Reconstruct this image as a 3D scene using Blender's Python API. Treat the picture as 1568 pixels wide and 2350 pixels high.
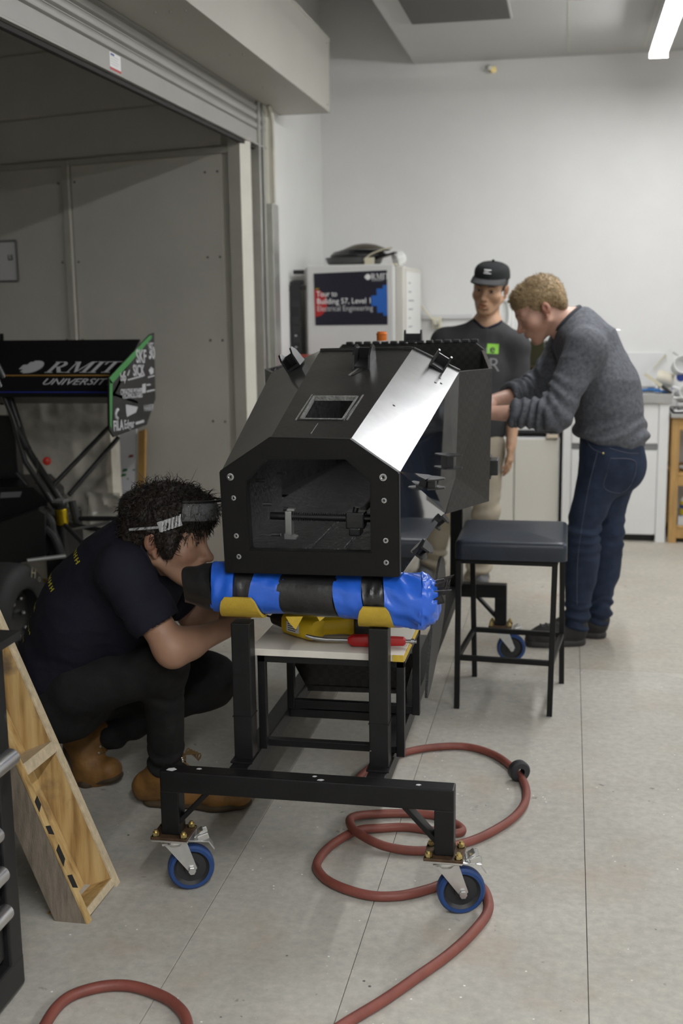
import bpy, bmesh, math, random
import numpy as np
from mathutils import Vector, Matrix, Euler
random.seed(7); rng = np.random.default_rng(7)
PI = math.pi
scene = bpy.context.scene
COL = scene.collection
for o in list(bpy.data.objects): bpy.data.objects.remove(o)

# ---------------------------------------------------------------- camera
cam = bpy.data.cameras.new('camera'); cam_o = bpy.data.objects.new('camera', cam); COL.objects.link(cam_o)
cam_o.matrix_world = Matrix(((0.9815763, -0.02103092, 0.18990962, 0.0),
                             (0.19062318, 0.17576472, -0.96579996, 0.0),
                             (-0.01306774, 0.98420753, 0.17653547, 1.54),
                             (0, 0, 0, 1)))
cam.sensor_fit = 'VERTICAL'; cam.sensor_height = 36.0; cam.lens = 36.0 * 2665.0 / 2350.0
cam.clip_start = 0.05; cam.clip_end = 60
cam.dof.use_dof = True; cam.dof.focus_distance = 3.05; cam.dof.aperture_fstop = 3.2
scene.camera = cam_o
# ---------------------------------------------------------------- world, exposure
world = bpy.data.worlds.new('world'); scene.world = world; world.use_nodes = True
world.node_tree.nodes['Background'].inputs[0].default_value = (0.05, 0.055, 0.06, 1)
world.node_tree.nodes['Background'].inputs[1].default_value = 0.3
vs = scene.view_settings
vs.view_transform = 'Standard'; vs.look = 'None'; vs.exposure = 0.0; vs.gamma = 1.0; vs.use_curve_mapping = False
TUBE = 74.0            # radiance of the fluorescent diffusers

# ---------------------------------------------------------------- materials
def srgb(r, g, b):
    f = lambda c: ((c / 255 + .055) / 1.055) ** 2.4 if c > 10 else c / 255 / 12.92
    return (f(r), f(g), f(b))
MATS = {}
def mat(name, col, rough=.5, metal=0., noise=0., nscale=8., bump=0., bscale=60., spec=.5, coat=0., alpha=1., trans=0., stretch=None, emit=None, wear=None, coat_rough=.08, ior=None):
    """procedural material: base colour broken up by noise, fine bump, optional worn flecks"""
    m = bpy.data.materials.new(name); m.use_nodes = True; nt = m.node_tree; b = nt.nodes['Principled BSDF']
    N, L = nt.nodes.new, nt.links.new
    b.inputs['Base Color'].default_value = (*col, 1); b.inputs['Roughness'].default_value = rough
    b.inputs['Metallic'].default_value = metal; b.inputs['Specular IOR Level'].default_value = spec
    b.inputs['Coat Weight'].default_value = coat; b.inputs['Coat Roughness'].default_value = coat_rough
    b.inputs['Alpha'].default_value = alpha; b.inputs['Transmission Weight'].default_value = trans
    if ior: b.inputs['IOR'].default_value = ior
    if emit: b.inputs['Emission Color'].default_value = (*emit[0], 1); b.inputs['Emission Strength'].default_value = emit[1]
    tc = N('ShaderNodeTexCoord'); vec = tc.outputs['Object']
    if stretch:
        mp = N('ShaderNodeMapping'); mp.inputs['Scale'].default_value = stretch; L(vec, mp.inputs['Vector']); vec = mp.outputs['Vector']
    if noise or wear:
        out = None
        nz = N('ShaderNodeTexNoise'); nz.inputs['Scale'].default_value = nscale; nz.inputs['Detail'].default_value = 6; nz.inputs['Roughness'].default_value = .62; L(vec, nz.inputs['Vector'])
        rp = N('ShaderNodeValToRGB'); rp.color_ramp.elements[0].position = .3; rp.color_ramp.elements[1].position = .7
        rp.color_ramp.elements[0].color = (*[max(0, c * (1 - noise)) for c in col], 1); rp.color_ramp.elements[1].color = (*[min(1, c * (1 + noise)) for c in col], 1)
        L(nz.outputs['Fac'], rp.inputs['Fac']); out = rp.outputs['Color']
        if wear:
            wc, wpos, wsc = wear
            n2 = N('ShaderNodeTexNoise'); n2.inputs['Scale'].default_value = wsc; n2.inputs['Detail'].default_value = 4; L(vec, n2.inputs['Vector'])
            r2 = N('ShaderNodeValToRGB'); r2.color_ramp.elements[0].position = wpos; r2.color_ramp.elements[1].position = wpos + .03
            L(n2.outputs['Fac'], r2.inputs['Fac'])
            mx = N('ShaderNodeMix'); mx.data_type = 'RGBA'; L(r2.outputs['Color'], mx.inputs['Factor']); L(out, mx.inputs[6]); mx.inputs[7].default_value = (*wc, 1); out = mx.outputs[2]
        L(out, b.inputs['Base Color'])
    if bump:
        bn = N('ShaderNodeTexNoise'); bn.inputs['Scale'].default_value = bscale; bn.inputs['Detail'].default_value = 5; L(vec, bn.inputs['Vector'])
        bp = N('ShaderNodeBump'); bp.inputs['Strength'].default_value = bump; bp.inputs['Distance'].default_value = .01; L(bn.outputs['Fac'], bp.inputs['Height']); L(bp.outputs['Normal'], b.inputs['Normal'])
    MATS[name] = m
    return m
def mnode(m): return m.node_tree, m.node_tree.nodes['Principled BSDF']

# ---------------------------------------------------------------- mesh building
class MB:
    def __init__(s): s.v = []; s.f = []
    def add(s, vs_, fs_):
        k = len(s.v); s.v += [tuple(map(float, p)) for p in vs_]; s.f += [tuple(i + k for i in f) for f in fs_]; return s
    def box(s, x0, x1, y0, y1, z0, z1, bev=0., M=None):
        """box with chamfered edges, optionally moved by a matrix"""
        if bev <= 0:
            vs_ = [(x, y, z) for x in (x0, x1) for y in (y0, y1) for z in (z0, z1)]
            fs_ = [(0, 1, 3, 2), (4, 6, 7, 5), (0, 4, 5, 1), (2, 3, 7, 6), (0, 2, 6, 4), (1, 5, 7, 3)]
        else:
            bm = bmesh.new(); bmesh.ops.create_cube(bm, size=1.)
            for v in bm.verts: v.co = Vector(((x0 + x1) / 2 + v.co.x * (x1 - x0), (y0 + y1) / 2 + v.co.y * (y1 - y0), (z0 + z1) / 2 + v.co.z * (z1 - z0)))
            bmesh.ops.bevel(bm, geom=list(bm.edges), offset=bev, segments=2, profile=.6, affect='EDGES')
            bm.verts.index_update(); vs_ = [v.co.copy() for v in bm.verts]; fs_ = [[v.index for v in f.verts] for f in bm.faces]; bm.free()
        if M is not None: vs_ = [M @ Vector(p) for p in vs_]
        return s.add(vs_, fs_)
    def bar(s, p0, p1, w, h, up=(0, 0, 1), bev=.003):
        """rectangular bar of section w (sideways) x h (along up) between two points"""
        p0, p1 = Vector(p0), Vector(p1); d = (p1 - p0); Ln = d.length; d.normalize()
        up = Vector(up)
        if abs(d.dot(up)) > .98: up = Vector((0, 1, 0))
        sx = d.cross(up).normalized(); u = sx.cross(d).normalized()
        M = Matrix((( sx.x, d.x, u.x, p0.x), (sx.y, d.y, u.y, p0.y), (sx.z, d.z, u.z, p0.z), (0, 0, 0, 1)))
        return s.box(-w / 2, w / 2, 0, Ln, -h / 2, h / 2, bev, M)
    def tube(s, pts, r, seg=12, cap=True, closed=False, ry=None, up=None):
        """sweep a circle (or ellipse) along points; r may be a list"""
        P = [Vector(p) for p in pts]; n = len(P); rr = r if hasattr(r, '__len__') else [r] * n; ryy = ry if ry is not None else rr
        if not hasattr(ryy, '__len__'): ryy = [ryy] * n
        vs_ = []; fs_ = []; u = Vector(up) if up else None
        for i in range(n):
            a, b_ = P[(i - 1) % n if closed else max(i - 1, 0)], P[(i + 1) % n if closed else min(i + 1, n - 1)]
            d = (b_ - a).normalized()
            if u is None: u = Vector((0, 0, 1)) if abs(d.z) < .9 else Vector((1, 0, 0))
            sx = d.cross(u).normalized(); u = sx.cross(d).normalized()
            for k in range(seg):
                t = 2 * PI * k / seg; vs_.append(P[i] + sx * (math.cos(t) * rr[i]) + u * (math.sin(t) * ryy[i]))
        m = n if closed else n - 1
        for i in range(m):
            for k in range(seg):
                a, b_ = i * seg + k, i * seg + (k + 1) % seg; j = ((i + 1) % n) * seg
                fs_.append((a, b_, j + (k + 1) % seg, j + k))
        if cap and not closed:
            fs_.append(tuple(range(seg - 1, -1, -1))); fs_.append(tuple((n - 1) * seg + k for k in range(seg)))
        return s.add(vs_, fs_)
    def cyl(s, p0, p1, r, r1=None, seg=20): return s.tube([p0, p1], [r, r if r1 is None else r1], seg)
    def lathe(s, prof, c, axis=(0, 0, 1), seg=28, a0=0., a1=2 * PI):
        """revolve (radius, height) points about an axis through c"""
        ax = Vector(axis).normalized(); t = Vector((1, 0, 0)) if abs(ax.x) < .9 else Vector((0, 0, 1))
        e1 = (t - ax * t.dot(ax)).normalized(); e2 = ax.cross(e1); c = Vector(c); full = abs(a1 - a0 - 2 * PI) < 1e-6
        m = seg if full else seg + 1; vs_ = []; fs_ = []
        for (r, h) in prof:
            for k in range(m):
                a = a0 + (a1 - a0) * k / seg; vs_.append(c + ax * h + e1 * (r * math.cos(a)) + e2 * (r * math.sin(a)))
        for i in range(len(prof) - 1):
            for k in range(seg):
                k2 = (k + 1) % m; fs_.append((i * m + k, i * m + k2, (i + 1) * m + k2, (i + 1) * m + k))
        return s.add(vs_, fs_)
    def prism(s, poly, d):
        """polygon of 3-D points extruded by vector d"""
        n = len(poly); d = Vector(d); vs_ = [Vector(p) for p in poly] + [Vector(p) + d for p in poly]
        fs_ = [tuple(range(n - 1, -1, -1)), tuple(range(n, 2 * n))] + [(i, (i + 1) % n, n + (i + 1) % n, n + i) for i in range(n)]
        return s.add(vs_, fs_)
    def ring(s, outer, inner, d):
        """plate with a hole (matching point lists) extruded by d"""
        n = len(outer); d = Vector(d); O = [Vector(p) for p in outer]; I = [Vector(p) for p in inner]
        vs_ = O + I + [p + d for p in O] + [p + d for p in I]; fs_ = []
        for i in range(n):
            j = (i + 1) % n
            fs_ += [(i, j, n + j, n + i), (2 * n + j, 2 * n + i, 3 * n + i, 3 * n + j), (j, i, 2 * n + i, 2 * n + j), (n + i, n + j, 3 * n + j, 3 * n + i)]
        return s.add(vs_, fs_)
    def ball(s, c, r, seg=14, rings=9):
        prof = [(max(1e-4, math.sin(PI * i / rings)), -math.cos(PI * i / rings)) for i in range(rings + 1)]
        rx, ry, rz = r if hasattr(r, '__len__') else (r, r, r); t = MB().lathe(prof, (0, 0, 0), seg=seg)
        return s.add([(c[0] + p[0] * rx, c[1] + p[1] * ry, c[2] + p[2] * rz) for p in t.v], t.f)
def obj(name, mb, m, parent=None, smooth=False, auto=35, label=None, kind=None):
    me = bpy.data.meshes.new(name)
    if isinstance(mb, MB): me.from_pydata(mb.v, [], mb.f)
    else: me = mb
    me.name = name; me.update()
    if isinstance(mb, MB):
        bm = bmesh.new(); bm.from_mesh(me); bmesh.ops.recalc_face_normals(bm, faces=bm.faces); bm.to_mesh(me); bm.free()
    if m is not None: me.materials.append(MATS[m] if isinstance(m, str) else m)
    o = bpy.data.objects.new(name, me); COL.objects.link(o)
    if smooth:
        me.polygons.foreach_set('use_smooth', np.ones(len(me.polygons), bool))
        try: me.set_sharp_from_angle(angle=math.radians(auto))
        except Exception: pass
    if parent is not None: put(o, parent)
    if label: o['label'] = label
    if kind: o['kind'] = kind
    return o
def world_of(q):
    B = Matrix.LocRotScale(q.location, q.rotation_euler, q.scale)
    return world_of(q.parent) @ q.matrix_parent_inverse @ B if q.parent else B
def put(o, p):
    o.parent = p; o.matrix_parent_inverse = world_of(p).inverted()
def thing(name, label, cat, loc=(0, 0, 0), group=None):
    o = bpy.data.objects.new(name, None); COL.objects.link(o); o.location = loc; o.empty_display_size = .1
    o['label'] = label; o['category'] = cat
    if group: o['group'] = group
    return o
def tag(o, label, cat, group=None):
    o['label'] = label; o['category'] = cat
    if group: o['group'] = group
    return o
def struct(name, mb, m, parent=None, **k):
    o = obj(name, mb, m, parent, **k)
    if parent is None: o['kind'] = 'structure'
    return o
def dup(root, d, label=None, rotz=0., pivot=None):
    """copy of a thing with its parts and sub-parts, shifted by d"""
    r = root.copy(); COL.objects.link(r); r.location = Vector(root.location) + Vector(d); r.rotation_euler.z += rotz
    if label: r['label'] = label
    for ch in root.children:
        c = ch.copy(); COL.objects.link(c); c.parent = r
        for g in ch.children:
            h = g.copy(); COL.objects.link(h); h.parent = c
    return r
def text_mb(s, size, o, ex, ey, bold=0., shear=0., align='LEFT', depth=.0006, space=1., fit=None):
    """lettering as flat raised geometry: origin o, reading direction ex, up direction ey"""
    cu = bpy.data.curves.new('lettering', 'FONT'); cu.body = s; cu.size = size; cu.shear = shear; cu.offset = bold; cu.align_x = align; cu.extrude = depth; cu.resolution_u = 3; cu.space_character = space
    ob = bpy.data.objects.new('lettering', cu); COL.objects.link(ob); dg = bpy.context.evaluated_depsgraph_get(); dg.update()
    me = bpy.data.meshes.new_from_object(ob.evaluated_get(dg)); ex = Vector(ex).normalized(); ey = Vector(ey).normalized(); ez = ex.cross(ey); o = Vector(o); kx = 1. if fit is None else fit / max(1e-6, max(v.co.x for v in me.vertices))
    mb = MB(); mb.add([o + ex * v.co.x * kx + ey * v.co.y + ez * v.co.z for v in me.vertices], [tuple(p.vertices) for p in me.polygons])
    bpy.data.objects.remove(ob); bpy.data.curves.remove(cu); bpy.data.meshes.remove(me)
    return mb
def flat(mb, polys, o, ex, ey, depth=.0008):
    """2-D polygons laid on a plane (o, ex, ey) as thin raised shapes"""
    ex = Vector(ex).normalized(); ey = Vector(ey).normalized(); ez = ex.cross(ey); o = Vector(o)
    for p in polys: mb.prism([o + ex * x + ey * y for x, y in p], ez * depth)
    return mb
def fillet(pts, r, n=5):
    """round the corners of a poly-line"""
    P = [Vector(p) for p in pts]; out = [P[0]]
    for i in range(1, len(P) - 1):
        a, b_, c = P[i - 1], P[i], P[i + 1]; d1 = (a - b_); d2 = (c - b_); q = min(r, d1.length * .45, d2.length * .45); p0 = b_ + d1.normalized() * q; p1 = b_ + d2.normalized() * q
        for k in range(n + 1):
            t = k / n; out.append(p0 * (1 - t) ** 2 + b_ * 2 * t * (1 - t) + p1 * t ** 2)
    return out + [P[-1]]
def spline(pts, n=8, closed=False):
    P = [Vector(p) for p in pts]; m = len(P); out = []
    g = (lambda i: P[i % m]) if closed else (lambda i: P[min(max(i, 0), m - 1)])
    for i in range(m if closed else m - 1):
        a, b_, c, d = g(i - 1), g(i), g(i + 1), g(i + 2)
        for k in range(n):
            t = k / n; out.append(.5 * ((2 * b_) + (c - a) * t + (2 * a - 5 * b_ + 4 * c - d) * t * t + (3 * b_ - a - 3 * c + d) * t ** 3))
    if not closed: out.append(P[-1])
    return out

# palette
mat('white_paint', (.74, .735, .72), .6, noise=.025, nscale=3, bump=.03, bscale=120)
mat('left_paint', (.72, .72, .70), .6, noise=.03, nscale=3)
mat('box_paint', (.45, .435, .39), .5, noise=.04, nscale=2)
mat('shed_paint', (.74, .71, .64), .55, noise=.07, nscale=1.6, bump=.05, bscale=40, wear=((.12, .11, .10), .79, 23))
mat('shed_trim', (.58, .56, .49), .5, noise=.05)
mat('joint_dark', (.035, .033, .03), .9); mat('joint_fill', (.15, .14, .125), .9)
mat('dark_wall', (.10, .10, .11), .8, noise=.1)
mat('ceiling_paint', (.50, .50, .485), .7, noise=.02, nscale=2)
mat('vent_dark', (.10, .095, .085), .7)
mat('galvanised', (.50, .50, .47), .38, metal=.85, noise=.08, nscale=10)
mat('slat_grey', (.36, .352, .33), .42, metal=.15, noise=.05, nscale=4)
mat('lamp_body', (.80, .80, .79), .4)
mat('diffuser', (.9, .9, .9), .5, emit=((.975, .985, 1.), TUBE))
mat('diffuser_bright', (.9, .9, .9), .5, emit=((.975, .985, 1.), TUBE * 1.9))
mat('black_steel', (.007, .007, .0075), .42, spec=.3, noise=.25, nscale=14, bump=.06, bscale=50, wear=((.34, .33, .31), .75, 26))
mat('stool_steel', (.006, .006, .0065), .42, spec=.3, noise=.15)
mat('rust_plate', (.075, .042, .022), .55, metal=.4, noise=.5, nscale=40, bump=.1, bscale=120)
mat('zinc', (.66, .66, .65), .3, metal=.9, noise=.08, nscale=30)
mat('brass_bolt', (.62, .50, .22), .32, metal=.9)
mat('steel_bolt', (.42, .42, .42), .3, metal=.95)
mat('board_cream', (.66, .62, .55), .5, noise=.06, nscale=8)
mat('blue_tyre', (.012, .045, .16), .5, noise=.15, nscale=20)
mat('hub_black', (.02, .02, .022), .5)
mat('blue_tape', (.018, .11, .58), .3, noise=.14, nscale=9, bump=.25, bscale=16, spec=.6)
mat('black_tape', (.016, .015, .015), .36, noise=.2, nscale=12, bump=.3, bscale=26)
mat('yellow_foam', (.50, .34, .035), .75, noise=.09, nscale=30, bump=.1, bscale=200)
mat('bare_wood', (.60, .52, .40), .6, noise=.1, nscale=6, stretch=(1, 10, 10))
mat('grey_print', (.62, .62, .62), .6)
mat('white_print', (.80, .80, .80), .55)
# ================================================================ SETTING
# floor of saw-cut concrete slabs
def concrete(name, a, b_):
    m = mat(name, a, .62, spec=.35); nt, bs = mnode(m); N, L = nt.nodes.new, nt.links.new
    ge = N('ShaderNodeNewGeometry'); pos = ge.outputs['Position']
    def noise(sc, det=8, rg=.65):
        n_ = N('ShaderNodeTexNoise'); n_.inputs['Scale'].default_value = sc; n_.inputs['Detail'].default_value = det; n_.inputs['Roughness'].default_value = rg; L(pos, n_.inputs['Vector']); return n_.outputs['Fac']
    def ramp(f, p0, p1, c0, c1):
        r = N('ShaderNodeValToRGB'); e = r.color_ramp.elements; e[0].position = p0; e[1].position = p1; e[0].color = (*c0, 1); e[1].color = (*c1, 1); L(f, r.inputs['Fac']); return r.outputs['Color']
    def mix(f, x, y, mode='MIX'):
        q = N('ShaderNodeMix'); q.data_type = 'RGBA'; q.blend_type = mode
        if isinstance(f, float): q.inputs['Factor'].default_value = f
        else: L(f, q.inputs['Factor'])
        L(x, q.inputs[6])
        if isinstance(y, tuple): q.inputs[7].default_value = (*y, 1)
        else: L(y, q.inputs[7])
        return q.outputs[2]
    base = ramp(noise(1.7), .3, .72, a, b_)
    fine = mix(.55, base, ramp(noise(38, 6), .3, .7, (.72, .72, .72), (1.22, 1.22, 1.2)), 'MULTIPLY')
    w = ramp(noise(150, 2), .70, .74, (0, 0, 0), (1, 1, 1)); fl = mix(w, fine, (.68, .67, .64))
    st = mix(ramp(noise(9, 5), .68, .74, (0, 0, 0), (.75, .75, .75)), fl, (.16, .145, .13))
    sp = mix(ramp(noise(55, 2), .745, .775, (0, 0, 0), (.85, .85, .85)), st, (.075, .07, .065))
    wood = mix(ramp(noise(2.6, 8), .52, .72, (0, 0, 0), (.6, .6, .6)), sp, (.38, .30, .225))
    def spots(sc, r0, mask_sc, m0, x, c):
        v = N('ShaderNodeTexVoronoi'); v.inputs['Scale'].default_value = sc; L(pos, v.inputs['Vector'])
        near = ramp(v.outputs['Distance'], r0, r0 * 1.5, (1, 1, 1), (0, 0, 0)); msk = ramp(noise(mask_sc, 3), m0, m0 + .03, (0, 0, 0), (1, 1, 1))
        q = N('ShaderNodeMath'); q.operation = 'MULTIPLY'; L(near, q.inputs[0]); L(msk, q.inputs[1]); return mix(q.outputs[0], x, c)
    wood = spots(34, .075, 9, .56, wood, (.80, .79, .76)); wood = spots(17, .055, 7, .57, wood, (.09, .082, .075)); wood = spots(9, .14, 13, .62, wood, (.22, .20, .175))
    L(wood, bs.inputs['Base Color'])
    bp = N('ShaderNodeBump'); bp.inputs['Strength'].default_value = .12; bp.inputs['Distance'].default_value = .004; L(noise(90, 4), bp.inputs['Height']); L(bp.outputs['Normal'], bs.inputs['Normal'])
    return m
concrete('concrete_near', (.39, .372, .33), (.50, .48, .43)); concrete('concrete_far', (.375, .348, .298), (.475, .445, .385))
fl = struct('floor', MB().box(-6.6, 7.6, -5.2, 8.7, -.08, -.006), 'joint_fill')
xs = [-6.6, -5.2, -3.9, -2.75, -1.75, -.89, -.472, .072, 1.04, 2.1, 3.2, 4.3, 5.4, 6.5, 7.6]; ys = [-5.2, -3.3, .79, 4.846, 8.7]
g = .0009
for i in range(len(xs) - 1):
    for j in range(len(ys) - 1):
        obj('concrete_slab', MB().box(xs[i] + g, xs[i + 1] - g, ys[j] + g, ys[j + 1] - g, -.05, 0., .001), 'concrete_far' if ys[j] > 4 else 'concrete_near', fl)
# walls: back, right, left with the roller-door opening, and the store behind it
struct('wall_back', MB().box(-6.6, 7.5, 8.15, 8.35, 0, 4.3), 'white_paint')
struct('wall_right', MB().box(7.4, 7.6, -5, 8.15, 0, 4.3), 'white_paint')
struct('wall_front', MB().box(-6.6, 7.5, -5.2, -5., 0, 4.3), 'white_paint')
wl = MB().box(-1.83, -1.71, 6.74, 8.15, 0, 4.3).box(-1.86, -1.77, 1.0, 6.74, 2.66, 4.3).box(-1.83, -1.71, -5, 1.0, 0, 4.3)
struct('wall_left', wl, 'left_paint')
# lowered white ceiling panel, higher dark soffit on the left
lc = struct('ceiling', MB().box(-1.062, 7.4, -5, 8.15, 3.115, 4.2, .002), 'ceiling_paint')
obj('access_panel', MB().ring([(-.048, 7.99, 3.1145), (.43, 7.985, 3.1145), (.43, 6.68, 3.1145), (-.048, 6.68, 3.1145)], [(-.042, 7.984, 3.1145), (.424, 7.979, 3.1145), (.424, 6.686, 3.1145), (-.042, 6.686, 3.1145)], (0, 0, -.0015)), 'shed_trim', lc)
vf = obj('ceiling_vent', MB().box(-.935, -.355, 5.6, 6.985, 3.108, 3.1149, .002), 'ceiling_paint', lc)
obj('vent_opening', MB().box(-.922, -.366, 5.65, 6.972, 3.104, 3.1085), 'vent_dark', vf)
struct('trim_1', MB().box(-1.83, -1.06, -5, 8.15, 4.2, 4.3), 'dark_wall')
# store room behind the roller door: panelled wall, set slightly askew
ang = math.atan2(.28, -.96); ux, uy = math.cos(ang), math.sin(ang); O = Vector((-1.765, 6.2, 0))
def sw(t, d=0., z=0.):                       # t metres along the panelled wall, d metres proud of it
    return Vector((O.x + ux * t - uy * d, O.y + uy * t + ux * d, z))
def slab(mb, t0, t1, d0, d1, z0, z1):
    q = [sw(t0, d0, z0), sw(t1, d0, z0), sw(t1, d1, z0), sw(t0, d1, z0)]; return mb.prism(q, (0, 0, z1 - z0))
pw = struct('wall_store', slab(MB(), .04, 4.6, -.12, -.012, 0, 3.4), 'shed_trim')
for (a, b_, z0, z1) in ((.10, 1.125, 0, 2.34), (1.19, 3.4, 0, 2.34), (.10, 2.3, 2.385, 2.62), (2.31, 4.5, 2.385, 2.62), (.10, 2.3, 2.63, 2.98), (2.31, 4.5, 2.63, 2.98), (.10, 4.5, 2.99, 3.39)):
    obj('wall_panel', slab(MB(), a, b_, -.012, -.002 if z0 > 1 else .002, z0, z1), 'shed_paint', pw)
ps = MB(); slab(ps, -.035, .04, -.09, .02, 0, 2.42); obj('corner_post', ps, 'shed_trim', pw)
ps = MB(); slab(ps, 1.135, 1.18, -.002, .022, 0, 2.37); obj('batten', ps, 'shed_trim', pw)
ps = MB(); slab(ps, .04, 4.5, -.002, .014, 2.343, 2.375); obj('batten', ps, 'shed_trim', pw)
sc = MB()
for t in (.12, .2, 1.1, 1.22):
    for z in (.4, .9, 1.35, 1.8, 2.25): p = sw(t, .004, z); sc.ball(p, .006, 6, 4)
o = obj('screw', sc, 'joint_dark', pw); o['kind'] = 'stuff'
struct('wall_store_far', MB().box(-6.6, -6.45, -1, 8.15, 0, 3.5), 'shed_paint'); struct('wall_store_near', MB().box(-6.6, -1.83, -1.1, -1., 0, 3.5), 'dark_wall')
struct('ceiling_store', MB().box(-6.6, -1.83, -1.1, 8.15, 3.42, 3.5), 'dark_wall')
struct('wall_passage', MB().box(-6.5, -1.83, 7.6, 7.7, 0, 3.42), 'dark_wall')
# jamb and guides of the roller door
struct('trim_2', MB().box(-1.80, -1.70, 6.44, 6.475, 0, 2.66, .002).box(-1.80, -1.70, 6.53, 6.56, 0, 2.66, .002).box(-1.80, -1.765, 6.475, 6.53, 0, 2.66), 'galvanised')
struct('trim_3', MB().box(-1.72, -1.695, 6.70, 6.765, 2.11, 2.62, .003).box(-1.79, -1.715, 6.56, 6.70, 0, 2.66), 'shed_trim')
struct('trim_4', MB().box(-1.75, -1.672, 6.60, 6.735, 0, 2.105, .004), 'galvanised')
rd = thing('roller_door', 'raised grey steel roller door under the beige box at top left', 'roller door', (-1.72, 4, 2.4))
def slat_mb(z0, h):
    prof = [(-.004, 0), (.002, .003), (.014, h * .22), (.018, h * .5), (.014, h * .78), (.000, h - .006), (.008, h - .004), (.008, h), (-.004, h)]
    mb = MB(); mb.prism([(-1.727 + x, 1.02, z0 + z) for x, z in prof], (0, 5.6, 0)); return mb
for k in range(6): obj('door_slat', slat_mb(2.487 + k * .047, .046), 'slat_grey', rd, smooth=True, auto=40)
bb = MB().box(-1.733, -1.715, 1.02, 6.62, 2.412, 2.487, .002).box(-1.733, -1.704, 1.02, 6.62, 2.404, 2.414, .002).box(-1.75, -1.733, 1.02, 6.62, 2.392, 2.40)
obj('bottom_bar', bb, 'slat_grey', rd); obj('rubber_seal', MB().box(-1.745, -1.722, 1.02, 6.62, 2.385, 2.404, .003), 'joint_dark', rd)
st = obj('sticker', MB().box(-1.7151, -1.7144, 4.335, 4.445, 2.418, 2.482), 'white_print', rd, label='white maker label with small print')
mat('label_red', (.45, .06, .06), .5); mat('label_blue', (.05, .08, .3), .5)
obj('sticker_band', MB().box(-1.7145, -1.714, 4.335, 4.445, 2.418, 2.428), 'label_red', st)
ll = MB()
for k in range(4): ll.box(-1.7145, -1.714, 4.345, 4.425 - .012 * (k % 2), 2.466 - k * .009, 2.469 - k * .009)
obj('print_line', ll, 'grey_print', st); obj('sticker_mark', MB().box(-1.7145, -1.714, 4.345, 4.38, 2.471, 2.478), 'label_blue', st)
bx = thing('door_box', 'long beige sheet metal housing over the roller door', 'door housing', (-1.55, 3, 2.64))
b = MB().box(-1.704, -1.40, -4.9, 6.93, 2.637, 3.035, .003); obj('housing', b, 'box_paint', bx)
obj('end_cap', MB().box(-1.704, -1.398, 6.93, 6.936, 2.635, 3.037, .001), 'box_paint', bx)
obj('top_lip', MB().box(-1.404, -1.396, -4.9, 6.936, 3.03, 3.046, .001), 'box_paint', bx)
r_ = MB()
for k in range(14): r_.ball((-1.399, 6.86, 2.67 + .335 * (k % 2)), .006, 6, 4) if k < 2 else r_.ball((-1.45 - .06 * (k % 3), 6.85 - .8 * (k // 3), 2.637), .005, 6, 4)
o = obj('rivet', r_, 'galvanised', bx); o['kind'] = 'stuff'
struct('trim_5', MB().cyl((-1.50, -4.9, 3.33), (-1.50, 6.2, 3.33), .075), 'joint_dark')     # dark duct above the box
c_ = MB().tube(fillet([(-1.68, 6.58, 2.634), (-1.67, 6.60, 2.60), (-1.672, 6.64, 2.55), (-1.672, 6.64, 2.11)], .05), .012, 8)
struct('trim_6', c_, 'shed_trim', smooth=True)
# skirting at back wall
# ---------------------------------------------------------------- fluorescent battens
def lamp(x, y0, y1, label, dm='diffuser'):
    t = thing('ceiling_light', label, 'light', (x, (y0 + y1) / 2, 2.93), 'white fluorescent ceiling battens')
    h = MB().prism([(x - .052, y0, 2.952), (x + .052, y0, 2.952), (x + .048, y0, 3.0), (x - .048, y0, 3.0)], (0, y1 - y0, 0)); obj('housing', h, 'lamp_body', t)
    for ye in (y0 - .005, y1): obj('end_plate', MB().box(x - .052, x + .052, ye, ye + .005, 2.922, 3.0), 'lamp_body', t)
    obj('diffuser', MB().prism([(x - .046, y0 + .002, 2.951), (x - .034, y0 + .002, 2.932), (x + .034, y0 + .002, 2.932), (x + .046, y0 + .002, 2.951)], (0, y1 - y0 - .004, 0)), dm, t)
    for yy in (y0 + .3, y1 - .3): obj('hanger', MB().cyl((x, yy, 3.0), (x, yy, 3.115), .008, seg=8), 'lamp_body', t)
    return t
lamp(.472, 4.33, 7.33, 'glowing white fluorescent batten at the top right, near the back wall')
lamp(3.6, 4.33, 7.33, 'fluorescent batten far to the right by the back wall, beyond the picture')
lamp(3.6, -1.2, 1.8, 'fluorescent batten behind the camera at right, outside the frame', 'diffuser_bright')
lamp(.472, -2.2, .8, 'fluorescent batten above and behind the camera, outside the frame', 'diffuser_bright')
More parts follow.
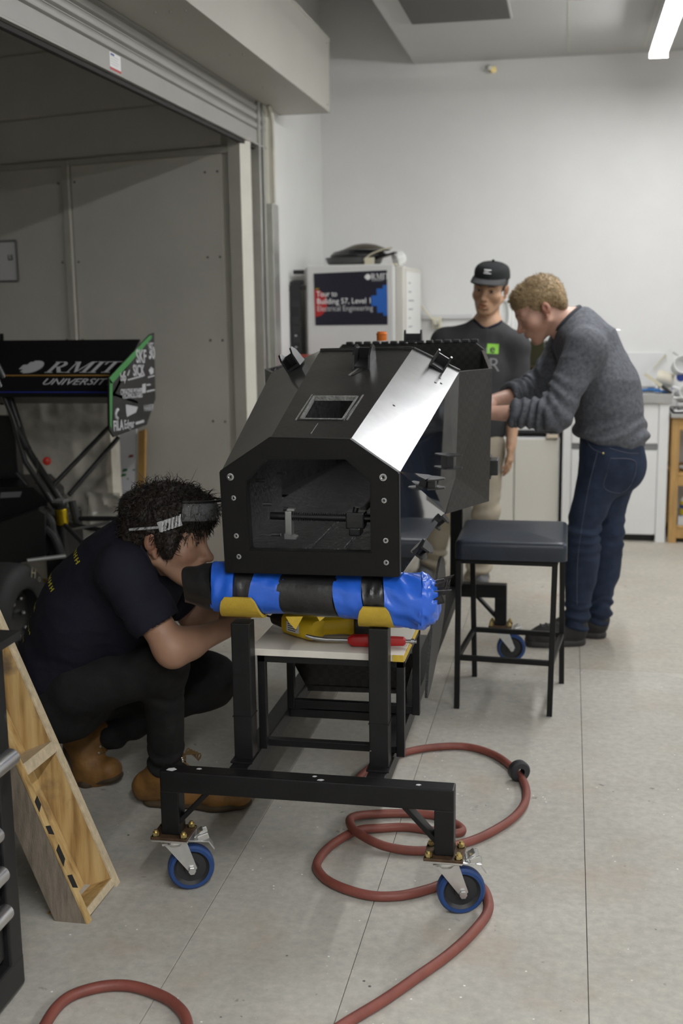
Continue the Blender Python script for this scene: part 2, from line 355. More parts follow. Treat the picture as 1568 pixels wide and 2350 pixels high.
# ================================================================ CASTERED STAND
cart = thing('workshop_stand', 'black welded steel trolley stand on blue castors carrying the carbon chassis', 'stand', (-.645, 3.8, 0))
ZB = .345
def beam(y, x0, x1):
    obj('cross_beam', MB().box(x0, x1, y - .025, y + .025, ZB - .058, ZB, .004), 'black_steel', cart)
    for s, x in ((1, x0), (-1, x1)):
        obj('beam_leg', MB().box(min(x, x + s * .05), max(x, x + s * .05), y - .025, y + .025, .168, ZB - .056, .003), 'black_steel', cart)
        b = MB().bar((x + s * .045, y, .20), (x + s * .128, y, ZB - .056), .036, .012, up=(-s, 0, 1), bev=.001)
        obj('gusset_brace', b, 'black_steel', cart)
beam(2.745, -1.03, -.259); beam(4.90, -1.04, -.243)
for x in (-.83, -.465):
    obj('long_rail', MB().box(x - .025, x + .025, 2.77, 4.875, ZB - .05, ZB, .003), 'black_steel', cart)
    top = .722
    p = obj('front_post', MB().box(x - .0255, x + .0255, 2.825, 2.876, ZB, top, .003), 'black_steel', cart)
    wd = MB()
    for z in (.465, ZB + .004): wd.box(x - .027, x + .027, 2.8235, 2.878, z, z + .003)
    wd.box(x - .03, x + .03, 2.80, 2.90, ZB, ZB + .005, .001)
    obj('weld_bead', wd, 'black_steel', p)['kind'] = 'stuff'
    obj('rear_post', MB().box(x - .026 + (.01 if x > -.6 else 0), x + .026 + (.01 if x > -.6 else 0), 4.83, 4.88, ZB, .80, .003), 'black_steel', cart)
for y in (3.26, 3.9): obj('tie_bar', MB().box(-.805, -.49, y - .0125, y + .0125, ZB - .03, ZB - .005, .002), 'black_steel', cart)
def castor(x, y, px, py, label=None):
    """swivel castor: plate at (px,py), wheel standing at (x,y)"""
    t = thing('castor', 'x', 'castor'); del t['label'], t['category']; t.name = 'castor'
    put(t, cart)
    R, w = .0625, .032; d = Vector((x - px, y - py, 0)); d.normalize(); a = Vector((-d.y, d.x, 0)); c = Vector((x, y, R))
    pl = MB().box(px - .05, px + .05, py - .045, py + .045, .160, .168, .002); obj('mount_plate', pl, 'rust_plate', t)
    lo = MB().box(px - .048, px + .048, py - .043, py + .043, .154, .1605, .001).lathe([(.001, .154), (.03, .154), (.032, .142), (.028, .134), (.001, .134)], (px, py, 0), seg=20)
    obj('swivel_head', lo, 'zinc', t, smooth=True)
    for sx in (-1, 1):
        for sy in (-1, 1):
            q = (px + sx * .038, py + sy * .033, 0); b = MB().lathe([(.0001, .178), (.009, .178), (.009, .168), (.012, .168), (.012, .166)], q, seg=6); b.cyl((q[0], q[1], .176), (q[0], q[1], .184), .005, seg=8)
            obj('plate_bolt', b, 'brass_bolt', t)
    fk = MB()
    for s in (-1, 1):
        o1 = a * (s * .022); base = Vector((px, py, .145)) + o1
        q = [base - d * .030, base + d * .030, c + o1 + d * .014 + Vector((0, 0, .004)), c + o1 + Vector((0, 0, -.014)), c + o1 - d * .014 + Vector((0, 0, .004))]
        fk.prism(q, a * (s * .003))
    fk.prism([Vector((px, py, .146)) - d * .034 - a * .025, Vector((px, py, .146)) + d * .034 - a * .025, Vector((px, py, .146)) + d * .034 + a * .025, Vector((px, py, .146)) - d * .034 + a * .025], (0, 0, -.006))
    obj('fork', fk, 'zinc', t)
    ax = MB().cyl(c - a * .032, c + a * .032, .006, seg=10); ax.cyl(c - a * .034, c - a * .027, .010, seg=6).cyl(c + a * .027, c + a * .034, .010, seg=6); obj('axle', ax, 'zinc', t)
    wh = MB().lathe([(.048, -.016), (R - .006, -.0165), (R - .001, -.011), (R, 0), (R - .001, .011), (R - .006, .0165), (.048, .016), (.048, -.016)], c, a, 36); obj('tyre', wh, 'blue_tyre', t, smooth=True)
    hb = MB().lathe([(.006, -.016), (.018, -.017), (.020, -.008), (.040, -.007), (.0485, -.015), (.0485, .015), (.040, .007), (.020, .008), (.018, .017), (.006, .016)], c, a, 32); obj('hub', hb, 'hub_black', t, smooth=True)
    bk = Vector((px, py, .146)) + d * .03; uz = Vector((0, 0, 1))
    br = MB().bar(bk, bk + d * .062 - uz * .010, .046, .004).bar(bk + d * .058 - uz * .008, bk + d * .074 - uz * .034, .044, .004).bar(bk + d * .022 + uz * .002, bk + d * .046 + uz * .020, .030, .004)
    for s in (-1, 1): br.bar(bk + d * .03 + a * (s * .020) + uz * .0, bk + d * .060 + a * (s * .020) + uz * .008, .004, .018)
    obj('brake_pedal', br, 'zinc', t)
    return t
castor(-.244, 2.757, -.284, 2.745); castor(-.967, 2.762, -1.005, 2.745); castor(-.222, 4.907, -.268, 4.90); castor(-.98, 4.93, -1.015, 4.90)
# paint scuffs are flakes with edges of their own
fk = MB()
for (x, y, w, h) in ((-1.00, 2.735, .013, .011), (-.93, 2.75, .007, .005), (-.60, 2.73, .009, .006), (-.62, 2.75, .006, .005), (-.35, 2.74, .007, .005)): fk.prism([(x - w, y - h * .6, ZB), (x + w * .3, y - h, ZB), (x + w, y + h * .2, ZB), (x + w * .2, y + h, ZB), (x - w * .8, y + h * .5, ZB)], (0, 0, .0006))
obj('paint_chip', fk, 'grey_print', cart)['kind'] = 'stuff'
# yellow foam half pipes standing on the posts, hugging the roll
for x, w in ((-.826, .050), (-.470, .042)):
    fd = MB(); n = 18; vs_ = []; fs_ = []
    for i in range(n + 1):
        a = PI + .10 + (PI - .2) * i / n; q = math.sin((i / n) * PI); hw = w * (.70 + .45 * q ** .5) if i < n / 2 else w * 1.1
        for r, hx in ((.0675, hw), (.0675, -hw), (.076, -hw), (.076, hw)): vs_.append((x + hx, 2.868 + r * math.cos(a), 0.800 + r * math.sin(a) - .012 * (x + .64) / .34))
    for i in range(n):
        for k in range(4): fs_.append((i * 4 + k, i * 4 + (k + 1) % 4, (i + 1) * 4 + (k + 1) % 4, (i + 1) * 4 + k))
    fs_ += [(0, 1, 2, 3), (n * 4 + 3, n * 4 + 2, n * 4 + 1, n * 4)]
    obj('foam_saddle', fd.add(vs_, fs_), 'yellow_foam', cart, smooth=True, auto=40, label='yellow foam half pipe')
# ---------------------------------------------------------------- taped foam roll under the nose
roll = thing('taped_foam_roll', 'long foam roll wrapped in blue and black tape under the chassis nose', 'foam roll', (-.64, 2.87, .8))
def band(x0, x1, r0, r1, m, name='tape_band', n=8, seg=40, seedv=0, wr=.0022, zc=None, ph=0., end=False):
    """a stretch of the roll, slightly creased; the axis dips to the right"""
    g_ = np.random.default_rng(seedv); mb = MB(); vs_ = []; fs_ = []; ks = [(g_.uniform(1, 6), g_.uniform(2, 9) * g_.choice([-1, 1]), g_.uniform(0, 6.3)) for _ in range(5)]
    for i in range(n + 1):
        t = i / n; x = x0 + (x1 - x0) * t; r = r0 + (r1 - r0) * t; zz = .799 - .012 * (x + .64) / .34
        for k in range(seg):
            a = 2 * PI * k / seg; w = sum(math.sin(a * p + t * q + s) for p, q, s in ks) / 5; w = 1 - abs(w) * 2
            rr = r + wr * w; vs_.append((x + (.006 * math.sin(a * 2 + seedv) if i in (0, n) else 0), 2.868 + rr * math.cos(a), zz + rr * math.sin(a)))
    for i in range(n):
        for k in range(seg): fs_.append((i * seg + k, i * seg + (k + 1) % seg, (i + 1) * seg + (k + 1) % seg, (i + 1) * seg + k))
    fs_ += [tuple(range(seg)), tuple(n * seg + k for k in range(seg))]
    mb.add(vs_, fs_); return obj(name, mb, m, roll, smooth=True, auto=50)
obj('foam_core', MB().cyl((-.93, 2.868, .797), (-.36, 2.868, .786), .045), 'yellow_foam', roll)
band(-.985, -.905, .046, .066, 'black_tape', seedv=1); band(-.905, -.845, .064, .070, 'blue_tape', seedv=2, wr=.003); band(-.845, -.795, .061, .059, 'black_tape', seedv=3)
band(-.795, -.715, .062, .056, 'blue_tape', seedv=4, wr=.003); band(-.72, -.575, .0565, .055, 'black_tape', seedv=5); band(-.575, -.50, .0565, .060, 'blue_tape', seedv=6, wr=.003)
band(-.502, -.448, .062, .064, 'black_tape', seedv=7, wr=.004); band(-.45, -.352, .067, .070, 'blue_tape', seedv=8, wr=.0055, n=16, seg=56); band(-.355, -.318, .069, .044, 'blue_tape', seedv=9, wr=.009, n=8, seg=56)
fl_ = MB()
for k in range(7):
    a = .4 + k * .42; p = Vector((-.322, 2.868 + .05 * math.cos(a), .795 + .05 * math.sin(a)))
    fl_.prism([p, p + Vector((.02 + .012 * (k % 3), .004, .012 - .008 * (k % 2))), p + Vector((.026, .016, -.012)), p + Vector((.0, .02, -.02))], (.0015, .001, .002))
obj('loose_tape_end', fl_, 'black_tape', roll)['kind'] = 'stuff'
tf = MB().prism([(-.70, 2.80, .752), (-.655, 2.80, .754), (-.672, 2.79, .722), (-.69, 2.80, .735)], (0, .004, 0)).prism([(-.62, 2.81, .752), (-.60, 2.81, .752), (-.612, 2.805, .742)], (0, .004, 0))
obj('foam_flap', tf, 'yellow_foam', roll)['kind'] = 'stuff'

# ================================================================ CARBON CHASSIS
m = mat('carbon', (.012, .0115, .011), .3, spec=.32, coat=.06, coat_rough=.15); nt, bs = mnode(m)
tc = nt.nodes.new('ShaderNodeTexCoord'); ck = nt.nodes.new('ShaderNodeTexChecker'); ck.inputs['Scale'].default_value = 58; ck.inputs['Color1'].default_value = (.011, .0105, .010, 1); ck.inputs['Color2'].default_value = (.019, .018, .0165, 1)
nt.links.new(tc.outputs['Object'], ck.inputs['Vector'])
nz = nt.nodes.new('ShaderNodeTexNoise'); nz.inputs['Scale'].default_value = 7; nt.links.new(tc.outputs['Object'], nz.inputs['Vector']); rp = nt.nodes.new('ShaderNodeMapRange'); rp.inputs['To Min'].default_value = .22; rp.inputs['To Max'].default_value = .42
nt.links.new(nz.outputs['Fac'], rp.inputs['Value']); nt.links.new(rp.outputs['Result'], bs.inputs['Roughness'])
nt.links.new(ck.outputs['Color'], bs.inputs['Base Color'])
mat('carbon_gloss', (.010, .011, .014), .05, spec=.75, coat=.6, coat_rough=.03, noise=.2, nscale=5)
mat('carbon_chamfer', (.085, .085, .084), .34, metal=.6, spec=.9, coat=.9, coat_rough=.10, noise=.25, nscale=9, bump=.02, bscale=120, wear=((.28, .28, .28), .74, 42))
mat('carbon_inside', (.020, .020, .021), .30, spec=.7, noise=.5, nscale=30, bump=.9, bscale=45, wear=((.10, .10, .10), .70, 60))
mat('bulkhead_black', (.0065, .0062, .006), .45, spec=.18, noise=.15, nscale=10, bump=.03, bscale=150)
mat('black_plastic', (.012, .012, .013), .35)
mat('raw_edge', (.20, .20, .19), .6, noise=.5, nscale=90, bump=.4, bscale=200)
mat('dull_alloy', (.33, .33, .32), .38, metal=.7, noise=.1)
ch = thing('race_car_chassis', 'black carbon fibre race car tub with open octagonal nose, on the stand', 'chassis', (-.64, 3.7, .88))
# front section outline (bulkhead) and dash section; x grows to the right of the photo
F_ = [(-.859, .862), (-.866, 1.126), (-.733, 1.214), (-.528, 1.211), (-.406, 1.128), (-.405, .865)]
D_ = [(-.94, .885), (-.955, 1.322), (-.791, 1.392), (-.490, 1.396), (-.341, 1.3236), (-.352, .985)]
Y0, Y1 = 2.802, 3.70
Fp = [Vector((x, Y0 + .026, z)) for x, z in F_]; Dp = [Vector((x, Y1, z)) for x, z in D_]
def panel(name, pts, m, th=.012, inward=None, **k):
    """flat panel with real thickness towards the inside of the tub"""
    n_ = (Vector(pts[1]) - Vector(pts[0])).cross(Vector(pts[2]) - Vector(pts[0])).normalized(); c = sum((Vector(p) for p in pts), Vector()) / len(pts)
    if inward is None: inward = Vector((-.64, c.y, 1.08))
    if n_.dot(inward - c) < 0: n_ = -n_
    return obj(name, MB().prism(pts, n_ * th), m, ch, **k)
def patch(name, a, b_, c, e, m, th=.012, n=8, inward=None):
    """gently twisted panel between two edges a-b and e-c, smooth over its whole face"""
    a, b_, c, e = map(Vector, (a, b_, c, e)); n_ = (b_ - a).cross(e - a).normalized(); ce = (a + b_ + c + e) / 4
    if inward is None: inward = Vector((-.64, ce.y, 1.08))
    if n_.dot(inward - ce) < 0: n_ = -n_
    P = [[(a * (1 - u) + b_ * u) * (1 - v) + (e * (1 - u) + c * u) * v for v in [k / n for k in range(n + 1)]] for u in [k / n for k in range(n + 1)]]
    vs_ = [p for r in P for p in r]; k0 = len(vs_); vs_ = vs_ + [p + n_ * th for p in vs_]; fs_ = []; I = lambda i, j: i * (n + 1) + j
    for i in range(n):
        for j in range(n): q = (I(i, j), I(i + 1, j), I(i + 1, j + 1), I(i, j + 1)); fs_ += [q, tuple(x + k0 for x in q[::-1])]
    for i in range(n):
        for q in ((I(i, 0), I(i + 1, 0)), (I(i + 1, n), I(i, n)), (I(0, i + 1), I(0, i)), (I(n, i), I(n, i + 1))): fs_.append((q[1], q[0], q[0] + k0, q[1] + k0))
    return obj(name, MB().add(vs_, fs_), m, ch, smooth=True, auto=40)
# top panel with the rectangular hatch and the small slot
def tp(u, v, d=0.):
    a, b_, c, e = Fp[2], Fp[3], Dp[3], Dp[2]; p = (a * (1 - u) + b_ * u) * (1 - v) + (e * (1 - u) + c * u) * v
    n_ = (b_ - a).cross(e - a).normalized(); return p + n_ * d
us = [0, .235, .745, 1]; vs4 = [0, .165, .40, 1]
tpm = MB()
for i in range(3):
    for j in range(3):
        if i == 1 and j == 1: continue
        tpm.prism([tp(us[i], vs4[j]), tp(us[i + 1], vs4[j]), tp(us[i + 1], vs4[j + 1]), tp(us[i], vs4[j + 1])], tp(0, 0, -.012) - tp(0, 0))
t_ = obj('top_panel', tpm, 'carbon', ch)
u0, u1, v0, v1 = us[1], us[2], vs4[1], vs4[2]
rg_o = [tp(u0 - .035, v0 - .012), tp(u1 + .02, v0 - .008), tp(u1 + .04, v1 + .02), tp(u0 - .02, v1 + .02)]; 
obj('hatch_rim', MB().ring(rg_o, [tp(u0, v0), tp(u1, v0), tp(u1, v1), tp(u0, v1)], tp(0, 0, .0012) - tp(0, 0)), 'carbon', t_)
ed = MB()
for a, b_ in (((u0, v0), (u1, v0)), ((u1, v0), (u1, v1)), ((u1, v1), (u0, v1)), ((u0, v1), (u0, v0))): ed.bar(tp(*a, -.004), tp(*b_, -.004), .006, .014, up=tp(0, 0, 1) - tp(0, 0), bev=.001)
ed.bar(tp(u0 - .05, v0 - .012, .001), tp(u0 - .03, v1 + .02, .001), .004, .002, bev=0).bar(tp(u1 + .055, v0 - .005, .001), tp(u1 + .05, v1 + .02, .001), .004, .002, bev=0)
obj('cut_edge', ed, 'raw_edge', t_)
sl = MB().prism([tp(.50, .655, .0008), tp(.53, .65, .0008), tp(.60, .70, .0008), tp(.60, .735, .0008), tp(.555, .74, .0008)], tp(0, 0, .0006) - tp(0, 0)); obj('slot', sl, 'joint_dark', t_)
obj('slot_edge', MB().bar(tp(.495, .65, .001), tp(.55, .742, .001), .007, .002, bev=0), 'raw_edge', t_)
obj('centre_mark', MB().bar(tp(.47, .03, .0004), tp(.475, .125, .0004), .002, .001, bev=0), 'raw_edge', t_)
patch('right_chamfer', Fp[3], Fp[4], Dp[4], Dp[3], 'carbon_chamfer'); patch('left_chamfer', Fp[1], Fp[2], Dp[2], Dp[1], 'carbon_chamfer')
# right side: long flat panel, its lower edge rising to the flare; left side and floor
E = Vector((-.375, 3.62, .885))
panel('right_side', [Fp[4], Fp[5], E, Dp[5], Dp[4]], 'carbon_gloss')
patch('left_side', Fp[0], Fp[1], Dp[1], Dp[0], 'carbon_inside')
panel('floor_panel', [Fp[0], Fp[5], E, Vector((-.375, 4.78, .885)), Vector((-.90, 4.78, .885)), Dp[0]], 'carbon_inside')
# flared cockpit sides, then narrowing to the rear
G = [Vector((-.250, 3.90, 1.322)), Vector((-.257, 3.90, .875))]
panel('flare_panel', [Dp[4], Dp[5], G[1], G[0]], 'carbon', inward=Vector((-.6, 4.2, 1.1)))
panel('lower_facet', [Dp[5], E + Vector((0, 0, -.006)), G[1]], 'carbon', inward=Vector((-.6, 4.2, 1.2)))
H_ = [Vector((-.335, 4.72, 1.35)), Vector((-.36, 4.78, .885))]
panel('cockpit_side', [G[0], G[1], H_[1], H_[0]], 'carbon', inward=Vector((-.6, 4.2, 1.1)))
Gl = [Vector((-1.03, 3.90, 1.322)), Vector((-1.02, 3.90, .875))]; Hl = [Vector((-.945, 4.72, 1.35)), Vector((-.92, 4.78, .885))]
panel('left_flare', [Dp[1], Dp[0], Gl[1], Gl[0]], 'carbon_inside'); panel('cockpit_side', [Gl[0], Gl[1], Hl[1], Hl[0]], 'carbon_inside')
panel('belly_panel', [Gl[1], G[1], H_[1], Hl[1]], 'carbon', th=.01)
# rear bulkhead with bevelled top and scalloped rim
rb = [(-.92, .885), (-.945, 1.345), (-.915, 1.376), (-.375, 1.383), (-.337, 1.352), (-.36, .885)]
obj('rear_bulkhead', MB().prism([(x, 4.72, z) for x, z in rb], (0, .02, 0)), 'carbon', ch)
sc_ = MB()
for k in range(15):
    x = -.90 + k * .0365; sc_.box(x, x + .028, 4.715, 4.745, 1.372 + .0005 * k, 1.386 + .0005 * k, .004)
obj('rear_rim', sc_, 'black_plastic', ch)
obj('dash_edge', MB().bar(Dp[2] + Vector((0, .004, 0)), Dp[3] + Vector((0, .004, 0)), .012, .014).bar(Dp[3] + Vector((0, .004, 0)), Dp[4] + Vector((0, .004, 0)), .012, .014), 'carbon', ch)
# front bulkhead ring, bolts
def P2(l): return [Vector((x, Y0, z)) for x, z in l]
inn = [(-.789, .925), (-.795, 1.101), (-.740, 1.157), (-.539, 1.160), (-.479, 1.106), (-.478, .927)]
fb = obj('front_bulkhead', MB().ring(P2(F_), P2(inn), (0, .03, 0)), 'bulkhead_black', ch)
bmx = bmesh.new(); bmx.from_mesh(fb.data); bmesh.ops.bevel(bmx, geom=[e for e in bmx.edges if e.calc_face_angle(0) > .6], offset=.0022, segments=2, affect='EDGES'); bmx.to_mesh(fb.data); bmx.free()
def front(px, py): return None
for (x, z, r) in ((-.8365, 1.112, .0062), (-.830, 1.058, .0045), (-.8255, .960, .0045), (-.8205, .906, .0045), (-.445, 1.117, .0062), (-.443, 1.059, .0045), (-.4395, .958, .0045), (-.4385, .902, .0045)):
    obj('bolt', MB().lathe([(r * .45, .001), (r * .45, -.002), (r * .8, -.004), (r, -.001), (r * 1.5, -.0006), (r * 1.5, .001)], (x, Y0 - .0005, z), (0, 1, 0), 14), 'steel_bolt', fb, smooth=True, auto=30)
# steering rack across the opening
rk = MB().cyl((-.775, 2.96, .985), (-.455, 2.95, .985), .0105, seg=16); r_o = obj('steering_rack', rk, 'black_plastic', ch, smooth=True)
th_ = MB()
for k in range(46): th_.box(-.73 + k * .006, -.727 + k * .006, 2.949, 2.968, .974, .996, .001)
obj('rack_tooth', th_, 'black_plastic', r_o)['kind'] = 'stuff'
obj('rack_clamp', MB().box(-.733, -.715, 2.945, 2.975, .935, 1.0, .002).prism([(-.735, 2.945, .94), (-.703, 2.945, .93), (-.703, 2.945, .925), (-.735, 2.945, .925)], (0, .03, 0)).box(-.728, -.708, 2.95, 2.97, 1.0, 1.006, .001), 'dull_alloy', ch, label='grey alloy clamp on the steering rack')
obj('pinion_housing', MB().box(-.567, -.518, 2.935, 2.985, .958, 1.002, .004).box(-.558, -.527, 2.93, 2.98, .94, .962, .004).cyl((-.545, 2.955, 1.0), (-.541, 2.955, 1.014), .007), 'black_plastic', ch)
obj('steering_shaft', MB().cyl((-.53, 3.0, 1.0), (-.44, 3.32, 1.10), .009, seg=14), 'dull_alloy', ch, smooth=True)
obj('pedal_rail', MB().bar((-.69, 3.0, .885), (-.69, 3.5, .893), .03, .012).bar((-.60, 3.0, .885), (-.60, 3.5, .893), .03, .012), 'carbon_inside', ch)
rs_ = MB()
for (x, y, z) in ((-.80, 3.05, 1.0), (-.80, 3.12, .95), (-.78, 3.2, .96), (-.81, 3.02, 1.07), (-.79, 3.1, .905), (-.82, 3.3, 1.05)): rs_.cyl((x - .02, y, z), (x + .006, y, z), .005, seg=8)
obj('insert_bolt', rs_, 'steel_bolt', ch)['kind'] = 'stuff'
# brackets
def ubracket(name, c, out, along, h=.055, w=.034, L=.06, th=.006, m='black_plastic'):
    """two cheeks and a base plate standing on a panel"""
    c = Vector(c); o1 = Vector(out).normalized(); al = Vector(along).normalized(); sd = o1.cross(al).normalized(); b = MB()
    for s in (-1, 1):
        p = c + sd * (s * w / 2); poly = [p - al * L / 2, p + al * L / 2, p + al * L * .4 + o1 * h * .7, p + al * L * .12 + o1 * h, p - al * L * .12 + o1 * h, p - al * L * .4 + o1 * h * .7]
        b.prism(poly, sd * (s * th))
    b.prism([c - al * L * .45 - sd * w / 2, c + al * L * .45 - sd * w / 2, c + al * L * .45 + sd * w / 2, c - al * L * .45 + sd * w / 2], o1 * .008)
    b.prism([c + al * L * .3 - sd * w / 2, c + al * L * .38 - sd * w / 2, c + al * L * .38 + sd * w / 2, c + al * L * .3 + sd * w / 2], o1 * h * .7)
    return obj(name, b, m, ch)
nrm_t = (tp(0, 0, 1) - tp(0, 0)); al_t = (tp(.5, 1) - tp(.5, 0))
ubracket('top_bracket', tp(.58, .80), nrm_t, al_t, h=.058, w=.042, L=.13)
rc_n = (Fp[4] - Fp[3]).cross(Dp[3] - Fp[3]).normalized(); rc_n = rc_n if rc_n.z > 0 else -rc_n
cc = (Dp[3] * .42 + Dp[4] * .58); ubracket('chamfer_bracket', cc + (Fp[3] - Dp[3]) * .06, rc_n, al_t, h=.05, w=.038, L=.07)
lc_n = (Dp[1] - Fp[1]).cross(Fp[2] - Fp[1]).normalized(); lc_n = lc_n if lc_n.z > 0 else -lc_n
ubracket('chamfer_bracket', Dp[1] * .4 + Dp[2] * .6 + (Fp[2] - Dp[2]) * .10, lc_n, al_t, h=.06, w=.038, L=.07)
def spool(x, y, z, name='side_bracket', r=.034, h=.03):
    b = MB()
    for zz in (z - h, z + h): b.prism([(x, y - r, zz), (x + .022, y - r * .8, zz), (x + .045, y - r * .25, zz), (x + .045, y + r * .25, zz), (x + .022, y + r * .8, zz), (x, y + r, zz)], (0, 0, .004))
    b.box(x - .002, x + .02, y - r * .55, y + r * .55, z - h, z + h, .002); return obj(name, b, 'black_plastic', ch)
spool(-.362, 3.55, 1.055, h=.02); spool(-.383, 3.24, 1.035, r=.042, h=.013)
ubracket('lower_bracket', (-.398, 3.16, .868), (1, 0, -.9), (0, 1, .1), h=.035, w=.022, L=.075); ubracket('lower_bracket', (-.385, 3.50, .885), (1, 0, -1.2), (0, 1, 0), h=.03, w=.03, L=.05)
obj('rear_bracket', MB().box(-.275, -.235, 4.02, 4.10, .945, 1.0, .004).box(-.30, -.26, 4.03, 4.09, .93, 1.01, .003), 'black_plastic', ch)
ubracket('rim_bracket', (-.625, 4.735, 1.382), (0, 0, 1), (0, 1, 0), h=.05, w=.06, L=.04)
hs = MB()
for (s, t) in ((.93, .70), (.84, .75), (.80, .82), (.78, .72), (.40, .3)):
    p = (Fp[3] * (1 - t) + Fp[4] * t) * (1 - s) + (Dp[3] * (1 - t) + Dp[4] * t) * s; hs.lathe([(.0001, .0006), (.0045, .0006), (.0045, 0)], p, rc_n, 8)
obj('insert_hole', hs, 'joint_dark', ch)['kind'] = 'stuff'

# ================================================================ SHELF TABLE ON THE STAND, TOOLS
tb = thing('shelf_table', 'small black steel frame with white board top inside the stand', 'table', (-.625, 3.09, ZB))
b = MB().box(-.825, -.41, 2.905, 3.285, .612, .631, .0015); obj('board', b, 'board_cream', tb)
obj('board_edge', MB().box(-.4105, -.4085, 2.91, 3.28, .6125, .6305).box(-.44, -.41, 2.9035, 2.906, .6125, .6305), 'yellow_foam', tb)
for x in (-.432, -.81):
    for y in (2.912, 3.235): obj('leg', MB().box(x, x + .022, y, y + .022, ZB, .612, .002), 'black_steel', tb)
fr = MB().box(-.81, -.41, 2.912, 2.93, .592, .611, .002).box(-.81, -.41, 3.235, 3.255, .592, .611, .002).box(-.432, -.412, 2.93, 3.235, .592, .611, .002).box(-.81, -.79, 2.93, 3.235, .592, .611, .002)
obj('top_frame', fr, 'black_steel', tb)
obj('stretcher', MB().box(-.80, -.42, 2.934, 2.956, .346, .366, .002), 'black_steel', tb); obj('stretcher', MB().box(-.80, -.42, 3.24, 3.262, .346, .372, .002), 'black_steel', tb)
mat('drill_yellow', (.62, .42, .01), .42, noise=.08); mat('tool_red', (.42, .012, .012), .35); mat('pink', (.55, .08, .32), .5)
dr = thing('cordless_drill', 'yellow and black cordless drill lying on the white board', 'drill', (-.62, 3.1, .631))
def loft(mb, secs, seg=14):
    """rounded-rectangle sections: (centre, side, up, w, h)"""
    vs_ = []; fs_ = []
    for c, sx, up, w, h in secs:
        for k in range(seg):
            a = 2 * PI * k / seg; q = lambda v: math.copysign(abs(v) ** .6, v); vs_.append(Vector(c) + Vector(sx) * (q(math.cos(a)) * w) + Vector(up) * (q(math.sin(a)) * h))
    n = len(secs)
    for i in range(n - 1):
        for k in range(seg): fs_.append((i * seg + k, i * seg + (k + 1) % seg, (i + 1) * seg + (k + 1) % seg, (i + 1) * seg + k))
    fs_ += [tuple(range(seg)), tuple((n - 1) * seg + k for k in range(seg))]; return mb.add(vs_, fs_)
dz = .664; A = Vector((-0.8049, 3.097, 0.664)); Bq = Vector((-0.617, 2.969, 0.664)); dd = (Bq - A).normalized(); sdv = Vector((-dd.y, dd.x, 0)); up = Vector((0, 0, 1))
body = loft(MB(), [(A + dd * .05, sdv, up, .020, .020), (A + dd * .06, sdv, up, .031, .030), (A + dd * .12, sdv, up, .033, .031), (A + dd * .165, sdv, up, .033, .031), (A + dd * .178, sdv, up, .026, .025)]); obj('motor_body', body, 'drill_yellow', dr, smooth=True)
ge = Vector((.95, .30, 0)).normalized(); gs = Vector((-ge.y, ge.x, 0)); g0 = A + dd * .135
grip = loft(MB(), [(g0, gs, up, .024, .026), (g0 + ge * .03, gs, up, .022, .024), (g0 + ge * .09, gs, up, .021, .023), (g0 + ge * .125, gs, up, .024, .027), (g0 + ge * .130, gs, up, .02, .02)]); obj('grip', grip, 'drill_yellow', dr, smooth=True)
obj('chuck', MB().tube([A - dd * .012, A, A + dd * .03, A + dd * .052], [.009, .018, .021, .021], 16), 'hub_black', dr, smooth=True)
obj('drill_bit', MB().cyl(A - dd * .06, A - dd * .01, .003, seg=8), 'steel_bolt', dr)
obj('battery', loft(MB(), [(g0 + ge * .128, gs, up, .036, .030), (g0 + ge * .17, gs, up, .038, .031), (g0 + ge * .178, gs, up, .03, .026)]), 'hub_black', dr, smooth=True)
pl0 = A + dd * .085 - sdv * .0332; obj('rating_plate', MB().prism([pl0 + up * -.014, pl0 + dd * .05 + up * -.014, pl0 + dd * .05 + up * .014, pl0 + up * .014], -sdv * .0008), 'grey_print', dr)
pr = MB()
for k in range(4): q = pl0 - sdv * .001 + dd * .006 + up * (.009 - k * .006); pr.bar(q, q + dd * (.036 - .006 * (k % 2)), .0006, .0022, bev=0)
obj('print_line', pr, 'hub_black', dr)
cl = thing('hand_clamp', 'red handled steel clamp lying at the front of the white board', 'clamp', (-.55, 2.96, .631))
h0 = Vector((-.57, 2.965, .648)); hx = Vector((.95, .06, 0)).normalized(); hy = Vector((-hx.y, hx.x, 0))
obj('handle', loft(MB(), [(h0, hy, up, .008, .008), (h0 + hx * .012, hy, up, .014, .016), (h0 + hx * .05, hy, up, .014, .0165), (h0 + hx * .09, hy, up, .012, .014), (h0 + hx * .15, hy, up, .011, .012), (h0 + hx * .156, hy, up, .007, .007)]), 'tool_red', cl, smooth=True)
obj('jaw_bar', MB().tube([h0 + hx * .005, h0 - hx * .06, h0 - hx * .095 + up * .004, h0 - hx * .115 + up * .010], [.0045, .005, .006, .004], 10), 'steel_bolt', cl, smooth=True)
obj('screw_end', MB().cyl(h0 + hx * .152, h0 + hx * .185, .005, seg=10).cyl(h0 + hx * .17, h0 + hx * .178, .008, seg=8), 'steel_bolt', cl)
mk = tag(obj('marker', MB().tube([(-.555, 3.06, .6375), (-.505, 3.075, .6375)], .0068, 10).tube([(-.50, 3.076, .6375), (-.492, 3.079, .6375)], .005, 10), 'pink', smooth=True), 'pink marker pen lying behind the red clamp', 'marker')
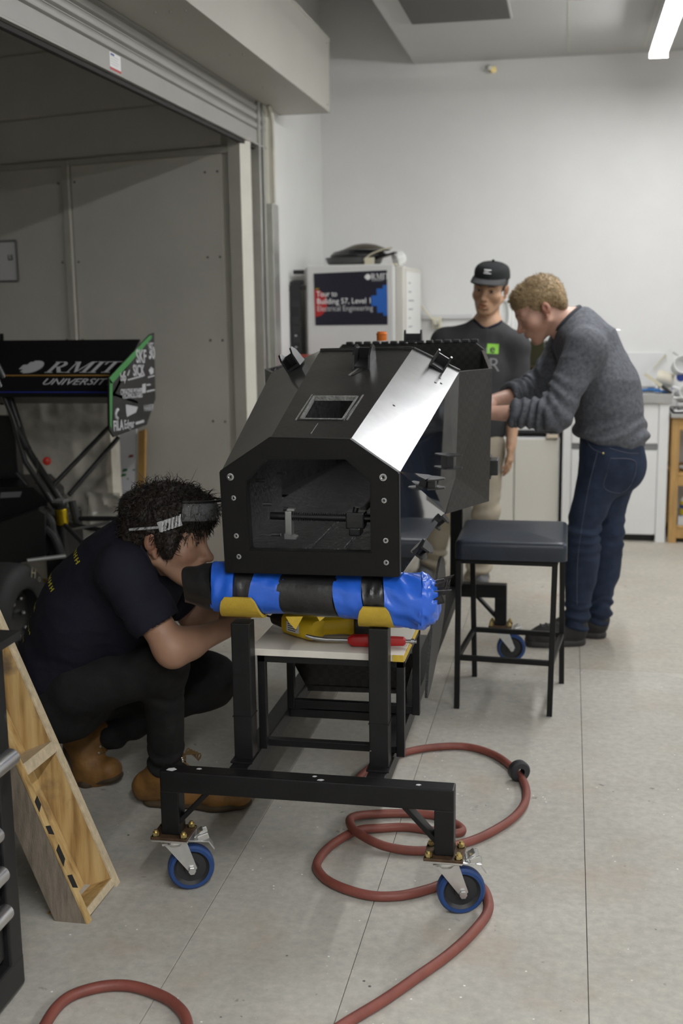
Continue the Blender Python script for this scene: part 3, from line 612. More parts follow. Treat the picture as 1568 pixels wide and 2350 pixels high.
# carbon pieces stored on the rails under the shelf
mat('carbon_mesh', (.018, .018, .018), .4, noise=.3, nscale=120, bump=.7, bscale=260)
un = thing('carbon_tray', 'black tapered carbon tray stored on the rails under the white board', 'tray', (-.6, 3.6, ZB))
ta, tb2, tc2, td = [Vector(p) for p in ((-0.8441, 3.4, 0.4645), (-0.442, 3.4, 0.483), (-0.4845, 3.46, 0.3348), (-0.7958, 3.46, 0.3285))]
tb2.x = min(tb2.x, -.425); tc2.x = min(tc2.x, -.45); bk_ = Vector((0, .62, 0))
obj('front_wall', MB().prism([ta, tb2, tc2, td], (0, .012, 0)), 'carbon', un); obj('base', MB().prism([td, tc2, tc2 + bk_, td + bk_], (0, 0, .01)), 'carbon', un)
obj('side_wall', MB().prism([ta, td, td + bk_, ta + bk_], (.01, 0, .006)), 'carbon', un)
obj('lower_lip', MB().prism([(td.x, 3.45, .347), (tc2.x, 3.45, .347), (tc2.x, 3.45, tc2.z), (td.x, 3.45, td.z)], (0, .02, 0)), 'carbon', un)
en = [(3.32, .37), (3.5, .40), (3.78, .50), (3.83, .60), (3.80, .68), (3.72, .72), (3.63, .71), (3.56, .66), (3.44, .55), (3.33, .42)]
ep = tag(obj('carbon_endplate', MB().prism([(-.404, y, z) for y, z in [tuple(v) for v in [(p.x, p.y) for p in spline([Vector((a, b_, 0)) for a, b_ in en], 4, True)]]], (.008, 0, 0)), 'carbon_mesh'), 'dark woven carbon plate with rounded top leaning beside the white board', 'carbon plate')
# ================================================================ STOOL
mat('navy_vinyl', (.017, .023, .034), .42, spec=.45, noise=.3, nscale=5, bump=.06, bscale=90)
so = thing('stool', 'black steel stool with a padded navy vinyl square seat', 'stool', (-.2, 4.45, 0))
def pad(x0, x1, y0, y1, z0, z1, r=.022, dome=.012, n=14):
    mb = MB(); vs_ = []; fs_ = []; nx = n
    prof = [(0, z0), (0, z0 + (z1 - z0) * .3), (0, z1 - r), (r * .1, z1 - r * .5), (r * .35, z1 - r * .15), (r, z1)]
    rings = []
    def rect(ins, z, k=32, rc=.03):
        pts = []; a0, a1, b0, b1 = x0 + ins, x1 - ins, y0 + ins, y1 - ins; rr = max(.004, rc - ins * .5)
        for (cx, cy, s) in ((a1 - rr, b1 - rr, 0), (a0 + rr, b1 - rr, 1), (a0 + rr, b0 + rr, 2), (a1 - rr, b0 + rr, 3)):
            for i in range(k // 4): t = PI / 2 * (s + i / (k // 4 - 1)); pts.append((cx + rr * math.cos(t), cy + rr * math.sin(t), z))
        return pts
    for ins, z in prof: rings.append(rect(ins, z))
    for q in (.3, .55, .78): w = min(x1 - x0, y1 - y0) / 2; rings.append(rect(r + (w - r) * q, z1 + dome * (1 - (1 - q) ** 2)))
    m_ = len(rings[0])
    for rg in rings: vs_ += rg
    for i in range(len(rings) - 1):
        for k in range(m_): fs_.append((i * m_ + k, i * m_ + (k + 1) % m_, (i + 1) * m_ + (k + 1) % m_, (i + 1) * m_ + k))
    fs_.append(tuple((len(rings) - 1) * m_ + k for k in range(m_))); fs_.append(tuple(range(m_ - 1, -1, -1))); mb.add(vs_, fs_); return mb
obj('seat', pad(-.405, .008, 4.225, 4.69, .598, .668), 'navy_vinyl', so, smooth=True, auto=60)
LG = {(-1, -1): (-.398, 4.276), (1, -1): (-.046, 4.243), (-1, 1): (-.361, 4.674), (1, 1): (-.004, 4.637)}
tops = {(-1, -1): (-.392, 4.265), (1, -1): (-.036, 4.252), (-1, 1): (-.373, 4.655), (1, 1): (-.012, 4.638)}
for k, (x, y) in LG.items(): a, b_ = tops[k]; obj('leg', MB().bar((x, y, 0), (a, b_, .592), .021, .021, up=(0, 1, 0), bev=.002), 'stool_steel', so)
def lp(k, z): (x, y), (a, b_) = LG[k], tops[k]; t = z / .592; return Vector((x + (a - x) * t, y + (b_ - y) * t, z))
for a, b_, z in (((-1, -1), (1, -1), .205), ((-1, 1), (1, 1), .205), ((-1, -1), (-1, 1), .205), ((1, -1), (1, 1), .205)): obj('stretcher', MB().bar(lp(a, z), lp(b_, z), .017, .02, bev=.002), 'stool_steel', so)
fr = MB()
for a, b_ in (((-1, -1), (1, -1)), ((-1, 1), (1, 1)), ((-1, -1), (-1, 1)), ((1, -1), (1, 1))): fr.bar(lp(a, .586), lp(b_, .586), .02, .02, bev=.002)
obj('seat_frame', fr, 'stool_steel', so)
# ================================================================ AIR HOSE
mat('hose_red', (.20, .060, .045), .5, noise=.16, nscale=14, bump=.05, bscale=160, spec=.4)
ho = thing('air_hose', 'red brown rubber air hose looping over the floor under the stand', 'hose', (-.4, 3.2, 0))
hz = .0135
pt = [(-.66, 3.40), (-.64, 3.561), (-.591, 3.682), (-.521, 3.772), (-.43, 3.831), (-.325, 3.852), (-.231, 3.799), (-.16, 3.695), (-.111, 3.558), (-.106, 3.425), (-.135, 3.31), (-.193, 3.203), (-.25, 3.131), (-.331, 3.068), (-.403, 3.045), (-.491, 3.049), (-.574, 3.091), (-.606, 3.143), (-.60, 3.20), (-.548, 3.256), (-.45, 3.285), (-.36, 3.28), (-.29, 3.22), (-.285, 3.18), (-.34, 3.175), (-.436, 3.19), (-.511, 3.173), (-.581, 3.127), (-.641, 3.038), (-.658, 2.928), (-.628, 2.857), (-.57, 2.807), (-.482, 2.775), (-.404, 2.788), (-.335, 2.835), (-.28, 2.885), (-.215, 2.885), (-.184, 2.834), (-.174, 2.745), (-.205, 2.636), (-.252, 2.531), (-.312, 2.428), (-.376, 2.322), (-.446, 2.221), (-.56, 2.05), (-.75, 1.85), (-.92, 1.80), (-1.05, 1.95), (-1.083, 2.11), (-1.079, 2.204), (-1.029, 2.258), (-.964, 2.278), (-.896, 2.264), (-.832, 2.23), (-.781, 2.166), (-.76, 2.05), (-.79, 1.9)]
up_ = {15: .006, 16: .02, 17: .027, 18: .018, 26: .0, 27: .008, 19: .004}
obj('rubber_tube', MB().tube(spline([(x, y, hz + up_.get(i, 0)) for i, (x, y) in enumerate(pt)], 6), .0128, 12), 'hose_red', ho, smooth=True)
obj('hose_stop', MB().lathe([(.013, -.016), (.03, -.016), (.035, -.010), (.035, .010), (.03, .016), (.013, .016)], (-.133, 3.62, .033), (.45, -.9, 0), 24), 'hub_black', ho, smooth=True, label='black rubber disc threaded on the hose')
# ================================================================ ORGANIC SURFACES (smooth implicit shapes turned into one mesh)
def V3(p): return np.array(p, np.float32)
def nrm(v): v = np.array(v, float); return v / np.linalg.norm(v)
def fcone(a, b_, r0, r1, flat=None, f=1.):
    """tapered limb from a to b; flat = direction in which the section is squeezed by f"""
    a, b_ = V3(a), V3(b_); ba = b_ - a; L2 = float(ba @ ba) + 1e-12
    if flat is not None:
        fl = np.array(flat, float); fl = fl - ba * (fl @ ba) / L2; fl = V3(nrm(fl))
    def g_(p):
        q = p - a; t = np.clip((q @ ba) / L2, 0, 1); w = q - t[..., None] * ba
        if flat is None: return np.sqrt(np.einsum('...i,...i', w, w)) - (r0 + (r1 - r0) * t)
        c = w @ fl; w2 = np.einsum('...i,...i', w, w); d = np.sqrt(np.maximum(w2 - c * c + (c / f) ** 2, 0)) - (r0 + (r1 - r0) * t)
        return d * min(1., f + .15)
    return g_
def fell(c, r, R=None):
    c, r = V3(c), V3(r); R = None if R is None else np.array(R, np.float32)
    def g_(p):
        q = p - c
        if R is not None: q = q @ R
        u = q / r; k0 = np.sqrt(np.einsum('...i,...i', u, u)); u = u / r; k1 = np.sqrt(np.einsum('...i,...i', u, u)) + 1e-9
        return np.where(k0 < .05, -float(r.min()), k0 * (k0 - 1) / k1)
    return g_
def fbox(c, h, R=None, rd=.01):
    c, h = V3(c), V3(h) - rd; R = None if R is None else np.array(R, np.float32)
    def g_(p):
        q = p - c
        if R is not None: q = q @ R
        q = np.abs(q) - h; return np.linalg.norm(np.maximum(q, 0), axis=-1) + np.minimum(q.max(-1), 0) - rd
    return g_
def fplane(p0, n_):
    p0, n_ = V3(p0), V3(nrm(n_)); return lambda p: (p - p0) @ n_
def smin(a, b_, k):
    if k <= 0: return np.minimum(a, b_)
    h = np.maximum(k - np.abs(a - b_), 0) / k; return np.minimum(a, b_) - h * h * k * .25
def smax(a, b_, k): return -smin(-a, -b_, k)
def sdf_mesh(prims, vox, lo, hi, m=12):
    """surface of a list of (op, k, function); op u = add, s = cut away, i = keep inside"""
    lo = np.array(lo, float); hi = np.array(hi, float); nb = np.maximum(1, np.ceil((hi - lo) / (vox * m)).astype(int)); hd = vox * m * .5 * 1.7321
    B = np.stack(np.meshgrid(*[np.arange(k) for k in nb], indexing='ij'), -1).reshape(-1, 3)
    C = (lo + (B + .5) * vox * m).astype(np.float32)
    dc = [f(C) for _, _, f in prims]; D = np.full(len(C), 9., np.float32)
    for (op, k, _), d in zip(prims, dc): D = smin(D, d, k) if op == 'u' else smax(D, -d, k) if op == 's' else smax(D, d, k)
    keep = np.abs(D) < hd * 1.5 + .008; B, C, D = B[keep], C[keep], D[keep]; dc = [d[keep] for d in dc]
    n = m + 1; g3 = np.stack(np.meshgrid(*[np.arange(n)] * 3, indexing='ij'), -1).reshape(-1, 3)
    Fd = np.full((len(B), n ** 3), 9., np.float32); base = lo + B * (vox * m)
    off = (g3 * vox).astype(np.float32)
    for (op, k, f), d in zip(prims, dc):
        if op == 'u': sel = np.where(d < np.maximum(D, 0) + 2.6 * hd + k + .004)[0]
        elif op == 's': sel = np.where(d < 2.2 * hd + k)[0]
        else: sel = np.where(d > -2.2 * hd - k)[0]
        for s0 in range(0, len(sel), 400):
            s_ = sel[s0:s0 + 400]; P = base[s_, None, :].astype(np.float32) + off[None]; q = f(P).astype(np.float32)
            Fd[s_] = smin(Fd[s_], q, k) if op == 'u' else smax(Fd[s_], -q, k) if op == 's' else smax(Fd[s_], q, k)
    Fd = Fd.reshape(-1, n, n, n); S = Fd < 0
    cnt = sum(S[:, i:m + i, j:m + j, k:m + k].astype(np.int8) for i in (0, 1) for j in (0, 1) for k in (0, 1))
    bi, ci, cj, ck = np.where((cnt > 0) & (cnt < 8)); acc = np.zeros((len(bi), 3)); num = np.zeros(len(bi))
    cor = {(i, j, k): Fd[bi, ci + i, cj + j, ck + k] for i in (0, 1) for j in (0, 1) for k in (0, 1)}
    for a in cor:
        for ax in range(3):
            if a[ax]: continue
            b_ = tuple(1 if t == ax else a[t] for t in range(3)); da, db = cor[a], cor[b_]; x = (da < 0) != (db < 0); t = np.where(x, da / np.where(x, da - db, 1), 0)
            p = np.array(a, float)[None] + np.eye(3)[ax][None] * t[:, None]; acc += p * x[:, None]; num += x
    G = B[bi] * m + np.stack([ci, cj, ck], 1); vert = lo + (G + acc / num[:, None]) * vox
    dim = nb * m + 2; gid = lambda g: (g[:, 0] * dim[1] + g[:, 1]) * dim[2] + g[:, 2]
    ids = gid(G); order = np.argsort(ids); sid = ids[order]; quads = []
    for ax in range(3):
        sl0 = [slice(0, m)] * 3; sl1 = list(sl0); sl1[ax] = slice(1, m + 1)
        a, b_ = S[(slice(None), *sl0)], S[(slice(None), *sl1)]; q = np.where(a != b_); g = B[q[0]] * m + np.stack(q[1:], 1); inside = a[q]
        u, w = np.eye(3, dtype=int)[(ax + 1) % 3], np.eye(3, dtype=int)[(ax + 2) % 3]
        cs = [gid(g - u - w), gid(g - w), gid(g), gid(g - u)]; ix = [np.clip(np.searchsorted(sid, c), 0, len(sid) - 1) for c in cs]
        ok = np.all([sid[i] == c for i, c in zip(ix, cs)], axis=0); Q = np.stack([order[i] for i in ix], 1)[ok]; Q[~inside[ok]] = Q[~inside[ok]][:, ::-1]; quads.append(Q)
    return vert, np.concatenate(quads)
def arr_mesh(name, parts):
    """mesh from several (verts, quads) pieces"""
    v = np.concatenate([p[0] for p in parts]); k = 0; qs = []
    for p in parts: qs.append(p[1] + k); k += len(p[0])
    q = np.concatenate(qs); me = bpy.data.meshes.new(name); me.vertices.add(len(v)); me.vertices.foreach_set('co', v.astype(np.float32).ravel())
    me.loops.add(q.size); me.loops.foreach_set('vertex_index', q.astype(np.int32).ravel()); me.polygons.add(len(q)); me.polygons.foreach_set('loop_start', (np.arange(len(q)) * q.shape[1]).astype(np.int32))
    me.polygons.foreach_set('use_smooth', np.ones(len(q), bool)); me.update(calc_edges=True); me.validate(); return me
def vnormals(v, q):
    f = np.cross(v[q[:, 2]] - v[q[:, 0]], v[q[:, 3]] - v[q[:, 1]]); nn = np.zeros_like(v)
    for i in range(4): np.add.at(nn, q[:, i], f)
    return nn / (np.linalg.norm(nn, axis=1, keepdims=True) + 1e-12)
_perm = rng.permutation(512).astype(np.int64); _val = rng.uniform(-1, 1, 512)
def vnoise(p):
    """value noise on points (n,3) -> -1..1"""
    i = np.floor(p).astype(np.int64); f = p - i; f = f * f * (3 - 2 * f); out = 0
    h = lambda x, y, z: _val[_perm[(_perm[(_perm[x & 511] + y) & 511] + z) & 511]]
    for a in (0, 1):
        for b_ in (0, 1):
            for c in (0, 1): out = out + h(i[:, 0] + a, i[:, 1] + b_, i[:, 2] + c) * (f[:, 0] if a else 1 - f[:, 0]) * (f[:, 1] if b_ else 1 - f[:, 1]) * (f[:, 2] if c else 1 - f[:, 2])
    return out
def ridge(p): return 1 - 2 * np.abs(vnoise(p))
def box_of(pts, pad):
    P = np.array(pts, float); return P.min(0) - pad, P.max(0) + pad
def frame(f, up=(0, 0, 1)):
    """columns: right, forward, up of a head/hand that looks along f"""
    f = nrm(f); r = nrm(np.cross(f, up)); u = np.cross(r, f); return np.stack([r, f, u], 1)
def organic(name, prims, vox, lo, hi, m, parent, disp=None, col=None, extra=None, **k):
    v, q = sdf_mesh(prims, vox, lo, hi)
    if disp is not None: v = v + vnormals(v, q) * disp(v)[:, None]
    parts = [(v, q)] + (extra or []); me = arr_mesh(name, parts)
    if col is not None:
        vv = np.concatenate([p[0] for p in parts]); ca = me.color_attributes.new('tint', 'FLOAT_COLOR', 'POINT'); c = np.ones((len(vv), 4), np.float32); c[:, :3] = col(vv); ca.data.foreach_set('color', c.ravel())
    return obj(name, me, m, parent, **k)

# ---------------------------------------------------------------- anatomy
def head_prims(c, R, S=1., mouth=0., nose=1., jaw=1., slim=1.):
    """skull, face, ears; c = point between the ears, R columns = right, forward, up"""
    c = np.array(c, float)
    T = lambda x, y, z: c + R @ (np.array([x * slim, y, z]) * S)
    E_ = lambda p, r, op='u', k=.02: (op, k * S, fell(T(*p), np.array(r) * S * np.array([slim, 1, 1]), R))
    K = lambda a, b_, r0, r1, op='u', k=.012: (op, k * S, fcone(T(*a), T(*b_), r0 * S, r1 * S))
    L = [E_((0, -.014, .044), (.0745, .098, .081)), E_((0, .03, .042), (.064, .068, .066)), E_((0, .042, -.018), (.058, .056, .066)), E_((0, .045, -.06), (.047 * jaw, .050, .045)),
         K((0, .072, -.094), (0, .074, -.098), .018, .016, k=.03)]
    for s in (-1, 1):
        L += [K((s * .058 * jaw, .0, -.045), (s * .02, .072, -.094), .017, .015, k=.03), E_((s * .046, .058, -.022), (.022, .026, .022), k=.03), K((s * .045, .074, .027), (s * .012, .092, .026), .010, .009, k=.02)]
    L += [E_((s * .0325, .104, .008), (.0185, .016, .0145), 's', .016) for s in (-1, 1)]
    for s in (-1, 1):                                    # eyelids round the eye, slit between them
        L += [E_((s * .0325, .0805, .008), (.0165, .0125, .0125), 'u', .006), E_((s * .0325, .0945, .0065), (.0125, .007, .0036), 's', .003)]
    L += [K((0, .088, .018), (0, .112 + .003 * nose, -.026), .0075, .0100 * nose, k=.014), E_((0, .113 + .003 * nose, -.030), (.0115, .0115, .0095), k=.01)]
    for s in (-1, 1): L += [E_((s * .0125, .1015, -.034), (.0078, .0105, .0075), k=.008), E_((s * .0065, .108, -.042), (.0038, .005, .004), 's', .003)]
    L += [E_((0, .085, -.060), (.026, .020, .020), k=.02), E_((0, .1015, -.0575 + mouth * .3), (.021, .0085, .0055), k=.006), E_((0, .0995, -.0695 - mouth), (.0185, .0095, .0065), k=.006), E_((0, .108, -.0635 - mouth * .3), (.021, .011, .0016 + mouth * .55), 's', .002)]
    L += [E_((0, .098, -.080 - mouth * .5), (.018, .007, .005), 's', .012)]
    for s in (-1, 1):                                    # ears
        L += [E_((s * .0745, -.014, -.004), (.008, .016, .028), k=.006), E_((s * .083, -.019, .003), (.0065, .0165, .0235), k=.006), K((s * .079, -.006, -.028), (s * .078, -.003, -.034), .007, .006, k=.006),
              E_((s * .0915, -.012, .003), (.0080, .0105, .0160), 's', .003), E_((s * .084, .002, -.006), (.006, .0055, .008), 's', .004)]
    return L, T
def skin_tint(T, R, c, S, base, warm, beard=None):
    inv = np.linalg.inv(R)
    def f(v):
        q = (v - np.array(c)) @ inv.T / S; x, y, z = q[:, 0], q[:, 1], q[:, 2]; col = np.tile(np.array(base), (len(v), 1)); col *= (1 + .05 * vnoise(v * 60))[:, None]
        def blob(p, r): return np.clip(1.3 - np.sqrt((((np.stack([np.abs(x), y, z], 1) - np.array(p)) / np.array(r)) ** 2).sum(1)), 0, 1)[:, None]
        w = np.array(warm)
        for p, r, a in (((0, .11, -.032), (.02, .02, .016), .5), ((.045, .075, -.028), (.028, .03, .022), .35), ((.083, -.01, 0), (.02, .03, .04), .55)): g_ = blob(p, r) * a; col = col * (1 - g_) + col * w * g_
        g_ = np.maximum(blob((0, .104, -.0565), (.022, .013, .0065)), blob((0, .103, -.070), (.020, .013, .0075))) * .85; col = col * (1 - g_) + np.array(base) * np.array([.82, .50, .48]) * g_
        if beard is not None:
            g_ = np.maximum.reduce([blob((0, .08, -.09), (.05, .05, .035)), blob((.05, .03, -.06), (.03, .05, .03)), blob((0, .10, -.048), (.028, .02, .009))]) * beard[1] * np.clip(1 + .6 * vnoise(v * 500), 0, 2)[:, None]; col = col * (1 - np.clip(g_, 0, 1)) + np.array(beard[0]) * np.clip(g_, 0, 1)
        return col
    return f
def hand_prims(w, d, palm, side, curl=.35, S=1., spread=.12, thumb_in=.3):
    """w wrist, d direction of the hand, palm = direction the palm faces, side = +1 when the thumb lies along cross(d, palm)"""
    d = nrm(d); palm = nrm(np.array(palm) - d * np.dot(palm, d)); t = np.cross(d, palm) * side; w = np.array(w, float); L = []
    at_ = lambda a, b_, c: w + (d * a + t * b_ + palm * c) * S
    L += [('u', .012, fcone(at_(-.01, 0, 0), at_(.02, 0, 0), .026 * S, .027 * S, palm, .72)), ('u', .015, fbox(at_(.052, .002, 0), np.array([.042, .037, .0125]) * S, np.stack([d, t, palm], 1), .012 * S)), ('u', .02, fcone(at_(.02, .022, .008), at_(.05, .036, .014), .015 * S, .013 * S))]
    for i, (off, ln) in enumerate(((.030, .074), (.010, .083), (-.010, .077), (-.029, .060))):
        base = at_(.088 - .006 * abs(i - 1), off, 0); dirn = d + t * (off * spread * 30 * .3); c0 = curl * (1 + .18 * i); p = base; ang = 0
        for j, fr in enumerate((.46, .31, .23)):
            ang += c0 * (.75 if j == 0 else 1.0); dd = nrm(dirn) * math.cos(ang) + palm * math.sin(ang); q = p + dd * ln * fr * S; r = (.0095, .0085, .0075, .0062)
            L.append(('u', .004, fcone(p, q, r[j] * S * (.92 if i == 3 else 1), r[j + 1] * S * (.92 if i == 3 else 1)))); p = q
    p = at_(.025, .034, .010); a1 = nrm(d * .72 + t * (.66 - thumb_in * .4) + palm * (.25 + thumb_in * .5)); q = p + a1 * .040 * S; a2 = nrm(d * .88 + t * .30 + palm * (.2 + thumb_in * .5)); r_ = q + a2 * .030 * S; e = r_ + nrm(d * .95 + t * .1 + palm * .25) * .024 * S
    L += [('u', .010, fcone(p, q, .014 * S, .0108 * S)), ('u', .004, fcone(q, r_, .0105 * S, .0095 * S)), ('u', .004, fcone(r_, e, .0092 * S, .0068 * S))]
    return L
def eye_parts(T, R, c, S, par, look=(0, 1, 0), iris=(.05, .03, .015)):
    for s in (-1, 1):
        p = T(s * .0325, .0795, .0075); ex = obj('eye', MB().ball(tuple(p), .0128 * S, 16, 10), 'eye_white', par, smooth=True)
        d = nrm(R @ np.array(look, float)); q = p + d * .0106 * S
        obj('iris', MB().lathe([(.0001, .0022 * S), (.003 * S, .0021 * S), (.0062 * S, .001 * S), (.0064 * S, -.001)], tuple(q), tuple(d), 14), 'iris_dark', ex, smooth=True)
def lashes(T, S, par, m):
    for s in (-1, 1): obj('eyelash', MB().tube(spline([tuple(T(s * .021, .0915, .0075)), tuple(T(s * .029, .0945, .0115)), tuple(T(s * .038, .0915, .0115)), tuple(T(s * .046, .083, .0065))], 4), .0014 * S, 6), m, par, smooth=True)
def brows(T, S, par, m, z0=.0305, th=.0042):
    for s in (-1, 1): obj('eyebrow', MB().tube(spline([tuple(T(s * .014, .1005, z0 - .004)), tuple(T(s * .028, .0985, z0 + .002)), tuple(T(s * .042, .088, z0)), tuple(T(s * .051, .076, z0 - .006))], 4), [.0022 * S] * 2 + [th * S] * 6 + [.003 * S] * 3 + [.0018 * S] * 2, 8, ry=[.0015 * S] + [.0026 * S] * 11 + [.001 * S]), m, par, smooth=True)
def strands(roots, dirs, ln, r0, sag=0., curl=.0, seg=5, seedv=0, up=(0, 0, 1), freq=1.):
    """tapering locks of hair: three-sided tubes, (verts, quads)"""
    g_ = np.random.default_rng(seedv); N = len(roots); ln = np.broadcast_to(ln, (N,)); P = np.zeros((N, seg + 1, 3)); d = dirs / np.linalg.norm(dirs, axis=1, keepdims=True); P[:, 0] = roots
    w1 = g_.normal(size=(N, 3)); ph = g_.uniform(0, 6.28, N)
    for i in range(seg):
        t = i / seg; dd = d + curl * (w1 * np.sin(ph + t * 5 * freq)[:, None] + np.cross(w1, d) * np.cos(ph + t * 5 * freq)[:, None]); dd[:, 2] -= sag * t * 2; dd /= np.linalg.norm(dd, axis=1, keepdims=True); P[:, i + 1] = P[:, i] + dd * (ln / seg)[:, None]
    a = np.cross(d, g_.normal(size=(N, 3))); a /= np.linalg.norm(a, axis=1, keepdims=True); b_ = np.cross(d, a); vs_ = []; 
    for i in range(seg + 1):
        r = r0 * (1 - (i / seg) ** 1.5 * .85)
        for k in range(3): th = 2.0944 * k; vs_.append(P[:, i] + (a * math.cos(th) + b_ * math.sin(th)) * r)
    v = np.stack(vs_, 1); m_ = 3 * (seg + 1); qs = []
    for i in range(seg):
        for k in range(3): qs.append([i * 3 + k, i * 3 + (k + 1) % 3, (i + 1) * 3 + (k + 1) % 3, (i + 1) * 3 + k])
    q = (np.array(qs)[None] + (np.arange(N) * m_)[:, None, None]).reshape(-1, 4); return v.reshape(-1, 3), q
def skin_mat(name, rough=.5):
    m = mat(name, (.5, .3, .22), rough, spec=.4); nt, bs = mnode(m); at_ = nt.nodes.new('ShaderNodeAttribute'); at_.attribute_name = 'tint'; nt.links.new(at_.outputs['Color'], bs.inputs['Base Color'])
    bs.inputs['Subsurface Weight'].default_value = .12; bs.inputs['Subsurface Radius'].default_value = (.012, .005, .003); bs.inputs['Subsurface Scale'].default_value = .6
    n_ = nt.nodes.new('ShaderNodeTexNoise'); n_.inputs['Scale'].default_value = 260; bp = nt.nodes.new('ShaderNodeBump'); bp.inputs['Strength'].default_value = .12; bp.inputs['Distance'].default_value = .002; tc = nt.nodes.new('ShaderNodeTexCoord')
    nt.links.new(tc.outputs['Object'], n_.inputs['Vector']); nt.links.new(n_.outputs['Fac'], bp.inputs['Height']); nt.links.new(bp.outputs['Normal'], bs.inputs['Normal']); return m
skin_mat('skin'); mat('eye_white', (.62, .58, .54), .25); mat('iris_dark', (.02, .014, .010), .1)
def along(v, a, b_):
    a, b_ = np.array(a, float), np.array(b_, float); d = b_ - a; t = ((v - a) @ d) / (d @ d); w = v - a - np.clip(t, 0, 1)[:, None] * d; return t, np.linalg.norm(w, axis=1)
# ================================================================ PEOPLE
def sphere(c, r): c = V3(c); return lambda p: np.linalg.norm(p - c, axis=-1) - r
def figure(par, prims, hc, S, hands, tint, body_vox=.006, pts=None):
    """one continuous skin surface; head and hands sampled finer than the rest"""
    R_ = .172 * S; lo, hi = box_of(pts, .17); pcs = []
    pcs.append(sdf_mesh(prims + [('i', 0, sphere(hc, R_))], .0024, np.array(hc) - R_ - .01, np.array(hc) + R_ + .01))
    for h in hands: pcs.append(sdf_mesh(prims + [('i', 0, sphere(h, .135))], .0022, np.array(h) - .14, np.array(h) + .14))
    rest = prims + [('s', 0, sphere(hc, R_ - .015))] + [('s', 0, sphere(h, .12)) for h in hands]
    pcs.append(sdf_mesh(rest, body_vox, lo, hi)); me = arr_mesh('body', pcs); v = np.concatenate([p[0] for p in pcs])
    ca = me.color_attributes.new('tint', 'FLOAT_COLOR', 'POINT'); c = np.ones((len(v), 4), np.float32); c[:, :3] = tint(v); ca.data.foreach_set('color', c.ravel())
    return obj('body', me, 'skin', par)
def U(k, f): return ('u', k, f)
def fabric(name, col, weave=500, **k):
    return mat(name, col, .85, spec=.25, noise=k.get('noise', .12), nscale=k.get('nscale', 7), bump=.25, bscale=weave, stretch=k.get('stretch'))
fabric('navy_cotton', (.0115, .0115, .021)); fabric('black_denim', (.016, .0155, .0155), noise=.3, nscale=12); fabric('grey_cotton', (.043, .043, .045)); fabric('heather_knit', (.105, .11, .125), weave=260, noise=.35, nscale=60)
fabric('indigo_denim', (.020, .030, .057), noise=.3, nscale=14); fabric('beige_chino', (.36, .315, .245)); fabric('cap_black', (.016, .017, .018))
mat('tan_leather', (.20, .095, .022), .62, noise=.3, nscale=14, bump=.25, bscale=60); mat('boot_sole', (.055, .035, .016), .75, noise=.2, nscale=20); mat('lace_brown', (.15, .09, .03), .8); mat('eyelet', (.45, .42, .36), .35, metal=.8)
mat('black_canvas', (.020, .0185, .018), .75, noise=.2, bump=.2, bscale=200); mat('black_rubber', (.028, .026, .025), .6); mat('shoe_grey', (.13, .13, .135), .8, noise=.3, nscale=30)
mat('hair_dark', (.015, .010, .007), .5, spec=.4, noise=.5, nscale=40, bump=.8, bscale=90); mat('hair_blond', (.30, .21, .11), .55, spec=.4, noise=.35, nscale=60, bump=.6, bscale=160, stretch=(1, 1, 1)); mat('hair_black', (.012, .011, .010), .5)
mat('print_yellow', (.50, .44, .03), .7); mat('print_green', (.21, .50, .04), .7); mat('clear_plastic', (.75, .77, .78), .06, alpha=.09, spec=.8, coat=1.); mat('clear_thick', (.8, .82, .83), .1, alpha=.30, spec=.8, coat=1.); mat('rib_highlight', (.85, .86, .87), .15, alpha=.75, spec=.9, coat=1.); mat('frame_black', (.012, .012, .012), .3)  # vent ribs of the glasses: highlights on clear plastic painted in as near white

def collar(ob, head_end, base, r0, r1, th, m, n=40):
    """rib following the rim of the neck opening"""
    v = np.empty(len(ob.data.vertices) * 3, np.float32); ob.data.vertices.foreach_get('co', v); v = v.reshape(-1, 3).astype(float); h, b_ = np.array(head_end, float), np.array(base, float); ax = nrm(h - b_); L = np.linalg.norm(h - b_); q = v - b_; t = q @ ax; w = q - t[:, None] * ax; r = np.linalg.norm(w, axis=1)
    e1 = nrm(np.cross(ax, (.1, 1, 0))); e2 = np.cross(ax, e1); an = np.arctan2(w @ e2, w @ e1); ok = np.abs(r - (r1 + (r0 - r1) * t / L)) < .016; ring = []
    for k in range(n):
        a = -PI + 2 * PI * (k + .5) / n; s_ = ok & (np.abs((an - a + PI) % (2 * PI) - PI) < PI / n * 1.3)
        if s_.any(): i = np.where(s_)[0][np.argmax(t[s_])]; ring.append((a, t[i], r[i]))
    T_ = np.array([x[1] for x in ring]); R2 = np.array([x[2] for x in ring])
    for _ in range(3): T_ = (np.roll(T_, 1) + 2 * T_ + np.roll(T_, -1)) / 4; R2 = (np.roll(R2, 1) + 2 * R2 + np.roll(R2, -1)) / 4
    return obj('collar_rib', MB().tube([tuple(b_ + ax * (tt - .002) + (e1 * math.cos(x[0]) + e2 * math.sin(x[0])) * rr) for x, tt, rr in zip(ring, T_, R2)], th, 8, closed=True), m, ob, smooth=True)
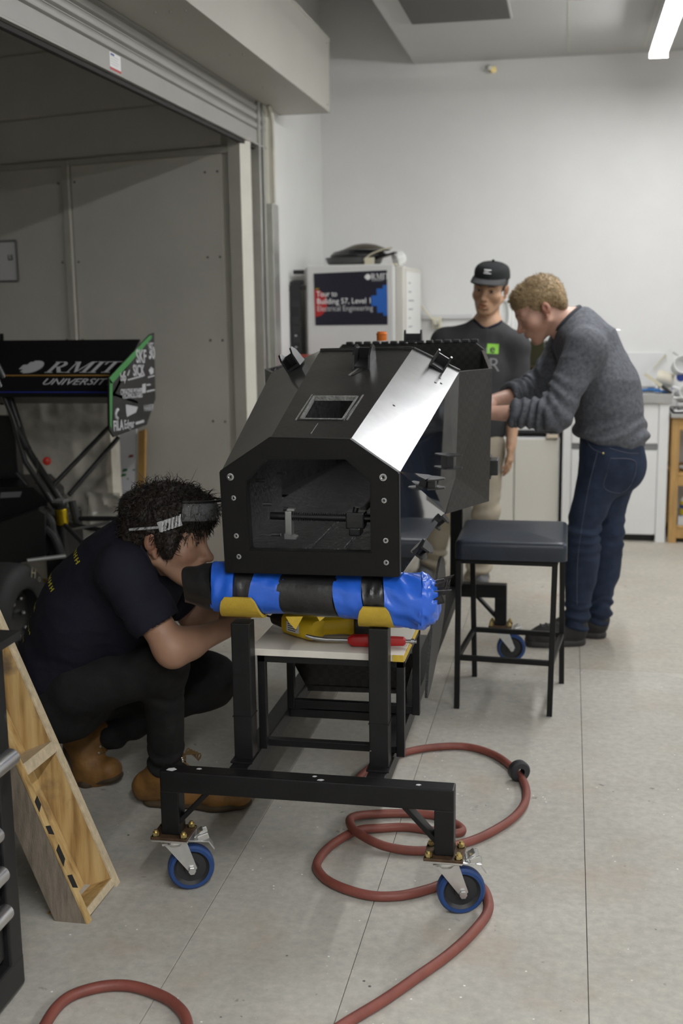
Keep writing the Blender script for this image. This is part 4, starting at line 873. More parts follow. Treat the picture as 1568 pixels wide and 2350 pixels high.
# ---------------------------------------------------------------- crouching man at the left
pa = thing('person', 'crouching person in navy t-shirt, black jeans and tan boots peering under the chassis nose', 'person', (-1.25, 3.2, 0))
SA = 1.08; hA = np.array((-1.114, 3.1, 0.879)); RA = frame((.985, -.06, -.10), (.05, .10, 1)); LA, TA = head_prims(hA, RA, SA, nose=1.08)
shR, elR, wrR = (-1.218, 3, 0.8081), (-1.07, 2.975, 0.5938), (-0.9573, 3.13, 0.6204); shL, elL, wrL = (-1.279, 3.34, 0.7442), (-1.122, 3.36, 0.5771), (-1.022, 3.36, 0.5922)
hpR, knR, anR = (-1.419, 3.14, 0.4191), (-1.154, 3.11, 0.5015), (-1.203, 3.25, 0.1272); hpL, knL, anL = (-1.521, 3.38, 0.3294), (-1.129, 3.46, 0.3421), (-1.487, 3.42, 0.1451)
c0, c1, c2, c3 = np.array((-1.23, 3.16, 0.8363)), np.array((-1.282, 3.17, 0.78)), np.array((-1.398, 3.21, 0.6481)), np.array((-1.508, 3.25, 0.4586)); back = nrm([-.84, 0, .55])
tor = [U(.06, fcone(c1, c2, .155, .165, back, .72)), U(.06, fcone(c2, c3, .165, .155, back, .78))]
prA = LA + [U(.03, fcone(TA(0, -.028, -.045), c0, .054, .062)), U(.05, fcone(c0, c1, .06, .09))] + [(o, k, f) for o, k, f in tor] + [U(.05, fcone(c1, shR, .07, .056)), U(.05, fcone(c1, shL, .07, .056))]
for a, b_, c in ((shR, elR, wrR), (shL, elL, wrL)): prA += [U(.03, fcone(a, b_, .054, .045)), U(.03, fcone(b_, c, .0465, .029)), U(.02, fcone(np.array(b_) * .93 + np.array(a) * .07, np.array(b_) * .7 + np.array(c) * .3, .044, .047))]
for a, b_, c in ((hpR, knR, anR), (hpL, knL, anL)): prA += [U(.04, fcone(a, b_, .075, .05)), U(.03, fcone(b_, c, .045, .034))]
dR = nrm(np.array(wrR) - elR); dhR = nrm([.45, .72, .40]); dhL = nrm([.62, -.25, .5]); hdR = hand_prims(wrR, dhR, (-.2, -.4, .85), -1, curl=.75, S=1.0); hdL = hand_prims(wrL, dhL, (0, -.6, .75), -1, curl=.6, S=1.0)
prA += hdR + hdL
hRc, hLc = np.array(wrR) + dhR * .075, np.array(wrL) + dhL * .075
tA = skin_tint(TA, RA, hA, SA, (.36, .205, .135), (.42, .16, .10), ((.16, .10, .07), .3))
figure(pa, prA, hA, SA, [hRc, hLc], tA, pts=[hA, c3, hRc, hLc, shR, elR, elL, knL, anR, anL])
eye_parts(TA, RA, hA, SA, pa, (.05, 1, -.02)); mat('brow_dark', (.022, .014, .009), .8); brows(TA, SA, pa, 'brow_dark', th=.0055); lashes(TA, SA, pa, 'brow_dark')
def creases(v, amp, fr, st=(1, 1, 1), fine=.35): p = v * np.array(st); return amp * (ridge(p * fr) * .8 + fine * ridge(p * fr * 2.3 + 7.1))
# t-shirt
slR = np.array(shR) * .42 + np.array(elR) * .58; slL = np.array(shL) * .4 + np.array(elL) * .6
shA = [U(.07, fcone(c1, c2, .172, .182, back, .74)), U(.07, fcone(c2, c3, .182, .176, back, .82)), U(.05, fcone(c3, c3 + np.array([-.03, 0, -.10]), .176, .16, back, .85)), U(.06, fcone(c0 + np.array([-.02, 0, -.012]), c1, .078, .12)),
       U(.05, fcone(c1, shR, .085, .073)), U(.05, fcone(c1, shL, .085, .073)), U(.025, fcone(shR, slR, .071, .074)), U(.03, fcone(shL, slL, .07, .072)), U(.03, fcone(c1 + np.array([.05, 0, -.05]), np.array((-1.282, 3.2, 0.5873)), .12, .10, (0, 1, 0), 1.3))]
dsl = nrm(np.array(elR) - shR); shA += [('s', .006, fcone(slR + dsl * .004, slR + dsl * .05, .062, .064)), ('s', .012, fcone(TA(0, -.02, -.02), c0 + np.array([.004, 0, .002]), .064, .070))]
def dA(v):
    d = creases(v, .0035, 9, (1, .6, 1.2)); t, r = along(v, shR, slR); m_ = np.exp(-((t - .75) / .45) ** 2) * (r < .12); d = d + m_ * .003 * np.sin(t * 16 + 3 * vnoise(v * 9)); return d
tsA = organic('t_shirt', shA, .0052, *box_of([c0, c3, shR, shL, slR, slL, c3 + np.array([-.1, 0, -.2])], .21), 'navy_cotton', pa, disp=dA)
from mathutils.bvhtree import BVHTree
bvA = BVHTree.FromObject(tsA, bpy.context.evaluated_depsgraph_get())
def snap(bv, p, off=.001, dirn=None):
    if dirn is not None:
        h = bv.ray_cast(Vector(p) - Vector(dirn) * .3, Vector(dirn)); 
        if h[0] is not None: return h[0] + h[1] * off
    h = bv.find_nearest(Vector(p)); return h[0] + h[1] * off
collar(tsA, TA(0, -.02, -.02), c0 + np.array([.004, 0, .002]), .064, .070, .0055, 'navy_cotton')
# rows of yellow print over the back
yp = MB(); g_ = np.random.default_rng(5)
for row, (px0, t) in enumerate(((0, .02), (1, .26), (2, .47), (3, .62), (4, .72))):
    ctr = c1 * (1 - t * 1.25) + c3 * t * 1.25 if t > 0 else c1; y = -.125 - .02 * (row % 2)
    while y < .12:
        w = g_.uniform(.008, .022); h = .016 if row < 3 else .009
        for s_ in (0, 1):
            q = [ctr + np.array([0, y + w * a, 0]) + (c3 - c1) / np.linalg.norm(c3 - c1) * (h * b_) for a, b_ in ((s_ * .7, 0), (s_ * .7 + .25, 0), (s_ * .7 + .25 - .1, 1), (s_ * .7 - .1, 1))]
            yp.add([snap(bvA, p, .0012, tuple(-back)) for p in q], [(0, 1, 2, 3)])
        q = [ctr + np.array([0, y + w * a, 0]) + (c3 - c1) / np.linalg.norm(c3 - c1) * (h * b_) for a, b_ in ((0, .4), (.9, .4), (.9, .58), (0, .58))]
        yp.add([snap(bvA, p, .0012, tuple(-back)) for p in q], [(0, 1, 2, 3)]); y += w + .007
obj('back_print', yp, 'print_yellow', tsA, label='rows of small yellow lettering across the back', kind='stuff')
# jeans
pel = np.array((-1.508, 3.255, 0.3819))
jnA = [U(.06, fcone(c3 + np.array([0, 0, -.04]), pel, .15, .165, (1, 0, 0), .85)), U(.06, fell(pel + np.array([-.03, .07, -.03]), (.13, .12, .13))), U(.06, fell(pel + np.array([-.03, -.07, -.03]), (.13, .12, .13)))]
for a, b_, c, r1 in ((hpR, knR, anR, .062), (hpL, knL, anL, .078)):
    e = np.array(b_) * .03 + np.array(c) * .97; jnA += [U(.05, fcone(a, b_, .100, r1 + .008)), U(.03, fcone(b_, e, r1, .052)), U(.03, fell(b_, (r1 + .006, r1 + .004, r1 + .008)))]
def dJ(v):
    d = creases(v, .003, 10); t, r = along(v, knR, anR); d = d + np.clip((t - .72) / .2, 0, 1) * (r < .1) * .008 * np.sin(t * 48 + 4 * vnoise(v * 14)); t2, r2 = along(v, knL, anL); d = d + (r2 < .12) * np.clip((t2 - .5) / .4, 0, 1) * .006 * np.sin(t2 * 30 + 4 * vnoise(v * 12))
    for kn in (knR, knL): q = np.linalg.norm(v - np.array(kn), axis=1); d = d + np.exp(-(q / .11) ** 2) * .004 * np.sin(q * 110 + 5 * vnoise(v * 11))
    return d
organic('jeans', jnA, .0052, *box_of([pel, knR, knL, anR, anL], .19), 'black_denim', pa, disp=dJ)
# boots: right one flat on the floor, left one flexed on its toes
def boot(par, heel, toe, ball, ank, shaft, sole_n, W=.048, bent=False, m='tan_leather', ms='boot_sole'):
    heel, toe, ball, ank, shaft = [np.array(p, float) for p in (heel, toe, ball, ank, shaft)]; up = nrm(sole_n) ; f1 = nrm(ball - heel); f2 = nrm(toe - ball); side = nrm(np.cross(f1, up)); up2 = np.cross(side, f2) if bent else up
    if np.dot(up2, [0, 0, 1]) < 0: up2 = -up2
    P = [U(.03, fcone(heel + up * .055, ball + up * .045, .040, .043, side, 1.02)), U(.03, fcone(ball + up2 * .045, toe - f2 * .045 + up2 * .040, .045, .042, side, 1.08)), U(.03, fcone(ank, ball * .55 + heel * .45 + up * .05, .046, .044)), U(.03, fcone(heel + up * .06 + f1 * .008, ank, .043, .047)), U(.025, fcone(ank, shaft, .048, .053)), ('s', .004, fcone(shaft, shaft + nrm(shaft - ank) * .05, .045, .047)), ('s', 0, fplane(heel + up * .018, up)) if not bent else ('u', 0, fcone(toe, toe, .001, .001))]
    lo, hi = box_of([heel, toe, ball, ank, shaft], .085); b = organic('boot', P, .0034, lo, hi, m, par, disp=lambda v: .0016 * ridge(v * 22))
    pts = []; so_ = [U(.02, fcone(heel + up * .014 + f1 * .035, ball + up * .014, .040, .046, up, .40)), U(.02, fcone(ball + up2 * .014, toe - f2 * .044 + up2 * .016, .047, .043, up2, .42)), U(.01, fcone(heel + up * .010 + f1 * .03, heel + up * .010 + f1 * .075, .040, .038, up, .42))]
    if not bent: so_.append(('i', .002, fplane(heel + up * .030, up))); so_.append(('i', .001, fplane(heel + up * .0005, -up)))
    organic('sole', so_, .0034, lo, hi, ms, b)
    # tongue side: laces cross from the ball to the shaft
    lc = MB(); ey = MB(); fwd = nrm(f1 + 0); n_ = 6
    bv = BVHTree.FromObject(b, bpy.context.evaluated_depsgraph_get())
    a0 = ball * .75 + heel * .25 + up * .10; a1 = shaft + f1 * .06 if not bent else shaft + nrm(np.cross(side, shaft - ank)) * .05
    out = nrm(np.cross(side, a1 - a0)); out = out if np.dot(out, a0 - (heel + ank) / 2) > 0 else -out
    prev = None
    for k in range(n_):
        t = k / (n_ - 1); c = a0 * (1 - t) + a1 * t; l, r = [snap(bv, c + side * s_ * .022 + out * .02, .002) for s_ in (-1, 1)]
        lc.tube([l, (Vector(l) + Vector(r)) / 2 + Vector(out) * .006, r], .0026, 6)
        if prev: lc.tube([prev, (Vector(prev) + Vector(r)) / 2 + Vector(out) * .007, r], .0026, 6)
        prev = l
        for q in (l, r): ey.ball(tuple(q), .0042, 8, 5)
    for k in range(5): lc.tube(spline([prev, Vector(prev) + Vector(out) * (.015 + .004 * k) + Vector((.006 * k, 0, .012 - .006 * k)), Vector(prev) + Vector(out) * .03 + Vector((.004 * k, .005, -.02 - .004 * k))], 4), .0026, 6)
    obj('lace', lc, 'lace_brown', b); obj('eyelet', ey, 'eyelet', b)['kind'] = 'stuff'
    return b
boot(pa, (-1.277, 3.258, 0), (-0.9398, 3.281, 0), (-1.047, 3.263, 0), (-1.213, 3.25, 0.1007), (-1.203, 3.25, 0.1588), (0, 0, 1), W=.05)
boot(pa, (-1.603, 3.39, 0.1163), (-1.399, 3.37, 0.01992), (-1.524, 3.38, -0.008136), (-1.54, 3.4, 0.1163), (-1.466, 3.42, 0.1736), nrm(np.array((-1.506, 3.39, 0.1554)) - np.array((-1.566, 3.39, 0.06096))), bent=True)
# hair: dark wavy mop
def hmass(T, R, S, items): return [(op, k * S, fell(T(*p), np.array(r) * S, R)) for op, p, r, k in items]
hpA = hmass(TA, RA, SA, [('u', (0, -.024, .058), (.089, .110, .088), .02), ('u', (0, .035, .085), (.074, .080, .056), .03), ('u', (0, -.075, .0), (.070, .052, .062), .03), ('u', (.072, .025, .012), (.014, .026, .045), .02), ('u', (-.072, .025, .012), (.014, .026, .045), .02), ('s', (0, .105, -.030), (.080, .062, .064), .012), ('s', (.088, -.012, -.024), (.030, .021, .027), .008), ('s', (-.088, -.012, -.024), (.030, .021, .027), .008), ('s', (0, .02, -.12), (.10, .10, .075), .01)])
lo, hi = box_of([hA], .19)
hr = organic('hair', hpA, .0032, lo, hi, 'hair_dark', pa, disp=lambda v: .007 * ridge(v * np.array([30, 30, 16])) + .004 * ridge(v * 70))
hv = np.zeros((len(hr.data.vertices), 3), np.float32); hr.data.vertices.foreach_get('co', hv.ravel()) if False else None
hv = np.array([v.co[:] for v in hr.data.vertices]); hn = np.array([v.normal[:] for v in hr.data.vertices]); q = (hv - hA) @ np.linalg.inv(RA).T / SA
ok = np.where((q[:, 2] > -.04) & (hn @ (RA @ np.array([0, 0, 1])) > -.35))[0]; pk = rng.choice(ok, 2600); vl = q[pk]
d_ = hn[pk] * .55 + (RA @ np.array([0, .25, -.35])) + rng.normal(0, .35, (len(pk), 3)); top = vl[:, 2] > .10
ln_ = rng.uniform(.022, .05, len(pk)) * np.where(top, 1.15, .8); s1 = strands(hv[pk] - hn[pk] * .006, d_, ln_, .0017, sag=.35, curl=.55, seg=5, seedv=3)
pt_ = rng.choice(np.where((q[:, 2] > .115) & (q[:, 1] > -.09))[0], 46); s2 = strands(hv[pt_], hn[pt_] + rng.normal(0, .5, (46, 3)), rng.uniform(.035, .075, 46), .0008, sag=.1, curl=.75, seg=8, seedv=4, freq=1.4)
pf = rng.choice(np.where((q[:, 1] > .062) & (q[:, 2] < .105) & (q[:, 2] > .02))[0], 260); s3 = strands(hv[pf], hn[pf] * .4 + RA @ np.array([0, .1, -.9]) + rng.normal(0, .25, (260, 3)), rng.uniform(.02, .038, 260), .0018, sag=.3, curl=.4, seg=5, seedv=6)
o = obj('hair_lock', arr_mesh('hair_lock', [s1, s2, s3]), 'hair_dark', hr); o['kind'] = 'stuff'
# safety glasses pushed up into the hair
gl = thing('safety_glasses', 'clear safety glasses with ribbed sides pushed up on the dark hair', 'safety glasses', tuple(hA))
def gpt(a, z, r=1.0): return Vector(TA(.094 * r * math.sin(a), .012 + .122 * r * math.cos(a), z))
ls = MB(); n = 24; vs_ = []; fs_ = []
for i in range(n + 1):
    a = -1.15 + 2.3 * i / n
    for z in (.062, .078, .094, .108): vs_.append(gpt(a, z + .012 * math.cos(a)))
for i in range(n):
    for k in range(3): fs_.append((i * 4 + k, i * 4 + k + 1, (i + 1) * 4 + k + 1, (i + 1) * 4 + k))
ls.add(vs_, fs_); lo_ = obj('lens', ls, 'clear_plastic', gl, smooth=True); sm = lo_.modifiers.new('t', 'SOLIDIFY'); sm.thickness = .0012
for s in (-1, 1):
    tm = MB(); tm.bar(gpt(s * 1.15, .070), gpt(s * 1.62, .045, 1.03), .003, .030, up=tuple(RA[:, 2])); tm.bar(gpt(s * 1.62, .045, 1.03), Vector(TA(s * .094, -.075, .028)), .003, .008, up=tuple(RA[:, 2])); t_ = obj('temple', tm, 'clear_thick', gl)
    for k in range(6): a = 1.18 + .07 * k; obj('vent_rib', MB().bar(gpt(s * a, .054 - k * .004, 1.02), gpt(s * a, .086 - k * .005, 1.02), .003, .003, bev=.0006), 'rib_highlight', t_)
obj('brow_bar', MB().tube([gpt(-1.15 + 2.3 * i / 20, .113 + .012 * math.cos(-1.15 + 2.3 * i / 20), 1.01) for i in range(21)], .0032, 8), 'frame_black', gl, smooth=True)

# ---------------------------------------------------------------- standing man with the cap
pb = thing('person', 'standing person in black cap, charcoal t-shirt and beige trousers behind the chassis', 'person', (-.5, 6.3, 0))
SB = 1.08; hB = np.array((-0.4205, 6.3, 1.605)); RB = frame((-.21, -.96, -.17), (.13, 0, 1)); LB, TB = head_prims(hB, RB, SB, mouth=.006, nose=1.12, jaw=1.0)
nb = np.array((-0.4369, 6.33, 1.413)); s1_, s2_ = (-0.6611, 6.33, 1.329), (-0.283, 6.33, 1.303); ch_, wa_, pv_ = np.array((-0.4771, 6.33, 1.199)), np.array((-0.4981, 6.32, 0.9651)), np.array((-0.5016, 6.32, 0.7988))
e1_, w1_ = (-0.6881, 6.28, 1.05), (-0.5601, 6.02, 1.026); e2_, w2_ = (-0.2845, 6.34, 1.03), (-0.2974, 6.24, 0.7819)
prB = LB + [U(.03, fcone(TB(0, -.028, -.045), nb, .052, .058)), U(.05, fcone(nb, ch_, .06, .12, (0, 1, 0), .7)), U(.06, fcone(ch_, wa_, .15, .13, (0, 1, 0), .7)), U(.05, fcone(wa_, pv_, .13, .14, (0, 1, 0), .7)), U(.05, fcone(nb, s1_, .05, .055)), U(.05, fcone(nb, s2_, .05, .055))]
for a, b_, c in ((s1_, e1_, w1_), (s2_, e2_, w2_)): prB += [U(.03, fcone(a, b_, .050, .041)), U(.03, fcone(b_, c, .042, .027))]
l1 = [(-0.5688, 6.33, 0.7731), (-0.663, 6.28, 0.4287), (-0.7395, 6.36, 0.07666)]; l2 = [(-0.4292, 6.3, 0.7781), (-0.4266, 6.24, 0.4285), (-0.4716, 6.28, 0.066)]
for a, b_, c in (l1, l2): prB += [U(.04, fcone(a, b_, .075, .05)), U(.03, fcone(b_, c, .045, .034))]
prB += hand_prims(w2_, (-.06, -.12, -1), (-1, .25, 0), 1, curl=.22, S=1.0) + hand_prims(w1_, (.6, -.7, .05), (.2, .3, -.9), -1, curl=.4)
tB = skin_tint(TB, RB, hB, SB, (.44, .265, .165), (.46, .22, .14))
figure(pb, prB, hB, SB, [np.array(w2_) + np.array([0, -.01, -.09]), np.array(w1_) + np.array([.05, -.06, 0])], tB, pts=[hB, s1_, s2_, e1_, e2_, w1_, w2_, l1[2], l2[2]], body_vox=.007)
eye_parts(TB, RB, hB, SB, pb, (-.1, 1, -.35)); brows(TB, SB, pb, 'hair_black', th=.0046); lashes(TB, SB, pb, 'hair_black')
hpB = hmass(TB, RB, SB, [('u', (0, -.020, .045), (.080, .103, .080), .02), ('s', (0, 0, .15), (.2, .2, .07), .005), ('s', (0, .10, -.02), (.12, .078, .10), .01), ('s', (0, .0, -.07), (.12, .13, .072), .01), ('s', (.09, -.012, -.01), (.022, .02, .03), .005), ('s', (-.09, -.012, -.01), (.022, .02, .03), .005)])
organic('hair', hpB, .004, *box_of([hB], .16), 'hair_black', pb, disp=lambda v: .0015 * ridge(v * 160))
# cap: crown of panels, short brim, label
cp = hmass(TB, RB, SB, [('u', (0, -.018, .052), (.0865, .112, .085), .01), ('u', (0, -.006, .092), (.074, .092, .045), .03), ('i', (0, -.018, .03), (.5, .5, .096), .03), ('s', (0, -.016, .045), (.080, .104, .070), .003)]); cp = cp[:2] + [('i', .03 * SB, fplane(TB(0, 0, .137), RB[:, 2])), ('s', .004, fplane(TB(0, 0, .054), RB[:, 2])), cp[3]]
cap = organic('cap', cp, .0034, *box_of([hB + np.array([0, 0, .07])], .17), 'cap_black', pb, disp=lambda v: .0014 * vnoise(v * 28))
bv_ = []; bf_ = []; n = 18
for i in range(n + 1):
    a = -1.2 + 2.4 * i / n
    for (k, dz) in ((0, .064), (.5, .062), (1, .053), (1, .048), (.5, .056), (0, .059)):
        bv_.append(TB((.087 + .006 * k) * math.sin(a), -.016 + .112 * math.cos(a) + k * .066 * max(0, math.cos(a * 1.15)) ** .6, dz - .012 * k * abs(math.sin(a)) ** 2))
for i in range(n):
    for k in range(6): bf_.append((i * 6 + k, i * 6 + (k + 1) % 6, (i + 1) * 6 + (k + 1) % 6, (i + 1) * 6 + k))
fabric('cap_brim', (.05, .05, .052)); obj('brim', MB().add(bv_, bf_), 'cap_brim', cap, smooth=True)
lb = MB(); bvC = BVHTree.FromObject(cap, bpy.context.evaluated_depsgraph_get())
for (x0, x1, z0, z1) in ((-.020, .014, .105, .109), (-.022, .014, .090, .094), (-.010, .012, .0975, .101)):
    g0 = [[snap(bvC, TB(x, .15, z), .0012, tuple(-RB[:, 1])) for x in np.linspace(x0, x1, 7)] for z in (z0, z1)]
    for k in range(6): lb.add([g0[0][k], g0[0][k + 1], g0[1][k + 1], g0[1][k]], [(0, 1, 2, 3)])
obj('cap_patch', lb, 'white_print', cap, label='small white embroidered lines on the crown')
obj('cap_button', MB().ball(tuple(TB(0, -.014, .137)), .008, 10, 6), 'cap_black', cap, smooth=True)
# t-shirt
slb = np.array(s2_) * .30 + np.array(e2_) * .78 - np.array(s2_) * .08; sla = np.array(s1_) * .25 + np.array(e1_) * .75
shB = [U(.06, fcone(nb + np.array([0, 0, -.045]), ch_, .075, .16, (0, 1, 0), .72)), U(.06, fcone(ch_, wa_, .172, .165, (0, 1, 0), .74)), U(.05, fcone(wa_, pv_ + np.array([0, 0, -.01]), .165, .168, (0, 1, 0), .76)), U(.06, fcone(nb + np.array([0, 0, -.03]), s1_, .07, .070)), U(.06, fcone(nb + np.array([0, 0, -.03]), s2_, .07, .070)), U(.03, fcone(s1_, sla, .070, .078)), U(.03, fcone(s2_, slb, .070, .078)),
       ('s', .01, fcone(TB(0, -.02, -.03), nb + np.array([0, -.012, -.02]), .062, .070)), ('s', .004, fplane(pv_ + np.array([0, 0, .0]), (0, 0, -1)) if False else fplane((0, 0, .825), (0, 0, 1)))]
tsB = organic('t_shirt', shB, .006, *box_of([nb, s1_, s2_, sla, slb, pv_], .21), 'grey_cotton', pb, disp=lambda v: creases(v, .0045, 8, (1.3, 1, .6)))
bvB = BVHTree.FromObject(tsB, bpy.context.evaluated_depsgraph_get())
def print_on(bv, mb_, off=.0015, dirn=(0, 1, 0)):
    m2 = MB(); m2.add([snap(bv, p, off, dirn) for p in mb_.v], mb_.f); return m2
def gridrect(mb, c, ex, ey, w, h, n=6):
    c, ex, ey = np.array(c), nrm(ex), nrm(ey)
    for i in range(n):
        for j in range(n): mb.add([c + ex * (w * (a / n - .5)) + ey * (h * (b_ / n - .5)) for a, b_ in ((i, j), (i + 1, j), (i + 1, j + 1), (i, j + 1))], [(0, 1, 2, 3)])
    return mb
pq = gridrect(MB(), (-0.3986, 6.15, 1.295), (1, 0, -.06), (.06, 0, 1), .060, .052); gp = obj('chest_print', print_on(bvB, pq), 'print_green', tsB, label='green square print on the chest')
e_ = text_mb('e', .06, tuple(np.array((-0.4165, 6.15, 1.275))), (1, 0, -.06), (.06, 0, 1), bold=.001, depth=0); obj('print_letter', print_on(bvB, e_, .0028), 'grey_cotton', gp)
mat('print_pale', (.22, .22, .22), .8); e_ = text_mb('K', .05, tuple(np.array((-0.4369, 6.15, 1.286))), (1, 0, -.06), (.06, 0, 1), depth=0); 
for tx, x, y, s_ in (('K', 1111, 808, .045), ('R', 1118, 853, .10), ('/', 1113, 850, .09)):
    e_ = text_mb(tx, s_, (-0.4224, 6.15, 1.18) if tx == 'R' else ((-0.4391, 6.15, 1.272) if tx == 'K' else (-0.4361, 6.15, 1.186)), (1, 0, -.06), (.06, 0, 1), bold=-.001, depth=0); obj('print_letter', print_on(bvB, e_, .0022), 'print_pale', gp)
collar(tsB, TB(0, -.02, -.03), nb + np.array([0, -.012, -.02]), .062, .070, .0075, 'navy_cotton')
# trousers, shoes
trB = [U(.05, fell(pv_ + np.array([0, .01, -.05]), (.165, .12, .12)))]
for a, b_, c in (l1, l2): trB += [U(.05, fcone(a, b_, .092, .070)), U(.03, fcone(b_, np.array(c) + np.array([0, 0, -.01]), .068, .062))]
trB += [('i', .004, fplane((0, 0, .90), (0, 0, 1)))]
def dT(v):
    d = creases(v, .004, 9)
    for l in (l1, l2):
        t, r = along(v, l[1], l[2]); d = d + (r < .13) * (np.clip((t - .55) / .3, 0, 1) * .011 * np.sin(t * 30 + 3 * vnoise(v * 9)) + np.exp(-(t / .25) ** 2) * .005 * np.sin(t * 24 + 3 * vnoise(v * 9)))
    return d
organic('trousers', trB, .006, *box_of([pv_ + np.array([0, 0, .1]), *l1, *l2], .19), 'beige_chino', pb, disp=dT)
def shoe(par, heel, toe, ank, m, ms, h=.055, W=.042):
    heel, toe, ank = [np.array(p, float) for p in (heel, toe, ank)]; heel[2] = toe[2] = 0; f = nrm(toe - heel); up = np.array([0, 0, 1.]); sd = np.cross(f, up); L = np.linalg.norm(toe - heel); ball = heel + f * L * .68
    P = [U(.03, fcone(heel + f * .04 + up * .055, ball + up * .04, .038, .043)), U(.03, fcone(ball + up * .04, toe - f * .042 + up * .034, .045, .038)), U(.04, fcone(heel + f * .045 + up * .06, ank, .040, .042)), U(.04, fcone(heel + f * .05 + up * .085, ball + up * .05, .038, .03)), ('s', 0, fplane(up * .026, up))]
    lo, hi = box_of([heel, toe, ank], .09); b = organic('shoe', P, .0045, lo, hi, m, par, disp=lambda v: .001 * ridge(v * 25))
    so_ = [U(.02, fcone(heel + f * .04 + up * .015, ball + up * .015, .042, .048)), U(.02, fcone(ball + up * .015, toe - f * .044 + up * .015, .048, .041)), ('i', .002, fplane(up * .031, up)), ('i', .001, fplane(up * .0005, -up))]; organic('sole', so_, .0045, lo, hi, ms, b)
    lc = MB(); bv = BVHTree.FromObject(b, bpy.context.evaluated_depsgraph_get())
    for k in range(5):
        c = heel * (.62 - .085 * k) + toe * (.38 + .085 * k) + up * .2; a = [snap(bv, c + sd * s_ * .024, .002, (0, 0, -1)) for s_ in (-1, -.5, 0, .5, 1)]; lc.tube(a, .003, 6)
    obj('lace', lc, ms, b); return b
boot_o = shoe(pb, (-0.5124, 6.525, 0), (-0.4375, 6.181, 0), (-0.478, 6.33, 0.07906), 'shoe_grey', 'shoe_grey'); shoe(pb, (-0.7802, 6.601, 0), (-0.7578, 6.206, 0), (-0.7491, 6.4, 0.06731), 'shoe_grey', 'shoe_grey')

# ---------------------------------------------------------------- blond man bending over the chassis
pc = thing('person', 'short haired blond person in grey knit sweater and blue jeans, bent forward at work', 'person', (.12, 5.25, 0))
SC = 1.06; hC = np.array((-0.1243, 5.22, 1.5)); RC = frame((-.865, -.06, -.50), (0, 0, 1)); LC, TC = head_prims(hC, RC, SC, nose=1.05, jaw=1.05)
nc = np.array((0.03053, 5.27, 1.43)); sn, en_, wn = (0.06777, 5.07, 1.336), (-0.05869, 4.99, 1.069), (-0.3233, 5, 1.071); sf, ef, wf = (-0.01123, 5.45, 1.335), (-0.1525, 5.42, 1.138), (-0.338, 5.22, 1.101)
t1, t2, t3 = np.array((0.08327, 5.27, 1.341)), np.array((0.1688, 5.27, 1.15)), np.array((0.1869, 5.27, 0.9665)); bk = nrm([.9, 0, .43])
prC = LC + [U(.035, fcone(TC(0, -.03, -.045), nc, .056, .064)), U(.04, fcone(nc, t1 + np.array([-.03, 0, -.01]), .062, .085)), U(.06, fcone(t1 + np.array([-.04, 0, -.01]), t2 + np.array([-.02, 0, 0]), .14, .145, bk, .68)), U(.06, fcone(t2, t3, .155, .15, (1, 0, 0), .75)), U(.05, fcone(nc, sn, .055, .058)), U(.05, fcone(nc, sf, .055, .058))]
for a, b_, c in ((sn, en_, wn), (sf, ef, wf)): prC += [U(.03, fcone(a, b_, .054, .045)), U(.03, fcone(b_, c, .047, .030))]
m1 = [(0.168, 5.18, 0.8708), (0.07467, 5.17, 0.5338), (0.05756, 5.19, 0.1137)]; m2 = [(0.2127, 5.37, 0.8467), (0.1829, 5.36, 0.5055), (0.1588, 5.33, 0.1208)]
for a, b_, c in (m1, m2): prC += [U(.04, fcone(a, b_, .08, .052)), U(.03, fcone(b_, c, .047, .036))]
prC += hand_prims(wn, np.array(wn) - np.array(en_), (0, -.3, -.95), -1, curl=.5) + hand_prims(wf, np.array(wf) - np.array(ef), (0, .3, -.95), 1, curl=.5)
tC = skin_tint(TC, RC, hC, SC, (.53, .31, .235), (.60, .24, .17), ((.36, .17, .085), .55))
figure(pc, prC, hC, SC, [np.array(wn) + nrm(np.array(wn) - en_) * .08, np.array(wf) + nrm(np.array(wf) - ef) * .08], tC, pts=[hC, t3, sn, sf, en_, ef, wn, wf, m1[2], m2[2]], body_vox=.006)
eye_parts(TC, RC, hC, SC, pc, (0, 1, -.5), ); mat('brow_blond', (.30, .19, .10), .8); brows(TC, SC, pc, 'brow_blond', th=.0035); lashes(TC, SC, pc, 'brow_blond')
hpC = hmass(TC, RC, SC, [('u', (0, -.018, .052), (.0815, .1045, .086), .02), ('u', (0, .045, .080), (.062, .050, .042), .03), ('u', (0, -.075, .005), (.064, .038, .055), .02), ('s', (0, .112, -.006), (.10, .068, .066), .008), ('s', (.094, -.010, -.012), (.034, .034, .038), .008), ('s', (-.094, -.010, -.012), (.034, .034, .038), .008), ('s', (0, .02, -.10), (.11, .125, .075), .012), ('s', (.10, .06, .0), (.045, .05, .028), .01), ('s', (-.10, .06, .0), (.045, .05, .028), .01)])
hc_ = organic('hair', hpC, .0034, *box_of([hC], .18), 'hair_blond', pc, disp=lambda v: .0022 * ridge(v * 90))
hv = np.array([v.co[:] for v in hc_.data.vertices]); hn = np.array([v.normal[:] for v in hc_.data.vertices]); q = (hv - hC) @ np.linalg.inv(RC).T / SC
pk = rng.choice(np.where(np.linalg.norm(q - np.array([0, -.018, .052]), axis=1) > .07)[0], 4200); d_ = hn[pk] * .6 + RC @ np.array([0, .45, -.1]) + rng.normal(0, .25, (len(pk), 3)); up3 = q[pk][:, 2] > .09
o = obj('hair_lock', arr_mesh('hair_lock', [strands(hv[pk] - hn[pk] * .003, d_, rng.uniform(.008, .014, len(pk)) * np.where(up3, 1.5, 1), .0012, curl=.15, seg=3, seedv=9)]), 'hair_blond', hc_); o['kind'] = 'stuff'
